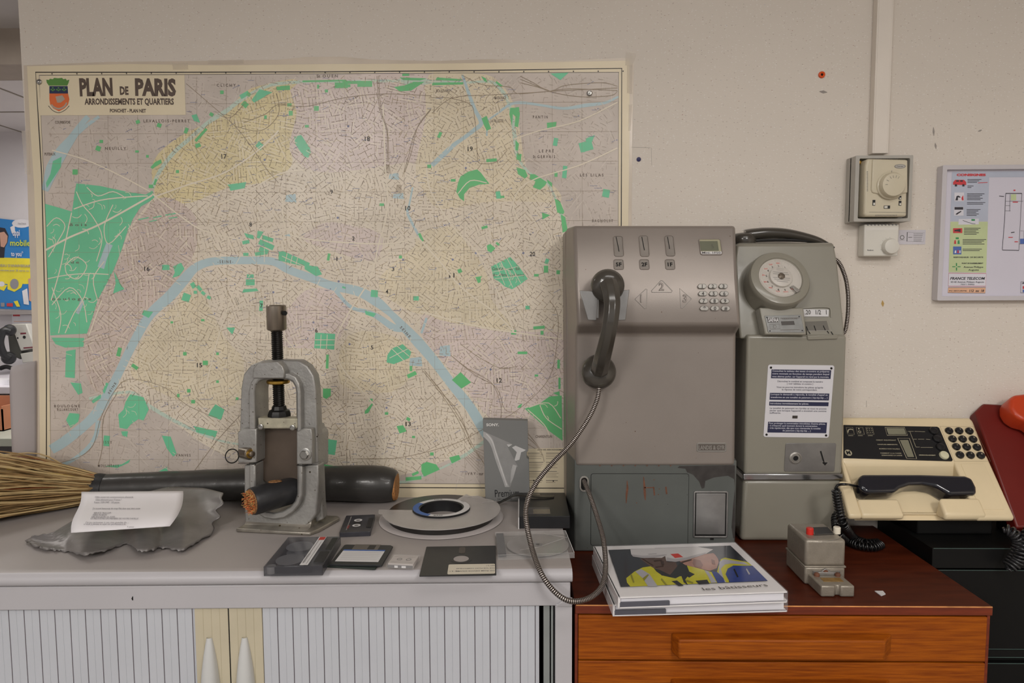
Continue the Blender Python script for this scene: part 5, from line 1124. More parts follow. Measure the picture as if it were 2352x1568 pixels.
P = smoothpath([W(1397, 650, -.276), W(1402, 668, -.286), W(1406, 700, -.300), W(1402, 740, -.304), W(1394, 780, -.292), W(1384, 820, -.264), W(1377, 850, -.228)], 7)
b.tube(P, [.0175 + .0015 * math.cos(i / len(P) * 2 * PI) for i in range(len(P))], 8, 0, True, 1.0, .98, up=(1, .35, 0))
HS = b.build('handset', m_hs, PAY, bevel=.0022, seg=3, angle=40)
# armoured cord
m_arm = MAT('armoured_steel', (176, 168, 162), .28, .9, var=.05)
m_armd = MAT('cord_groove', (46, 38, 36), .5, .5)
def armoured(name, pts, r, pitch, parent):
    P = smoothpath(pts, 24); L = [0]
    for i in range(1, len(P)): L.append(L[-1] + (P[i] - P[i - 1]).length)
    N_ = int(L[-1] / pitch) * 4; Q = []; j = 0
    for i in range(N_ + 1):
        s = L[-1] * i / N_
        while j < len(L) - 2 and L[j + 1] < s: j += 1
        t = (s - L[j]) / max(1e-9, L[j + 1] - L[j]); Q.append(P[j].lerp(P[j + 1], t))
    b = MB(); b.tube(Q, [r * (.84, .98, 1.0, .98)[i % 4] for i in range(len(Q))], 12)
    k = 12
    for i in range(len(Q) - 1):
        if i % 4 in (3, 0):
            for a in range(k): b.m[i * k + a] = 1 if i % 4 == 3 or i % 4 == 0 else 0
    return b.build(name, [m_arm, m_armd], parent, angle=70)
cp = [W(1376, 890, -.225), W(1371, 918, -.228), W(1352, 960, -.235), W(1312, 1018, -.255), W(1268, 1064, -.285), W(1232, 1108, -.310), W(1212, 1150, -.335), W(1208, 1190, -.362), W(1220, 1252, -.402), W(1240, 1310, -.455), W(1266, 1350, -.476), W(1298, 1376, -.484), W(1330, 1380, -.476), W(1362, 1368, -.455), W(1384, 1342, -.425), W(1391, 1300, -.385), W(1386, 1240, -.335), W(1372, 1188, -.275), W(1354, 1135, -.225), W(1342, 1106, -.186), W(1341, 1102, -.176)]
armoured('armoured_cord', cp, .0050, .0036, PAY)

# ------------------------------------------------------------------ rotary pay phone
m_ol = MAT('olive_grey_enamel', (140, 136, 124), .3, 0, var=.05, vs=6, bump=.0002, bs=40, coat=.35)
m_chr = MAT('chrome', (180, 180, 182), .15, 1, var=0)
ROT_ = thing('rotary_pay_phone', 'narrow olive grey pay phone with a rotary dial, right of the steel pay phone', 'pay phone', (W(1815, 1249, -.12).x, -.06, HT))
def strip_body(prof): return [(W(xl, py, Y), W(xr_, py, Y)) for py, Y, xl, xr_ in prof]
lo = strip_body([(1101, -.127, 1708, 1935), (1249, -.118, 1700, 1927)]); lo[1] = (Vector((lo[1][0].x, lo[1][0].y, HT + .0003)), Vector((lo[1][1].x, lo[1][1].y, HT + .0003)))
b = MB(); body(b, lo, -.006, -.004); b.build('lower_case', m_ol, ROT_, bevel=.010, seg=4)
mid = strip_body([(769, -.151, 1716, 1946), (1090, -.128, 1709, 1935)])
b = MB(); body(b, mid, -.006, -.004); MID = b.build('middle_case', m_ol, ROT_, bevel=.007, seg=4)
b = MB(); body(b, strip_body([(1088, -.1305, 1707, 1937), (1103, -.1305, 1707, 1937)]), -.008, -.002); b.build('chrome_strip', m_chr, ROT_, bevel=.002)
up_ = strip_body([(557, -.082, 1697, 1912), (562, -.092, 1693, 1916), (604, -.100, 1689, 1924), (740, -.128, 1696, 1938), (778, -.134, 1700, 1941)])
b = MB(); body(b, up_, -.006, .0); UP = b.build('upper_case', m_ol, ROT_, bevel=.014, seg=5)
RU = frame(up_[3][0], (1, 0, 0), up_[1][0] - up_[3][0]); RU = frame(up_[3][0], (1, 0, 0), (0, up_[1][0].y - up_[3][0].y, up_[1][0].z - up_[3][0].z))
RM = frame(mid[1][0], (1, 0, 0), (0, mid[0][0].y - mid[1][0].y, mid[0][0].z - mid[1][0].z))
m_gask = MAT('black_gasket', (36, 35, 34), .4)
b = MB(); g = [W(x, y, Y) for x, y, Y in ((1693, 572, -.06), (1698, 560, -.06), (1730, 553, -.06), (1800, 551, -.06), (1870, 554, -.06), (1900, 559, -.06), (1915, 570, -.06))]
b.tube(smoothpath(g, 4), .0035, 8); b.build('gasket', m_gask, ROT_)
# dial
dn = Vector((.04, -math.cos(math.radians(28)), math.sin(math.radians(28)))).normalized()
fc = W(1799, 632, -.150); c0 = fc - dn * .0
DX = frame_n(fc, dn, (0, 0, 1))
b = MB(); b.lathe([(.064, -.065), (.064, -.036), (.0655, -.016), (.065, -.008), (.062, -.003), (.050, .0005), (.0475, .0002), (.0455, -.004), (.0001, -.004)], DX @ Matrix.Translation((-.006, -.004, 0)), 64, 0, False); DH = b.build('dial_housing', m_ol, ROT_)
DX = DX @ Matrix.Translation((-.006, -.004, 0))
m_dw = MAT('dial_white', (196, 190, 182), .4, var=.04); m_dr = MAT('dial_red', (206, 92, 84), .5)
b = MB(); b.ring(0, 0, .020, .0455, DX, -.0035, 0, 48)
lets = ['', 'ABC', 'DEF', 'GHI', 'JKL', 'MN', 'PRS', 'TUV', 'WXY', 'OQ']
for i in range(10):
    a = math.radians(60 + i * 27.5); u, v = .0350 * math.cos(a), .0350 * math.sin(a)
    b.text(lets[i], DX, u, v - .001, .0048, -.0032, 1, 'c', .01); b.text('1234567890'[i], DX, u * .84, v * .84 - .003, .0065, -.0032, 2, 'c', .02)
b.build('number_ring', [m_dw, m_dr, m_ink], DH)
m_fw = MAT('clear_finger_wheel', (214, 208, 198), .1, var=0, alpha=.22, coat=.8)
b = MB(); b.ring(0, 0, .0225, .0255, DX, .0012, 0, 48); b.ring(0, 0, .0410, .0445, DX, .0012, 0, 60)
for i in range(10):
    a = math.radians(60 + i * 27.5); bezel_c = (.0335 * math.cos(a), .0335 * math.sin(a))
    b.ring(bezel_c[0], bezel_c[1], .0068, .0080, DX, .0014, 0, 20)
b.build('finger_wheel', m_fw, DH)
b = MB(); b.lathe([(.0235, -.003), (.0235, .0020), (.0225, .0026), (.0001, .0026)], DX, 40)
for i in range(7):
    w = (.011, .017, .019, .020, .020, .018, .013)[i]; v = .0135 - .0044 * i
    if i == 0: b.strip([(-.007, .016), (.007, .014), (.0075, .0175), (-.0065, .0195)], .0004, DX, .0030, 1, True)
    elif i != 3: b.strip([(-w * .9, v + .002), (w * .9, v - .001)], .0008, DX, .0030, 1)
b.build('dial_card', [m_dw, m_gry], DH)
b = MB(); b.lathe([(.0070, .0026), (.0070, .0055), (.005, .0072), (.0001, .0076)], DX, 24); b.build('dial_screw', m_cap, DH)
b = MB(); a = math.radians(-52); b.prism([(.030 * math.cos(a) - .002, .030 * math.sin(a)), (.030 * math.cos(a) + .003, .030 * math.sin(a) + .001), (.048 * math.cos(a) + .005, .048 * math.sin(a) + .003), (.048 * math.cos(a) - .004, .048 * math.sin(a) - .002)], DX, .002, .0045); b.build('finger_stop', m_key, DH, bevel=.0008)
# name plate block under the dial
nb = W(1757, 768, -.160)
b = MB(); NB = frame(W(1757, 767, -.166), (1, 0, 0), (0, .20, 1)); q = HH([(1757, 768), (1853, 769), (1846, 706), (1744, 706)], NB); b.prism(q, NB, -.03, 0); blk = b.build('name_block', m_ol, ROT_, bevel=.003, seg=3)
b = MB(); b.prism(HH([(1764, 763), (1847, 763), (1839, 723), (1756, 725)], NB), NB, 0, .0012); npl = b.build('name_plate', MAT('grey_name_plate', (120, 120, 118), .4, .4, var=.1, vs=60), blk, bevel=.0004)
b = MB(); b.poly(HH([(1763, 741), (1789, 740), (1787, 729), (1762, 730)], NB), NB, .0014, 0); b.textpx('SAFAA', NB, H(1764, 739, NB), H(1788, 739, NB), .0085, 1, .0017, .03)
b.poly(HH([(1795, 747), (1825, 746), (1823, 737), (1793, 738)], NB), NB, .0015, 0); b.strip(HH([(1767, 745), (1789, 744), (1791, 755), (1769, 756)], NB), .0005, NB, .0015, 2, True); b.ring(*H(1779, 750, NB), .003, .0036, NB, .0015, 2, 14)
for y in (731, 758): b.strip(HH([(1792, y), (1836, y - 1)], NB), .0010, NB, .0015, 2)
b.textpx('TAXATION', NB, H(1795, 734, NB), H(1830, 733, NB), .003, 2, .0016)
b.build('plate_print', [m_ink, m_lab, m_eng], npl)
for x, y in ((1761, 729), (1835, 727), (1768, 760), (1842, 759)):
    b = MB(); b.disc(*H(x, y, NB), .0014, NB, .0015, 0, 10); b.build('rivet', m_dark, npl)
# tariff window and coin chute
b = MB(); q = HH([(1841, 710), (1903, 711), (1902, 727), (1844, 727)], RU); b.poly(q, RU, .0020, 0); b.textpx('.20   1/2   1', RU, H(1848, 722, RU), H(1898, 722, RU), .0095, 1, .0023, .02)
TW = b.build('tariff_window', [m_lab, m_ink], UP)
b = MB(); b.strip(HH(sp2([(1838, 708), (1870, 705), (1898, 705), (1907, 710), (1908, 728)], 4), RU), .0035, RU, .0030); b.build('window_lip', m_ol, TW)
m_ch = MAT('coin_chute_grey', (104, 100, 92), .5, var=.06)
CHF = frame(RU.col[3].xyz + Vector((0, -.004, 0)), (1, 0, 0), (0, .35, 1))
b = MB(); b.poly(HH([(1846, 733), (1900, 732), (1916, 770), (1854, 770)], CHF), CHF, .001, 0)
b.poly(HH([(1848, 739), (1898, 737), (1904, 758), (1852, 760)], CHF), CHF, .0015, 1)
for x0, y0, x1, y1 in ((1851, 750, 1856, 762), (1869, 748, 1873, 760), (1890, 748, 1895, 759), (1857, 762, 1860, 767), (1899, 760, 1903, 766), (1908, 762, 1913, 770)): b.strip(HH([(x0, y0), (x1, y1)], CHF), .0016, CHF, .0022, 2)
b.strip(HH([(1853, 760), (1910, 759)], CHF), .0008, CHF, .0022, 3)
b.build('coin_chute', [m_ol, m_ch, m_dark, m_key], UP)
b = MB(); b.prism(HH([(1853, 770), (1922, 768), (1922, 778), (1854, 780)], RM), RM, .0, .004); b.build('chute_lip', m_ol, MID, bevel=.0015)
# instruction plate
bl, br_, tl_ = [H(x, y, RM) for x, y in ((1753, 1003), (1903, 1005), (1759, 836))]
EX = frame(RM @ Vector((bl[0], bl[1], .0)), RM @ Vector((br_[0], br_[1], 0)) - RM @ Vector((bl[0], bl[1], 0)), RM @ Vector((tl_[0], tl_[1], 0)) - RM @ Vector((bl[0], bl[1], 0)))
ew = math.dist(bl, br_); eh = math.dist(bl, tl_) * .995
m_enam = MAT('white_enamel', (214, 212, 216), .3, var=.02, coat=.3); m_enb = MAT('navy_enamel', (44, 46, 74), .35); m_enw = MAT('enamel_letters', (206, 206, 214), .4); m_eng2 = MAT('enamel_grey_letters', (92, 92, 104), .4)
b = MB(); b.rprism(0, ew, 0, eh, .005, EX, 0, .0012); EP = b.build('instruction_plate', m_enam, MID, bevel=.0003)
b = MB(); bars = [(.885, .985, .935), (.535, .62, .6), (.455, .515, .5), (.07, .225, .2)]
def eb(y0, y1): b.rect(ew * .055, ew * .955, eh * y0, eh * y1, EX, .0014, 0)
eb(.815, .935); eb(.52, .615); eb(.44, .495); eb(.065, .215)
b.build('navy_bar', m_enb, EP)
b = MB()
for s, y, mi, al, k in (("Consultez le tableau des taxes ci-contre et préparez", .905, 0, 'j', 1), ("votre monnaie en fonction du temps pendant lequel", .868, 0, 'j', 1), ("vous désirez parler, car l'appareil ne rend pas la monnaie.", .830, 0, 'j', 1),
                     ("Décrochez le combiné et composez le numéro", .765, 1, 'c', .80), ("( voir tableau ci-contre )", .733, 1, 'c', .46), ("Vous ne pourrez introduire les pièces qu'après", .685, 1, 'c', .82), ("la réponse de votre correspondant.", .652, 1, 'c', .62),
                     ("Lorsque le demandé a répondu, la tonalité d'appel se", .585, 0, 'j', 1), ("transforme en une tonalité de paiement ( bip-bip-bip ... )", .545, 0, 'j', 1), ("Introduisez immédiatement les pièces.", .460, 0, 'l', .68),
                     ("La tonalité de paiement ne s'arrête et vous ne pouvez", .395, 1, 'j', 1), ("parler que lorsque l'appareil a encaissé une somme", .362, 1, 'j', 1), ("suffisante.", .329, 1, 'l', .2),
                     ("Pour prolonger la conversation introduisez d'autres pièces,", .185, 0, 'j', 1), ("- à n'importe quel moment durant la conversation", .152, 0, 'l', .86), ("- très rapidement, dès que vous réentendez la tonalité", .119, 0, 'l', .92), ("de paiement ( bip-bip-bip ... )", .085, 0, 'c', .5)):
    wd = ew * .86 * k
    if al == 'c': b.text(s, EX, ew * .5, eh * y, .0052, .0016, mi, 'c', .012, wd)
    else: b.text(s, EX, ew * .07, eh * y, .0052, .0016, mi, 'l', .012, wd)
b.rect(ew * .42, ew * .50, eh * .265, eh * .305, EX, .0015, 2); b.build('plate_lettering', [m_enw, m_eng2, m_ink], EP)
for u, v in ((.045, .96), (.955, .96), (.045, .035), (.955, .035)):
    b = MB(); b.lathe([(.0026, .001), (.0022, .0024), (.0005, .0028)], EX @ Matrix.Translation((ew * u, eh * v, 0)), 14); b.build('plate_screw', m_spin, EP)
# lock plate
b = MB(); q = HH([(1804, 1018), (1920, 1017), (1916, 1081), (1801, 1082)], RM); us = [p[0] for p in q]; vs_ = [p[1] for p in q]
b.rprism(min(us), max(us), min(vs_), max(vs_), .004, RM, 0, .0016); LP = b.build('lock_plate', m_plate, MID, bevel=.0006)
u, v = H(1826, 1051, RM); b = MB(); b.lathe([(.0135, .001), (.0135, .003), (.011, .0044), (.010, .0030), (.0078, .0032), (.0072, .0044), (.0058, .0044), (.0058, .002), (.0001, .002)], RM @ Matrix.Translation((u, v, 0)), 32); b.disc(u, v, .0056, RM, .0026, 1, 20); b.build('lock_ring', [m_key, m_dark], LP)
b = MB(); b.strip(HH([(1884, 1035), (1892, 1062)], RM), .0030, RM, .0022, 1); b.ring(*H(1894, 1062, RM), .0065, .0085, RM, .0022, 0, 18, .55); b.poly(HH([(1887, 1061), (1900, 1061), (1894, 1068)], RM), RM, .0023, 1); b.build('key_slot', [m_key, m_dark], LP)
# handset across the top, its armoured cord on the right
b = MB(); hc = [W(1712, 541, -.052), W(1728, 538, -.054), W(1760, 535, -.056), W(1800, 536, -.056), W(1840, 543, -.054), W(1878, 554, -.052), W(1906, 570, -.048)]
P = smoothpath(hc, 6); n = len(P); b.tube(P, [.0160 - .0070 * (i / n) ** 1.5 for i in range(n)], 12, 0, True, .85, 1.25)
b.lathe([(.021, -.02), (.026, -.016), (.027, 0), (.025, .008), (.020, .013), (.001, .015)], frame_n(W(1708, 549, -.055), (-.05, -.1, 1), (0, 1, 0)), 30); b.build('handset', m_hs, ROT_, angle=50)
armoured('armoured_cord', [W(1896, 588, -.040), W(1924, 600, -.045), W(1940, 632, -.046), W(1947, 668, -.047), W(1948, 705, -.048), W(1945, 740, -.05), W(1938, 764, -.052), W(1914, 782, -.052)], .0047, .0036, ROT_)

# ------------------------------------------------------------------ cream card phone on the black box
m_crm = MAT('aged_cream_plastic', (222, 204, 168), .38, var=.05, vs=9, spots=[((150, 122, 84), 60, .035, .10)], coat=.15)
m_blkp = MAT('black_fascia', (30, 30, 32), .3, var=.05)
m_hsb = MAT('glossy_black_handset', (24, 25, 34), .16, var=0, spots=[((120, 120, 124), 170, .05, .10)], coat=.7)
INC = math.radians(48)
CO = Vector((.7035, -.20, W(2150, 1188, -.20).z))
CF = frame(CO, (1, 0, 0), (0, math.cos(INC), math.sin(INC)))
CRM = thing('card_pay_phone', 'cream desk pay phone with a black handset, black key buttons and dark display panel', 'telephone', (CO.x + .16, -.12, 1.031))
ur = H(2328, 1180, CF)[0]; vt = H(2100, 955, CF)[1]
bz = 1.0312
def wedge(b, u0, u1, v0, v1, depth_top, mi=0, du=0, zb_=None):  # block whose upper face lies in the fascia plane, shifted down by depth_top
    A = [CF @ Vector((u + (du if u == u1 and v == v1 else 0), v, -depth_top)) for u in (u0, u1) for v in (v0, v1)]
    zz = bz if zb_ is None else zb_; vs = A + [Vector((p.x, p.y, zz)) for p in A]
    vs[4:] = [Vector((p.x, p.y + (.004 if i % 2 == 0 else .012), zz)) for i, p in enumerate(A)]
    return b.add(vs, [(0, 2, 3, 1), (4, 5, 7, 6), (0, 4, 6, 2), (1, 3, 7, 5), (0, 1, 5, 4), (2, 6, 7, 3)], mi)
b = MB(); u_r = H(2208, 1100, CF)[0]; v_m = H(2100, 1061, CF)[1]; v_l = H(2100, 1140, CF)[1]
wedge(b, 0, ur + .001, v_m, vt, 0, 0, .009); b.build('upper_shell', m_crm, CRM, bevel=.010, seg=4)
b = MB(); wedge(b, u_r, ur, 0.0, v_m + .02, 0, 0, .002, CO.z - .010); b.build('right_shell', m_crm, CRM, bevel=.012, seg=5)
b = MB(); wedge(b, .004, u_r + .02, .006, v_m + .015, .030, 0, 0, CO.z - .012); b.box(CO.x + .002, CO.x + ur - .01, CO.y + .03, CO.y + .15, bz, CO.z - .004); b.build('cradle_floor', m_crm, CRM, bevel=.004)
b = MB(); wedge(b, -.018, .010, 0.004, .085, .002, 0, 0, CO.z - .008); wedge(b, 0, .010, .06, v_m + .01, .002); b.build('left_rim', m_crm, CRM, bevel=.004)
for x0, x1 in ((1975, 2072), (2162, 2257)):
    b = MB(); ua, ub = H(x0, 1165, CF)[0], H(x1, 1165, CF)[0]; wedge(b, ua, ub, .004, v_l - .004, -.004 if x0 > 2000 else .001, 0, 0, CO.z - .008); b.build('cradle_lip', m_crm, CRM, bevel=.006, seg=4)
    b = MB(); LFp = upright(CF.col[3].y - .001); 
b = MB(); b.rprism(H(2205, 1072, CF)[0] + .004, ur - .014, .018, v_m - .004, .003, CF, -.0005, .0009); b.build('card_cover', m_crm, CRM, bevel=.0005)
b = MB(); q = HH([(1937, 976), (2152, 980), (2157, 983), (2188, 1056), (2186, 1059), (1937, 1052)], CF); q = [(max(p[0], .001), p[1]) for p in q]; b.prism(q, CF, -.001, .0012); FS = b.build('fascia', m_blkp, CRM, bevel=.0004)
m_fp = MAT('fascia_print', (170, 162, 138), .5); m_lcd = MAT('grey_lcd', (128, 126, 108), .15)
b = MB()
for q in ([(2032, 982), (2077, 982), (2084, 1000), (2037, 1000)], [(2061, 1007), (2088, 1007), (2105, 1054), (2082, 1053)]): b.strip(HH(q, CF), .0012, CF, .0015, 0, True)
for q in ([(2084, 991), (2098, 991)], [(2089, 991), (2103, 1027)], [(2096, 1009), (2105, 1009)], [(2103, 1027), (2112, 1027)], [(2100, 991), (2124, 992)], [(2108, 1009), (2122, 1009)], [(2114, 1028), (2142, 1028)], [(2126, 1009), (2136, 1010)], [(2110, 1046), (2148, 1046)]): b.strip(HH(q, CF), .0008, CF, .0015, 0)
for s, x0, x1, y in (('CREDIT INSUFFISANT', 2012, 2058, 1012), ('COUPURE IMMINENTE', 2015, 2061, 1022), ('NUMERO NON VALABLE', 2019, 2066, 1032), ('PAIEMENT A LA CAISSE', 2022, 2070, 1042), ('DEMANDEZ LA LIGNE', 2025, 2072, 1047), ('PREPAYE CREDIT', 2111, 2149, 1046.5)):
    b.textpx(s, CF, H(x0, y, CF), H(x1, y + .5, CF), .0024, 0, .0015, .02)
for x in (1943, 1966, 1988): b.strip(HH([(x, 982), (x + 15, 982), (x + 19, 998), (x + 3, 997)], CF), .0006, CF, .0015, 0, True)
b.strip(HH(sp2([(1947, 994), (1948, 988), (1954, 986), (1959, 988)], 4), CF), .0022, CF, .0016, 0)
b.disc(*H(1972, 985, CF), .0018, CF, .0016, 0); b.ring(*H(1974, 992, CF), .002, .0032, CF, .0016, 0, 16)
for i in range(3):
    for j in range(3): b.disc(*H(1991 + 5 * i + j, 985 + 4.2 * j, CF), .0010, CF, .0016, 0, 8)
for x in (1945, 1967, 1990): b.strip(HH([(x + 3, 1001), (x + 14, 1001)], CF), .001, CF, .0015, 0)
b.disc(*H(1948, 1040, CF), .0078, CF, .0015, 0, 24); b.text('M', CF, H(1948, 1040, CF)[0], H(1948, 1040, CF)[1] - .004, .012, .0018, 1, 'c', .05)
b.build('fascia_print', [m_fp, m_blkp], FS)
b = MB(); b.poly(HH([(2035, 984), (2076, 984), (2081, 998), (2040, 998)], CF), CF, .0016, 0); b.build('display', m_lcd, FS)
b = MB(); b.poly(HH([(2066, 1011), (2085, 1011), (2099, 1050), (2084, 1050)], CF), CF, .0016, 0); b.build('display', m_lcd, FS)
m_btn = MAT('black_button', (28, 28, 30), .25, coat=.4); m_btw = MAT('cream_button', (206, 202, 172), .35)
for i, (x, y) in enumerate(((2143, 991), (2151, 1009), (2159, 1028), (2167, 1046.5))):
    b = MB(); b.lathe([(.0100, 0), (.0100, .003), (.0088, .0052), (.005, .0062), (.0001, .0065)], CF @ Matrix.Translation((*H(x, y, CF), .001)), 28); b.build('function_button', m_btw if i == 3 else m_btn, FS)
kcx = [(2179, 990), (2202, 990), (2225.5, 990.5), (2187, 1008.5), (2210, 1008.8), (2234, 1009.2), (2195.7, 1026.5), (2219.3, 1027), (2243, 1027.7), (2204, 1045.3), (2228, 1045.9), (2251.6, 1046.5)]
kp = thing
b = MB(); b.strip(HH([(2159, 979), (2237, 980), (2275, 1059), (2192, 1059)], CF), .0006, CF, .0003, 0, True); b.build('keypad_seam', MAT('brown_seam', (120, 100, 72), .5), CRM)
for s, (x, y) in zip(keys, kcx):
    X = CF @ Matrix.Translation((*H(x, y, CF), 0)); b = MB(); b.lathe([(.0088, -.0005), (.0088, .0028), (.0078, .0052), (.0042, .0064), (.0001, .0066)], X, 28); kk = b.build('key', m_btn, CRM)
    b = MB(); b.text(s, X, .0008, .0004, .0052, .0067, 0, 'c', .02); b.build('key_legend', m_fp, kk)
b = MB(); q = [W(x, y, -.205) for x, y in ((1990, 957), (2070, 957))]
b.rect(.004, .030, vt - .010, vt - .0085, CF, .0004); b.build('card_slot', m_eng, CRM)
# black handset in the cradle
HB = CF @ Matrix.Translation((0, 0, -.012))
hs = [(1962, 1108), (1972, 1098), (2100, 1098), (2205, 1101), (2222, 1107), (2232, 1128), (2233, 1144), (2170, 1145), (2160, 1138), (2140, 1126), (2110, 1121), (2080, 1122), (2058, 1130), (2048, 1139), (1982, 1141), (1966, 1130)]
b = MB(); b.prism(HH(hs, HB), HB, -.020, .022); b.build('handset', m_hsb, CRM, bevel=.0075, seg=5)
def coil(b, path, R, r, pitch, n=6, mi=0):
    P = smoothpath(path, 20); L = [0]
    for i in range(1, len(P)): L.append(L[-1] + (P[i] - P[i - 1]).length)
    tot = L[-1]; N_ = int(tot / pitch * 14); j = 0; Q = []; a = None
    for i in range(N_ + 1):
        s = tot * i / N_
        while j < len(L) - 2 and L[j + 1] < s: j += 1
        t = (s - L[j]) / max(1e-9, L[j + 1] - L[j]); p = P[j].lerp(P[j + 1], t); d = (P[j + 1] - P[j]).normalized()
        if a is None: a = d.orthogonal().normalized()
        a = (a - d * a.dot(d)).normalized(); c = d.cross(a); ph = s / pitch * 2 * PI
        k = min(1, i / 14, (N_ - i) / 14)
        Q.append(p + (a * math.cos(ph) + c * math.sin(ph)) * R * k)
    return b.tube(Q, r, n, mi)
m_cord = MAT('black_rubber_cord', (20, 20, 21), .3, coat=.4)
b = MB(); b.tube(smoothpath([HB @ Vector((*H(1966, 1116, HB), 0)), W(1945, 1112, -.215), W(1926, 1113, -.212), W(1920, 1120, -.210)], 6), .0028, 8)
coil(b, [W(1920, 1120, -.210), W(1924, 1150, -.208), W(1930, 1180, -.208), W(1940, 1208, -.212), T(1962, 1236, HT + .0115), T(1990, 1247, HT + .0115), T(2022, 1246, HT + .0115)], .0078, .0023, .0064)
coil(b, [T(2026, 1249, HT + .0115), T(2005, 1256, HT + .0115), T(1975, 1252, HT + .0115), T(1945, 1240, HT + .012), W(1926, 1222, -.185), W(1920, 1200, -.165), W(1922, 1184, -.150), W(1936, 1172, -.148)], .0080, .0023, .0064)
b.build('coiled_cord', m_cord, CRM, angle=80)

# ------------------------------------------------------------------ red phone at the right edge
m_rd = MAT('dark_red_plastic', (104, 26, 20), .42, var=.06); m_ror = MAT('orange_red_handset', (190, 62, 26), .38, var=.06, coat=.2)
RI = math.radians(52)
RO = W(2335, 1205, -.185); RFm = frame(RO, (1, 0, 0), (0, math.cos(RI), math.sin(RI)))
RED = thing('red_telephone', 'dark red telephone with an orange handset, cut off by the right edge', 'telephone', (RO.x + .1, -.12, KT))
q = HH([(2240, 945), (2259, 926), (2420, 934), (2500, 1205), (2336, 1212)], RFm)
b = MB(); b.prism(q, RFm, -.030, 0); b.build('body', m_rd, RED, bevel=.004)
b = MB(); b.box(RO.x + .012, RO.x + .14, RO.y + .022, RO.y + .08, KT + .0005, RO.z + .006); b.build('stand', m_blk, RED, bevel=.002)
HR = RFm @ Matrix.Translation((0, 0, .006))
b = MB(); b.prism(HH([(2294, 936), (2304, 926), (2330, 923), (2380, 926), (2412, 938), (2416, 960), (2400, 985), (2440, 1090), (2462, 1180), (2420, 1180), (2396, 1090), (2364, 1010), (2346, 990), (2322, 984), (2304, 972), (2294, 955)], HR), HR, -.004, .044)
b.build('handset', m_ror, RED, bevel=.014, seg=5)
m_cordg = MAT('dark_grey_cord', (44, 44, 46), .32, coat=.3)
b = MB(); coil(b, [W(2303, 1214, -.235), W(2325, 1222, -.245), W(2340, 1245, -.25), W(2330, 1278, -.25), W(2312, 1305, -.25)], .0098, .0026, .0072)
coil(b, [W(2314, 1308, -.262), W(2336, 1290, -.262), W(2348, 1262, -.262), W(2362, 1225, -.255), W(2380, 1200, -.25)], .0098, .0026, .0072)
b.build('coiled_cord', m_cordg, RED, angle=80)

# ------------------------------------------------------------------ small grey device on the chest
m_ham = MAT('hammered_grey_metal', (146, 138, 126), .36, .4, var=.08, vs=60, bump=.0004, bs=300)
gx, gy = .5345, -1.62 + 1.278
DEV = thing('signal_box', 'small grey metal box with a red and a white button, on the wooden chest', 'device', (gx + .04, gy + .05, HT))
z1_ = .984; zt = 1.037
b = MB(); b.box(gx, gx + .0765, gy, gy + .094, HT + .0002, z1_ - .0006); b.build('lower_body', m_ham, DEV, bevel=.004, seg=3)
b = MB(); b.box(gx - .0012, gx + .0777, gy - .0012, gy + .0952, z1_ - .002, z1_ + .0018); b.build('seam_ridge', m_ham, DEV, bevel=.0012)
b = MB(); b.box(gx, gx + .0765, gy, gy + .094, z1_ + .0006, zt); b.build('upper_body', m_ham, DEV, bevel=.006, seg=4)
TL = level(zt)
b = MB(); q = HH([(1866, 1212), (1901, 1211), (1916, 1227), (1870, 1229)], TL); b.prism(q, TL, -.001, .0012, 1); bb_ = [(p[0], p[1]) for p in q]; b.strip(bb_, .0022, TL, .0016, 0, True); b.build('window', [m_ham, m_bplas], DEV)
for x, y, m in ((1860, 1226, 'red'), (1922, 1224, 'white')):
    u, v = H(x, y, TL); b = MB(); b.lathe([(.0068, 0), (.0068, .0115), (.006, .0125), (.0001, .0127)], TL @ Matrix.Translation((u, v, 0)), 22); b.build('button', MAT(m + '_button', (204, 44, 34) if m == 'red' else (222, 214, 196), .35), DEV)['label'] = m + ' push button'
b = MB(); b.strip(HH(sp2([(1854, 1232), (1880, 1240), (1905, 1242), (1928, 1236), (1932, 1229)], 4), TL), .0012, TL, .0004); b.build('scuff_line', m_key, DEV)
fx0, fx1 = .5430, .6040; fy0, fy1 = -.3955, gy + .002; fz_ = .9705
b = MB(); x0 = fx0; 
b.prism([(fx0, fy0), (fx0 + .0255, fy0), (fx0 + .0265, fy0 + .006), (fx0 + .0345, fy0 + .006), (fx0 + .0355, fy0), (fx1, fy0), (fx1 - .002, fy1), (fx0 - .002, fy1)], level(0), HT + .0002, fz_); FT = b.build('connector_foot', m_ham, DEV, bevel=.003, seg=3)
b = MB(); b.box(fx0 + .012, fx1 - .012, fy0 + .018, fy0 + .034, fz_, fz_ + .0006); b.build('rating_plate', MAT('brown_brass_label', (150, 118, 66), .45, .4, var=.25, vs=200), FT)
b = MB(); b.prism([(fx0 + .006, fy1 - .004), (fx0 + .014, fy1 - .010), (fx1 - .012, fy1 - .010), (fx1 - .003, fy1 - .004), (fx1 - .003, fy1 - .001), (fx0 + .006, fy1 - .001)], level(0), fz_, fz_ + .006); b.prism([(gx + .026, .0), (gx + .038, .008), (gx + .052, .0), (gx + .038, -.006)], frame((0, gy - .0005, .974), (1, 0, 0), (0, 0, 1)), 0, .003); b.build('clamp', m_plate, DEV, bevel=.0008)
for x, y, z in ((fx0 + .010, fy1 - .012, fz_), (fx1 - .012, fy1 - .012, fz_)):
    b = MB(); b.lathe([(.0052, 0), (.0052, .004), (.003, .0062), (.0005, .0066)], level(z, x, y), 14); b.build('screw', m_rust, FT)
b = MB(); b.lathe([(.005, 0), (.0045, .003), (.001, .004)], frame((gx + .038, gy - .003, .975), (1, 0, 0), (0, 0, 1)), 14); b.build('screw', m_rust, DEV)

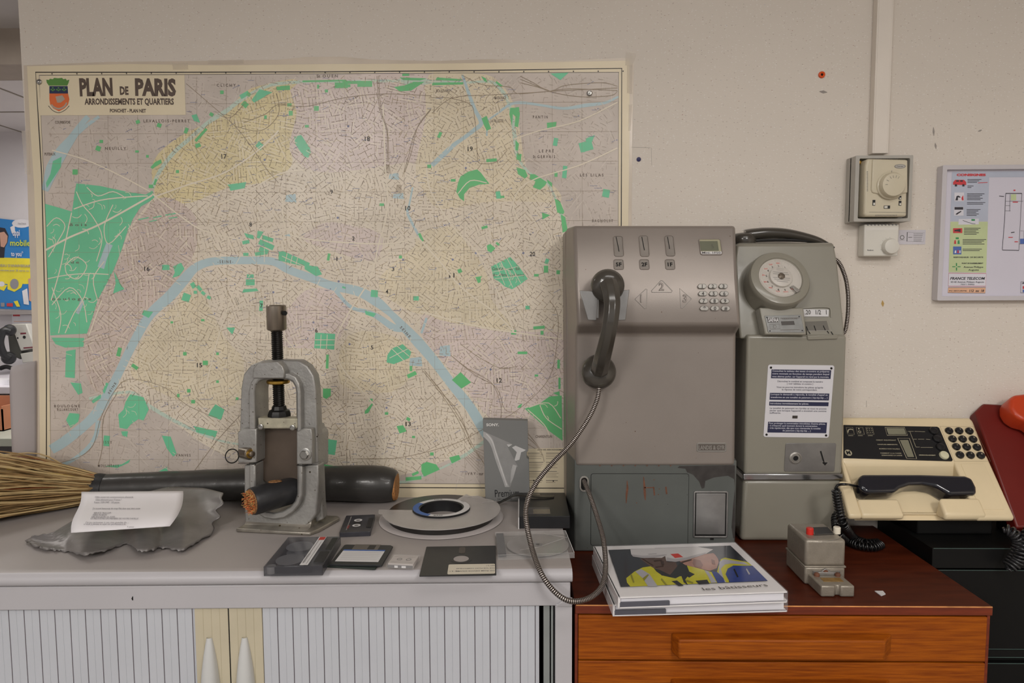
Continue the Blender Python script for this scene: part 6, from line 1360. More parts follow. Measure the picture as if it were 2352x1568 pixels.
# ------------------------------------------------------------------ books
m_bw = MAT('glossy_white_cover', (226, 222, 222), .22, var=.02, coat=.5); m_pg = MAT('page_edges', (222, 220, 226), .7, var=.02); m_bn = MAT('navy_board_edge', (24, 22, 48), .6)
m_film = MAT('shrink_wrap', (235, 235, 238), .08, var=0, alpha=.10, coat=.9, bump=.0015, bs=30)
def book(label, bl, br, tl, ztop, th, cover):
    X, w, d = qframe(bl, br, tl, ztop)
    r = thing('photo_book', label, 'book', X @ Vector((w / 2, d / 2, -th)), 'white books in clear film on the chest')
    b = MB(); b.box(0, w, 0, d, -.0025, 0, 0, X); b.box(0, w, 0, d, -th, -th + .0025, 0, X); b.box(-.001, .003, 0, d, -th, 0, 0, X); b.box(.001, w - .001, .0006, .0012, -.0032, -.0022, 1, X); b.box(.001, w - .001, .0006, .0012, -th + .0022, -th + .0034, 1, X)
    b.build('cover', [m_bw, m_bn], r, bevel=.0006)
    b = MB(); b.box(.004, w - .004, .004, d - .004, -th + .0032, -.0032, 0, X); b.build('page_block', m_pg, r)
    b = MB(); b.box(.002, w * .30, -.0004, .004, -th + .0025, -.0025 - (th - .008) * .62, 0, X); b.build('navy_band', m_bn, r)
    b = MB(); b.box(-.0014, w + .0014, -.0014, d + .001, -th + .0001, .0016, 0, X)
    b.build('shrink_wrap', m_film, r, bevel=.0012)
    return X, w, d, r
book('lower of the two film wrapped white books, mostly hidden under the upper one', (1409, 1388), (1808, 1378), (1366, 1274), HT + .0215, .0212, False)
X, w, d, r = book('upper white book titled les bâtisseurs with two workers in hard hats on its cover', (1421, 1371), (1808, 1358), (1361, 1255), HT + .0432, .0200, True)
cb = level(HT + .0432 + .0018)
def C_(pts): return HH(pts, cb)
pic = [m for m in (MAT('photo_dark', (44, 46, 54), .22, coat=.4, var=.15), MAT('photo_hard_hat', (196, 192, 192), .22, coat=.4, var=.03), MAT('photo_dark_skin', (84, 60, 52), .22, coat=.4, var=.15, vs=40), MAT('photo_light_skin', (166, 122, 108), .22, coat=.4, var=.12, vs=40), MAT('photo_yellow', (186, 180, 34), .22, coat=.4, var=.1, vs=30), MAT('photo_silver_band', (164, 162, 168), .22, coat=.4), MAT('photo_blue', (44, 62, 128), .22, coat=.4, var=.15, vs=30), MAT('photo_red', (196, 50, 40), .22, coat=.4), MAT('photo_black', (26, 26, 30), .22, coat=.4), MAT('photo_brow', (60, 44, 40), .3))]
b = MB(); k = [0]
def pp(mi, pts):
    k[0] += 1; b.poly(C_(pts), cb, .00002 * k[0], mi)
q0 = lambda x, y: (1300 + x / 3.178, 1180 + y / 3.178)
Q = lambda *l: [q0(*p) for p in l]
pp(0, Q((308, 262), (1200, 230), (1472, 488), (400, 532)))
pp(4, Q((440, 468), (500, 420), (560, 390), (640, 378), (690, 400), (760, 450), (850, 455), (900, 440), (880, 375), (960, 395), (1050, 420), (1100, 430), (1130, 330), (1160, 318), (1330, 352), (1360, 378), (1220, 376), (1180, 420), (1190, 498), (470, 530), (445, 500)))
pp(2, Q((540, 325), (730, 312), (740, 350), (800, 350), (820, 400), (770, 440), (700, 450), (650, 400), (600, 372)))
pp(8, Q((640, 395), (690, 410), (760, 445), (840, 350), (880, 370), (900, 420), (940, 440), (900, 465), (860, 440), (800, 470), (760, 462), (700, 448), (660, 420)))
pp(3, Q((830, 345), (930, 320), (1000, 290), (1070, 282), (1105, 310), (1115, 350), (1100, 395), (1050, 415), (980, 400), (920, 385), (870, 372)))
pp(0, Q((1000, 295), (1060, 262), (1110, 300), (1112, 330), (1080, 285), (1040, 290)))
pp(1, Q((470, 258), (640, 250), (720, 262), (735, 300), (700, 320), (560, 322), (490, 312), (475, 290)))
pp(1, Q((640, 252), (800, 246), (960, 240), (1075, 258), (1020, 292), (960, 312), (880, 336), (800, 350), (732, 344), (725, 310), (690, 290)))
pp(7, Q((762, 293), (818, 288), (856, 315), (796, 322)))
pp(5, Q((505, 420), (550, 402), (610, 440), (670, 528), (600, 530), (560, 470)))
pp(5, Q((1120, 350), (1150, 330), (1300, 352), (1335, 372), (1200, 362), (1160, 370), (1130, 400), (1150, 470), (1170, 500), (1150, 500), (1115, 440)))
pp(5, Q((1010, 410), (1040, 420), (1100, 500), (1060, 504), (1040, 460)))
pp(6, Q((1062, 420), (1105, 425), (1150, 470), (1160, 500), (1105, 503)))
pp(6, Q((1220, 378), (1362, 378), (1472, 488), (1195, 499), (1165, 440), (1180, 400)))
pp(8, Q((770, 490), (810, 486), (860, 524), (820, 526))); pp(8, Q((945, 488), (1030, 480), (1048, 510), (970, 514))); pp(8, Q((850, 420), (880, 410), (900, 440), (870, 480), (890, 520), (860, 500), (845, 460)))
pp(9, Q((840, 350), (915, 330), (920, 338), (850, 358))); pp(9, Q((640, 340), (700, 332), (700, 340), (645, 348))); pp(9, Q((650, 385), (710, 378), (712, 384), (655, 392))); pp(9, Q((550, 324), (560, 324), (640, 375), (632, 378)))
pic.append(MAT('photo_pale_grey', (164, 160, 162), .22, coat=.4)); pic.append(MAT('photo_skin_shade', (128, 86, 76), .22, coat=.4)); pic.append(MAT('photo_olive_fold', (132, 128, 30), .22, coat=.4))
pp(10, Q((475, 296), (560, 306), (640, 302), (735, 296), (735, 302), (640, 322), (560, 322), (490, 312))); pp(10, Q((735, 318), (800, 330), (880, 318), (960, 296), (1020, 282), (1020, 292), (960, 312), (880, 336), (800, 350), (732, 344)))
pp(10, Q((600, 292), (660, 288), (662, 294), (602, 298))); pp(11, Q((930, 330), (980, 340), (1000, 375), (985, 398), (940, 388), (925, 360))); pp(11, Q((1060, 330), (1085, 340), (1090, 372), (1066, 366)))
pp(9, Q((690, 345), (712, 343), (716, 372), (700, 376))); pp(12, Q((560, 470), (600, 440), (604, 448), (570, 490))); pp(12, Q((700, 470), (740, 520), (728, 522), (692, 478))); pp(12, Q((880, 480), (930, 500), (925, 510), (875, 492))); pp(12, Q((480, 440), (500, 500), (492, 505), (470, 450)))
pp(5, Q((1320, 400), (1345, 440), (1335, 446), (1312, 404))); pp(8, Q((1230, 400), (1260, 460), (1250, 465), (1222, 406)))
b.build('cover_photo', pic, r)
b = MB(); b.textpx('les bâtisseurs', cb, H(1617, 1356, cb), H(1765, 1346, cb), .0115, 0, .0004, -.004); b.build('title', m_ink, r)
b = MB(); q = [T(x, y, HT + .0006) for x, y in ((2009, 1358), (2028, 1358), (2034, 1365), (2024, 1369))]; b.add(q + [p + Vector((0, 0, .0015)) for p in q], [(0, 1, 2, 3), (7, 6, 5, 4), (0, 4, 5, 1), (1, 5, 6, 2), (2, 6, 7, 3), (3, 7, 4, 0)])
o = b.build('paint_chip', m_lab, origin=q[0], smooth=False); tag(o, 'small white chip lying on the dark red chest top', 'chip')

# ------------------------------------------------------------------ fittings on the wall
m_trk = MAT('cream_trunking', (228, 219, 208), .4, var=.02)
XW = upright(0)
b = MB(); u0 = W(2009, 200, -.020).x; u1 = W(2046, 200, -.020).x; zb = W(2020, 352, -.020).z
b.box(u0, u1, -.020, -.0004, zb, 2.649); b.box(u0 + .003, u1 - .003, -.0208, -.019, zb, 2.649); o = b.build('cable_trunking', m_trk, origin=(u0, -.0, 2.0), bevel=.0015)
tag(o, 'cream plastic cable trunking running up the wall above the larger thermostat', 'cable trunking')
m_box = MAT('grey_plastic_housing', (178, 174, 166), .4, var=.03); m_tc = MAT('cream_thermostat', (206, 196, 172), .35, var=.03, coat=.2); m_tw = MAT('white_thermostat', (216, 212, 202), .35, var=.02, coat=.2)
H1 = upright(-.045)
TH = thing('thermostat', 'larger cream thermostat with a round dial, set in a grey housing below the trunking', 'thermostat', W(2030, 430, -.01))
u0, v1 = H(1966, 357, H1); u1, v0 = H(2092, 508, H1)
b = MB(); b.box(u0, u1, -.024, -.0004, v0, v1); holed(b, rrect(u0, u1, v0, v1, .002, 3), rrect(*(lambda a, c: (a[0], c[0], c[1], a[1]))(H(1975, 364, H1), H(2085, 501, H1)), .002, 3), H1, -.026, 0); HB1 = b.build('housing', m_box, TH, bevel=.0012)
b = MB(); a, c = H(1975, 364, H1), H(2085, 501, H1); b.rect(a[0], c[0], c[1], a[1], H1, -.0205, 0); b.build('recess', MAT('recess_grey', (128, 126, 122), .5), HB1)
b = MB(); b.lathe([(.0055, -.020), (.0055, -.012), (.004, -.009), (.0005, -.008)], H1 @ Matrix.Translation((*H(1980, 371, H1), 0)), 18); b.build('screw', m_brass, HB1)
H2 = upright(-.062)
b = MB(); q = HH([(1992, 364), (2085, 366), (2083, 497), (1987, 497), (1985, 490), (1988, 380)], H2); b.prism(q, H2, -.040, 0, 0); CV = b.build('cover', m_tc, TH, bevel=.005, seg=4)
b = MB(); q = HH([(2003, 366), (2083, 368), (2083, 443), (2070, 445), (2063, 455), (2045, 459), (2028, 455), (2018, 446), (2003, 443), (2000, 436)], H2); b.prism(q, H2, -.002, .0035); b.build('upper_cover', m_tc, CV, bevel=.0025, seg=3)
H3 = upright(-.0655)
b = MB(); b.lathe([(.0305, -.0005), (.0305, .002), (.0285, .0035), (.0275, .004), (.0265, .012), (.0245, .0155), (.012, .017), (.0005, .0172)], H3 @ Matrix.Translation((*H(2045, 426, H3), 0)), 48); KN = b.build('dial', m_tc, CV, angle=50)
b = MB(); X = H3 @ Matrix.Translation((*H(2045, 426, H3), .0170)); 
for k, a in enumerate((180, 150, 120, 100, 80, 60)): b.strip([(.020 * math.cos(math.radians(a)), .020 * math.sin(math.radians(a))), (.0145 * math.cos(math.radians(a)), .0145 * math.sin(math.radians(a)))], .0006, X, .0004)
b.strip([(0, .0285), (0, .0325)], .0009, H3 @ Matrix.Translation((*H(2045, 426, H3), .004)), .0002)
b.build('dial_marks', m_gry, KN)
b = MB(); u, v = H(2067, 382, H3); b.disc(u, v, .0118, H3, .0006, 0, 28, .38); b.ring(u, v, .0108, .0122, H3, .0008, 1, 28, .38); b.text('Carrier', H3, u, v - .0016, .0048, .001, 1, 'c', .01); b.build('maker_oval', [m_box, m_gry], CV)
b = MB()
for x, y0, y1 in ((2007, 459, 472), (2067, 450, 458), (2067, 461, 472)): 
    a, c = H(x - 3, y0, H2), H(x + 3, y1, H2); b.rect(a[0], c[0], c[1], a[1], H2, .0006, 0); b.rect(a[0] + .0015, c[0] - .0008, c[1] + .001, (a[1] + c[1]) / 2, H2, .001, 1)
a, c = H(2030, 472, H2), H(2044, 479, H2); b.rect(a[0], c[0], c[1], a[1], H2, .0006, 0); b.rect(a[0] + .001, a[0] + .008, c[1] + .001, a[1] - .001, H2, .001, 1)
b.build('selector_switch', [m_bplas, m_tw], CV)
b = MB(); b.strip(HH([(1996, 487), (2081, 488)], H2), .0006, H2, .0006)
for i in range(14): b.strip(HH([(1990.5 + i * .02, 394 + i * 3.4), (1993.5, 394 + i * 3.4)], H2), .0012, H2, .0006)
for i in range(15): b.strip(HH([(2010 + i * 3.4, 496), (2012 + i * 3.4, 493)], H2), .0009, H2, .0006); b.strip(HH([(2008 + i * 3.6, 366), (2010 + i * 3.6, 364)], H2), .0007, H2, .0040)
b.build('vent_slots', m_gry, CV)
T2 = thing('thermostat', 'smaller plain white thermostat with a round knob, fixed below the cream thermostat', 'thermostat', W(2025, 550, -.01))
H4 = upright(-.030); u0, v1 = H(1986, 514, H4); u1, v0 = H(2063, 588, H4)
b = MB(); b.box(u0, u1, -.030, -.0004, v0, v1 - .001); c2 = b.build('cover', m_tw, T2, bevel=.003, seg=3)
b = MB(); b.rect(u0 + .003, u1 - .002, H(2000, 529, H4)[1], H(2000, 522, H4)[1], H4, .0003)
b.build('bevel_band', MAT('white_band', (222, 218, 210), .25), c2)
b = MB()
for i in range(9): b.box(u0 + .006 + i * .008, u0 + .009 + i * .008, -.0305, -.028, v1 - .004, v1 - .0005)
b.build('vent_slots', m_gry, c2)
b = MB(); u, v = H(2043, 566, H4); b.lathe([(.0185, 0), (.0182, .006), (.016, .0115), (.008, .013), (.0005, .0132)], H4 @ Matrix.Translation((u, v, 0)), 40); b.build('knob', m_tw, c2, angle=50)
b = MB(); b.textpx('Radson', H4, H(1992, 576, H4), H(2006, 576, H4), .0034, 0, .0004, .02)
for a in (200, 170, 140, 115, 90, 230): b.disc(u + .0205 * math.cos(math.radians(a)), v + .0205 * math.sin(math.radians(a)), .0006, H4, .0004, 0, 6)
b.build('print', m_gry, c2)
XS = upright(-.0008)
b = MB(); a, c = H(2063, 528, XS), H(2125, 561, XS); b.rect(a[0], c[0], c[1], a[1], XS, 0, 0); b.rect(*(lambda p, q: (p[0], q[0], q[1], p[1]))(H(2083, 533, XS), H(2084, 554, XS)), XS, .0003, 1)
b.strip(HH([(2084, 533), (2123, 534), (2121, 555), (2082, 554)], XS), .0004, XS, .0003, 1, True)
for i in range(5): b.strip(HH([(2098, 537 + i * 4), (2120 - i, 537 + i * 4)], XS), .0010, XS, .0003, 1)
b.ring(*H(2072, 545, XS), .0035, .0052, XS, .0003, 1, 16); b.strip(HH([(2066, 551), (2078, 551)], XS), .0006, XS, .0003, 1); b.strip(HH([(2086, 545), (2095, 545)], XS), .0014, XS, .0003, 1)
o = b.build('sticker', [MAT('white_sticker', (206, 202, 208), .4, var=.02), m_gry], origin=W(2094, 545, 0)); tag(o, 'small white printed sticker on the wall beside the white thermostat', 'sticker')
# wall plug, pen mark, scuffs
p = W(1887, 172, 0); X = upright(0, p.x, p.z)
m_opl = MAT('orange_plug', (224, 88, 34), .4)
b = MB(); b.lathe([(.0028, .0004), (.0028, .003), (.0045, .0045), (.0070, .0035), (.0078, .0005)], X, 24, 0, False); b.disc(0, 0, .003, X, .0008, 1)
o = b.build('wall_plug', [m_opl, m_dark], origin=p); tag(o, 'bright orange round wall plug in the bare wall', 'wall plug')
p = W(1467, 366, 0); X = upright(0, p.x, p.z); b = MB(); b.lathe([(.0052, .0004), (.0050, .0018), (.002, .0026), (.0003, .0027)], X, 20); o = b.build('pin', MAT('dark_blue_pin', (32, 30, 84), .4), origin=p); tag(o, 'dark blue pin in the wall, right of the city plan', 'pin')
m_sm = MAT('wall_scuff', (140, 134, 132), .8, var=.2, alpha=.5); m_yw = MAT('yellow_stain', (200, 160, 70), .8, alpha=.65)
b = MB()
for x0, y0, x1, y1, w, mi in ((2144, 292, 2145, 312, .005, 0), (2148, 328, 2150, 342, .005, 0), (2246, 302, 2256, 298, .004, 0), (1882, 210, 1900, 212, .007, 0), (1450, 338, 1494, 339, .0007, 0), (1496, 339, 1497, 380, .0006, 0), (2027, 690, 2028, 704, .007, 1), (1990, 920, 1990, 935, .001, 0), (1330, 0, 1331, 0.1, .0, 0)):
    if w: b.strip(HH([(x0, y0), ((x0 + x1) / 2, (y0 + y1) / 2), (x1, y1)], XS), [w * .2, w, w * .2] if w > .001 else w, XS, .0, mi)
o = b.build('trim_3', [m_sm, m_yw]); struct(o)
# ------------------------------------------------------------------ framed evacuation plan
F1_ = upright(-.022); F2_ = upright(-.012)
EV = thing('evacuation_plan', 'framed fire evacuation plan headed CONSIGNES, at the right edge of the wall', 'notice', W(2300, 530, -.01))
u0, v1 = H(2166, 379, F1_); v0 = H(2166, 690, F1_)[1]; u1 = u0 + .48
m_alu = MAT('white_aluminium_frame', (204, 200, 204), .35, .2, var=.02)
b = MB(); holed(b, rrect(u0, u1, v0, v1, .003, 3), rrect(u0 + .010, u1 - .010, v0 + .010, v1 - .010, .001, 3), F1_, -.0215, 0); b.build('frame', m_alu, EV, bevel=.002, seg=3)
b = MB(); b.box(u0 + .006, u1 - .006, -.012, -.0005, v0 + .006, v1 - .006); b.build('sheet', MAT('lilac_white_sheet', (212, 208, 220), .35, var=.01), EV)
m_lb = MAT('pale_blue_print', (186, 192, 208), .4); m_lg = MAT('pale_green_print', (196, 208, 160), .4); m_cr = MAT('crimson_print', (206, 66, 72), .4); m_pk = MAT('salmon_print', (226, 178, 146), .4); m_bk = MAT('dark_print', (56, 54, 62), .4); m_wp = MAT('white_print', (220, 218, 226), .4); m_bl = MAT('blue_sign_print', (84, 112, 180), .4); m_gs = MAT('green_sign_print', (60, 150, 90), .4)
F3_ = upright(-.0124)
def Q3(*l): return HH(l, F3_)
b = MB()
b.poly(Q3((2187, 395), (2700, 388), (2700, 404), (2272, 407), (2269, 508), (2183, 508)), F3_, 0, 0); b.poly(Q3((2183, 509), (2269, 509), (2265, 626), (2179, 625)), F3_, 0, 1)
b.poly(Q3((2179, 627), (2265, 628), (2264, 657), (2178, 657)), F3_, 0, 2); b.strip(Q3((2179, 627), (2265, 628), (2264, 657), (2178, 657)), .0009, F3_, .0002, 3, True)
b.poly(Q3((2178, 660), (2264, 660), (2263, 673), (2177, 672)), F3_, 0, 4); b.strip(Q3((2178, 660), (2264, 660), (2263, 673), (2177, 672)), .0008, F3_, .0002, 5, True)
b.poly(Q3((2202, 503), (2248, 502), (2248, 515), (2201, 516)), F3_, .0002, 2); b.strip(HH(sp2([(2211, 506), (2222, 510), (2232, 513), (2240, 514)], 3), F3_), .0010, F3_, .0004, 5); b.poly(Q3((2231, 503), (2239, 503), (2239, 507), (2231, 507)), F3_, .0004, 7)
b.build('instruction_panels', [m_lb, m_lg, m_wp, m_cr, m_pk, m_bk, m_bl, m_gs], EV)
b = MB()
b.textpx('CONSIGNES', F3_, H(2197, 404, F3_), H(2264, 404, F3_), .0050, 0, .0004, .06)
b.textpx('FRANCE TELECOM', F3_, H(2182, 642, F3_), H(2262, 642, F3_), .0058, 1, .0004, .03, .2)
b.textpx('43-45 Avenue Philippe Auguste', F3_, H(2183, 649, F3_), H(2260, 649, F3_), .0034, 1, .0004, .01, .2); b.textpx('75011 PARIS', F3_, H(2206, 654.5, F3_), H(2238, 654.5, F3_), .0030, 1, .0004, .01, .2)
b.textpx('112  ou  18', F3_, H(2226, 670, F3_), H(2260, 670, F3_), .0052, 1, .0004, .03, .2); b.textpx('PC SECURITE', F3_, H(2180, 669, F3_), H(2220, 669, F3_), .0025, 1, .0004, .02)
b.textpx('RESPONSABLES  DE SECURITE', F3_, H(2190, 592, F3_), H(2258, 592, F3_), .0028, 1, .0004, .03)
b.textpx('POINT DE RASSEMBLEMENT', F3_, H(2209, 606, F3_), H(2258, 606, F3_), .0030, 1, .0004, .03); b.textpx('Avenue Philippe', F3_, H(2213, 615, F3_), H(2258, 615, F3_), .0040, 1, .0004, .01); b.textpx('Auguste', F3_, H(2224, 621.5, F3_), H(2248, 621.5, F3_), .0040, 1, .0004, .01)
for x, y0, n, w in ((2222, 412, 3, 32), (2222, 427, 2, 14), (2221, 445, 5, 40), (2221, 465, 2, 42), (2220, 481, 5, 32), (2214, 524, 5, 38), (2211, 550, 4, 54), (2211, 572, 2, 44)):
    for i in range(n): b.strip(HH([(x, y0 + i * 3.4), (x + w - (i * 5) % 11, y0 + i * 3.4)], F3_), .0013, F3_, .0003, 1)
b.strip(Q3((2246, 420), (2268, 419)), .0014, F3_, .0004, 0)
b.build('printed_text', [m_cr, m_bk], EV)
def picto(name, items):
    b = MB()
    for i, (mi, pts) in enumerate(items): b.poly(Q3(*pts), F3_, .0004 + .0001 * i, mi)
    b.build(name, [m_wp, m_cr, m_bk, m_bl, m_gs], EV)
sq = lambda x, y, w, h: [(x, y), (x + w, y), (x + w, y + h), (x, y + h)]
picto('car_pictogram', [(1, [(2189, 418), (2194, 413), (2214, 413), (2219, 418), (2219, 425), (2189, 424)]), (2, sq(2193, 423, 5, 5)), (2, sq(2210, 423, 5, 5)), (2, sq(2196, 414, 6, 3)), (2, sq(2205, 414, 6, 3))])
picto('fire_pictogram', [(0, sq(2192, 442, 22, 20)), (2, [(2194, 460), (2197, 450), (2201, 449), (2206, 452), (2205, 454), (2200, 453), (2200, 460)]), (1, [(2209, 460), (2208, 454), (2212, 448), (2213, 460)])])
picto('smoke_pictogram', [(0, sq(2191, 475, 22, 20)), (2, sq(2192, 475.5, 20, 6)), (2, [(2194, 492), (2199, 488), (2207, 484), (2208, 486), (2202, 490), (2198, 493)])])
picto('alarm_pictogram', [(1, sq(2189, 524, 21, 11)), (2, [(2192, 528), (2198, 527), (2206, 525.5), (2206, 533), (2198, 531), (2192, 531)])])
picto('exit_pictogram', [(4, sq(2195, 545, 7, 4)), (1, [(2191, 560), (2192, 552), (2195, 551), (2196, 560)]), (4, [(2199, 560), (2200, 552), (2203, 551), (2204, 560)])])
picto('meeting_pictogram', [(3, sq(2189, 566, 19, 18)), (0, [(2192, 581), (2193, 575), (2196, 575), (2196, 581)]), (1, [(2198, 581), (2199, 574), (2201, 574), (2202, 581)]), (0, sq(2203, 575, 3, 6))])
picto('assembly_pictogram', [(4, sq(2195.5, 604, 2.5, 7)), (4, sq(2195.5, 614, 2.5, 7)), (4, sq(2187, 611.3, 7, 1.8)), (4, sq(2199, 611.3, 7, 1.8))])
b = MB()
for pts, w, mi in (([(2310, 444), (2347, 444)], .0016, 0), ([(2310, 444), (2307, 510), (2302, 573)], .0010, 0), ([(2302, 574), (2340, 575)], .0014, 0), ([(2347, 444), (2344, 500), (2340, 575)], .0007, 0), ([(2310, 462), (2350, 462)], .0006, 0), ([(2320, 446), (2319, 485)], .0006, 0), ([(2309, 484), (2321, 484)], .0006, 0), ([(2310, 472), (2320, 472)], .0006, 0), ([(2344, 530), (2352, 530), (2352, 560), (2341, 560)], .0008, 0), ([(2295, 450), (2306, 451)], .0014, 0), ([(2322, 534), (2330, 533)], .0018, 0), ([(2316, 545), (2326, 545)], .0018, 1), ([(2330, 555), (2338, 555)], .002, 1), ([(2326, 464), (2338, 464)], .002, 1), ([(2328, 437), (2332, 437)], .003, 1), ([(2352, 444), (2500, 440), (2500, 700 - 60)], .001, 0)): b.strip(HH(pts, F3_), w, F3_, .0003, mi)
b.poly(Q3(*sq(2322, 446, 12, 14)), F3_, .0002, 2); b.poly(Q3(*sq(2343, 548, 10, 12)), F3_, .0002, 3)
b.strip(Q3((2345, 647), (2380, 647), (2379, 673), (2344, 672)), .0008, F3_, .0003, 0, True); b.textpx('ACCES', F3_, H(2347, 652, F3_), H(2372, 652, F3_), .004, 0, .0004, .03); b.poly(Q3(*sq(2349, 657, 8, 6)), F3_, .0004, 1); b.poly(Q3(*sq(2349, 665, 8, 6)), F3_, .0004, 3)
b.build('floor_plan', [m_bk, m_cr, m_lg, m_bl], EV)

# ------------------------------------------------------------------ what shows past the end of the wall
FY = 2.895; FW = upright(FY)
def FQ(*l): return HH(l, FW)
m_pb = MAT('poster_blue', (46, 128, 196), .3, var=.05, coat=.3); m_py = MAT('poster_yellow', (238, 222, 60), .3, coat=.3); m_pw = MAT('poster_white', (226, 224, 228), .3, coat=.3); m_psk = MAT('poster_skin', (206, 160, 140), .3, coat=.3); m_ph = MAT('poster_hair', (44, 42, 52), .3, coat=.3); m_pl = MAT('poster_lime', (208, 216, 70), .3); m_pg2 = MAT('poster_grey', (150, 148, 152), .3)
b = MB(); k_ = [0]
def pf(mi, *pts): k_[0] += 1; b.poly(FQ(*pts), FW, .0005 + .0004 * k_[0], mi)
pf(0, (-70, 494), (92, 512), (92, 712), (-70, 706)); pf(1, (-70, 589), (92, 594), (92, 652), (60, 652), (-10, 652), (-70, 650))
pf(4, (-20, 592), (-20, 540), (0, 522), (12, 524), (20, 540), (18, 556), (12, 568), (10, 592)); pf(3, (0, 534), (10, 532), (18, 542), (17, 556), (10, 568), (2, 566))
pf(2, *[(50 + 22 * math.cos(t / 16 * 2 * PI), 513 + 10 * math.sin(t / 16 * 2 * PI)) for t in range(16)])
pf(2, (24, 522), (34, 516), (36, 534), (28, 536)); pf(1, (18, 650), (18, 664), (34, 670), (50, 660), (54, 648)); pf(1, (-4, 650), (0, 664), (10, 668), (18, 655)); pf(6, *[(34 + 10 * math.cos(t / 16 * 2 * PI), 652 + 12 * math.sin(t / 16 * 2 * PI)) for t in range(16)]); pf(2, *[(5 + 7 * math.cos(t / 12 * 2 * PI), 652 + 6 * math.sin(t / 12 * 2 * PI)) for t in range(12)])
pf(3, (66, 640), (90, 636), (90, 700), (68, 690)); pf(2, (52, 668), (64, 662), (68, 700), (56, 698)); pf(7 - 1, (3, 695), (12, 695), (12, 704), (4, 704))
pf(7, (17, 696), (31, 696), (31, 704), (17, 703)); pf(1, (33, 692), (42, 690), (48, 704), (40, 704))
PO = thing('poster', 'blue and yellow advertising poster on the far wall beyond the end of the wall', 'poster', W(20, 600, FY))
b.build('printed_sheet', [m_pb, m_py, m_pw, m_psk, m_ph, m_pl, m_pg2, m_cr], PO, smooth=False)
b = MB(); FWt = FW @ Matrix.Translation((0, 0, .012))
for s, x0, x1, y, h, mi in (('tippi', 31, 48, 541, .034, 1), ('mobile', 26, 72, 564, .032, 0), ('to you*', 28, 56, 588, .026, 1), ("CADEAU D'ANNIVERSAIRE", -10, 76, 612, .014, 2), ('+ 40 minutes pour 25 euros ou +', -10, 74, 622, .010, 2), ('France Telecom', 44, 62, 515, .009, 2)): b.textpx(s, FW, H(x0, y, FW), H(x1, y + (x1 - x0) * .02, FW), h * 1.2, mi, .0095, .02)
b.build('poster_lettering', [m_pl, m_pw, m_pg2], PO)
b = MB(); b.box(-4.2, -1.0, 2.80, 2.9, W(20, 722, 2.82).z, W(20, 713, 2.82).z); struct(b.build('trim_4', MAT('grey_ledge', (150, 144, 142), .6)))
XN = upright(2.88)
b = MB(); b.poly(HH([(27, 722), (100, 724), (100, 800), (30, 796)], XN), XN, 0, 0); b.strip(HH([(30, 724), (46, 724)], XN), .012, XN, .0006, 1)
for i in range(4): b.strip(HH([(32, 738 + i * 6), (72 - i * 3, 738 + i * 6)], XN), .004, XN, .0006, 2)
o = b.build('notice_sheet', [m_pw, m_cr, m_pk], origin=W(50, 760, 2.88)); tag(o, 'white sheet with a red heading pinned below the blue poster', 'paper')
# back counter and table
m_dw2 = MAT('white_counter', (196, 192, 198), .5, var=.03); m_grn_ = MAT('greenish_grey_metal', (158, 160, 148), .5)
b = MB(); b.box(-3.6, -1.55, 2.0, 2.79, .96, 1.0)
CNT = thing('back_counter', 'white counter piled with papers, far behind the end of the wall', 'counter', (-2.6, 2.4, 0)); b.build('counter_top', m_dw2, CNT, bevel=.004)
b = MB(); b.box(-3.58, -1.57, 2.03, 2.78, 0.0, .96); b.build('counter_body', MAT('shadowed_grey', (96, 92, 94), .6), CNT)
TBL = thing('side_table', 'low pale table carrying a cardboard tray, in the room behind', 'table', (-2.4, 1.85, 0))
tz = .80; ty = 1.62
b = MB(); b.box(-3.2, -1.75, ty, 1.98, tz - .04, tz); b.build('table_top', m_grn_, TBL, bevel=.003)
for x in (-2.30, -1.80, -3.1):
    b = MB(); b.box(x - .02, x + .02, ty + .03, ty + .07, 0, tz - .04); b.build('leg', m_grn_, TBL)
m_crd = MAT('orange_brown_cardboard', (186, 124, 92), .7, var=.08)
p0 = T(-30, 985, tz); p1 = T(27, 985, tz)
b = MB(); x0, x1 = p0.x - .3, p1.x; yy = 1.79
for q in ((x0, x1, yy, yy + .006, tz + .001, tz + .115), (x0, x1, yy + .16, yy + .166, tz + .001, tz + .16), (x0, x0 + .006, yy, yy + .16, tz + .001, tz + .13), (x1 - .006, x1, yy, yy + .16, tz + .001, tz + .13), (x0, x1, yy, yy + .16, tz + .001, tz + .006)): b.box(*q)
o = b.build('cardboard_tray', m_crd, origin=(x0, yy, tz)); tag(o, 'open orange brown cardboard tray on the table in the room behind', 'box')
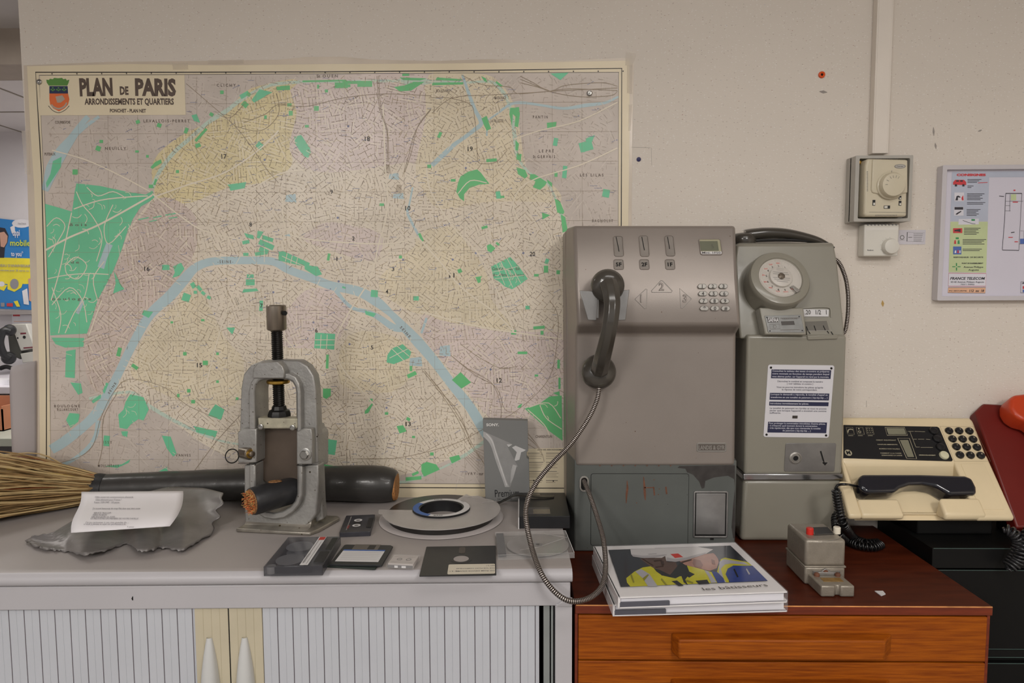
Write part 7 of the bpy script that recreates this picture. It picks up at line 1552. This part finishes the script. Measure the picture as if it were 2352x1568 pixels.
# papers and a dark cable on the counter
for i, (x, y, w, d, a, l) in enumerate(((-40, 884, .24, .16, 0, 'white paper lying leftmost on the back counter'), (74, 880, .16, .16, -8, 'white papers in front of the grey desk unit on the back counter'))):
    p = T(x, y, 1.0); X = turn(p.x, p.y, 1.0, a); b = MB(); b.box(-w / 2, w / 2, -d / 2, d / 2, .0005, .028, 0, X); o = b.build('paper_stack', m_pw, origin=p); tag(o, l, 'paper')
# grey wall phone unit with black handset on the counter
dy = 2.60; U = upright(dy)
UN = thing('desk_telephone', 'pale grey telephone unit with a black handset, far behind on the counter', 'telephone', W(45, 830, dy))
m_pgr = MAT('pale_grey_casing', (182, 180, 172), .45, var=.03); m_dgr2 = MAT('dark_grey_casing', (70, 70, 64), .5)
b = MB(); b.prism(HH([(24, 744), (60, 743), (80, 799), (47, 806)], U), U, -.05, 0); b.build('front_panel', m_pgr, UN, bevel=.006)
b = MB(); b.prism(HH([(14, 760), (24, 744), (47, 806), (44, 826), (20, 815)], U), U, -.12, -.008); b.build('side_casing', m_dgr2, UN, bevel=.006)
b = MB(); b.prism(HH([(46, 812), (84, 806), (84, 829), (52, 834)], U), U, -.08, .0); b.build('base', m_pgr, UN, bevel=.004)
b = MB(); b.disc(*H(48, 757, U), .018, U, .001, 0, 20); b.disc(*H(56, 774, U), .010, U, .001, 1, 12); b.disc(*H(41, 776, U), .006, U, .001, 1, 10); b.strip(HH([(47, 766), (60, 765)], U), .010, U, .001, 2); b.strip(HH([(54, 799), (78, 797)], U), .008, U, .001, 2); b.build('panel_marks', [m_box, m_bplas, MAT('dark_red_mark', (110, 50, 60), .5)], UN)
b = MB(); b.tube(smoothpath([W(22, 762, dy - .08), W(8, 760, dy - .10), W(0, 785, dy - .12), W(8, 812, dy - .10), W(22, 822, dy - .08)], 6), [.022] * 25, 10); b.lathe([(.03, -.02), (.036, 0), (.03, .02), (.001, .03)], frame_n(W(22, 758, dy - .06), (.6, -.8, 0), (0, 0, 1)), 20); b.lathe([(.03, -.02), (.040, 0), (.034, .02), (.001, .03)], frame_n(W(20, 822, dy - .06), (.6, -.8, 0), (0, 0, 1)), 20)
b.build('handset', m_bplas, UN)
b = MB(); b.tube(smoothpath([T(0, 846, 1.03), T(14, 842, 1.04), T(30, 846, 1.03), T(50, 848, 1.03)], 6), .014, 8); b.build('lead', m_bplas, UN)
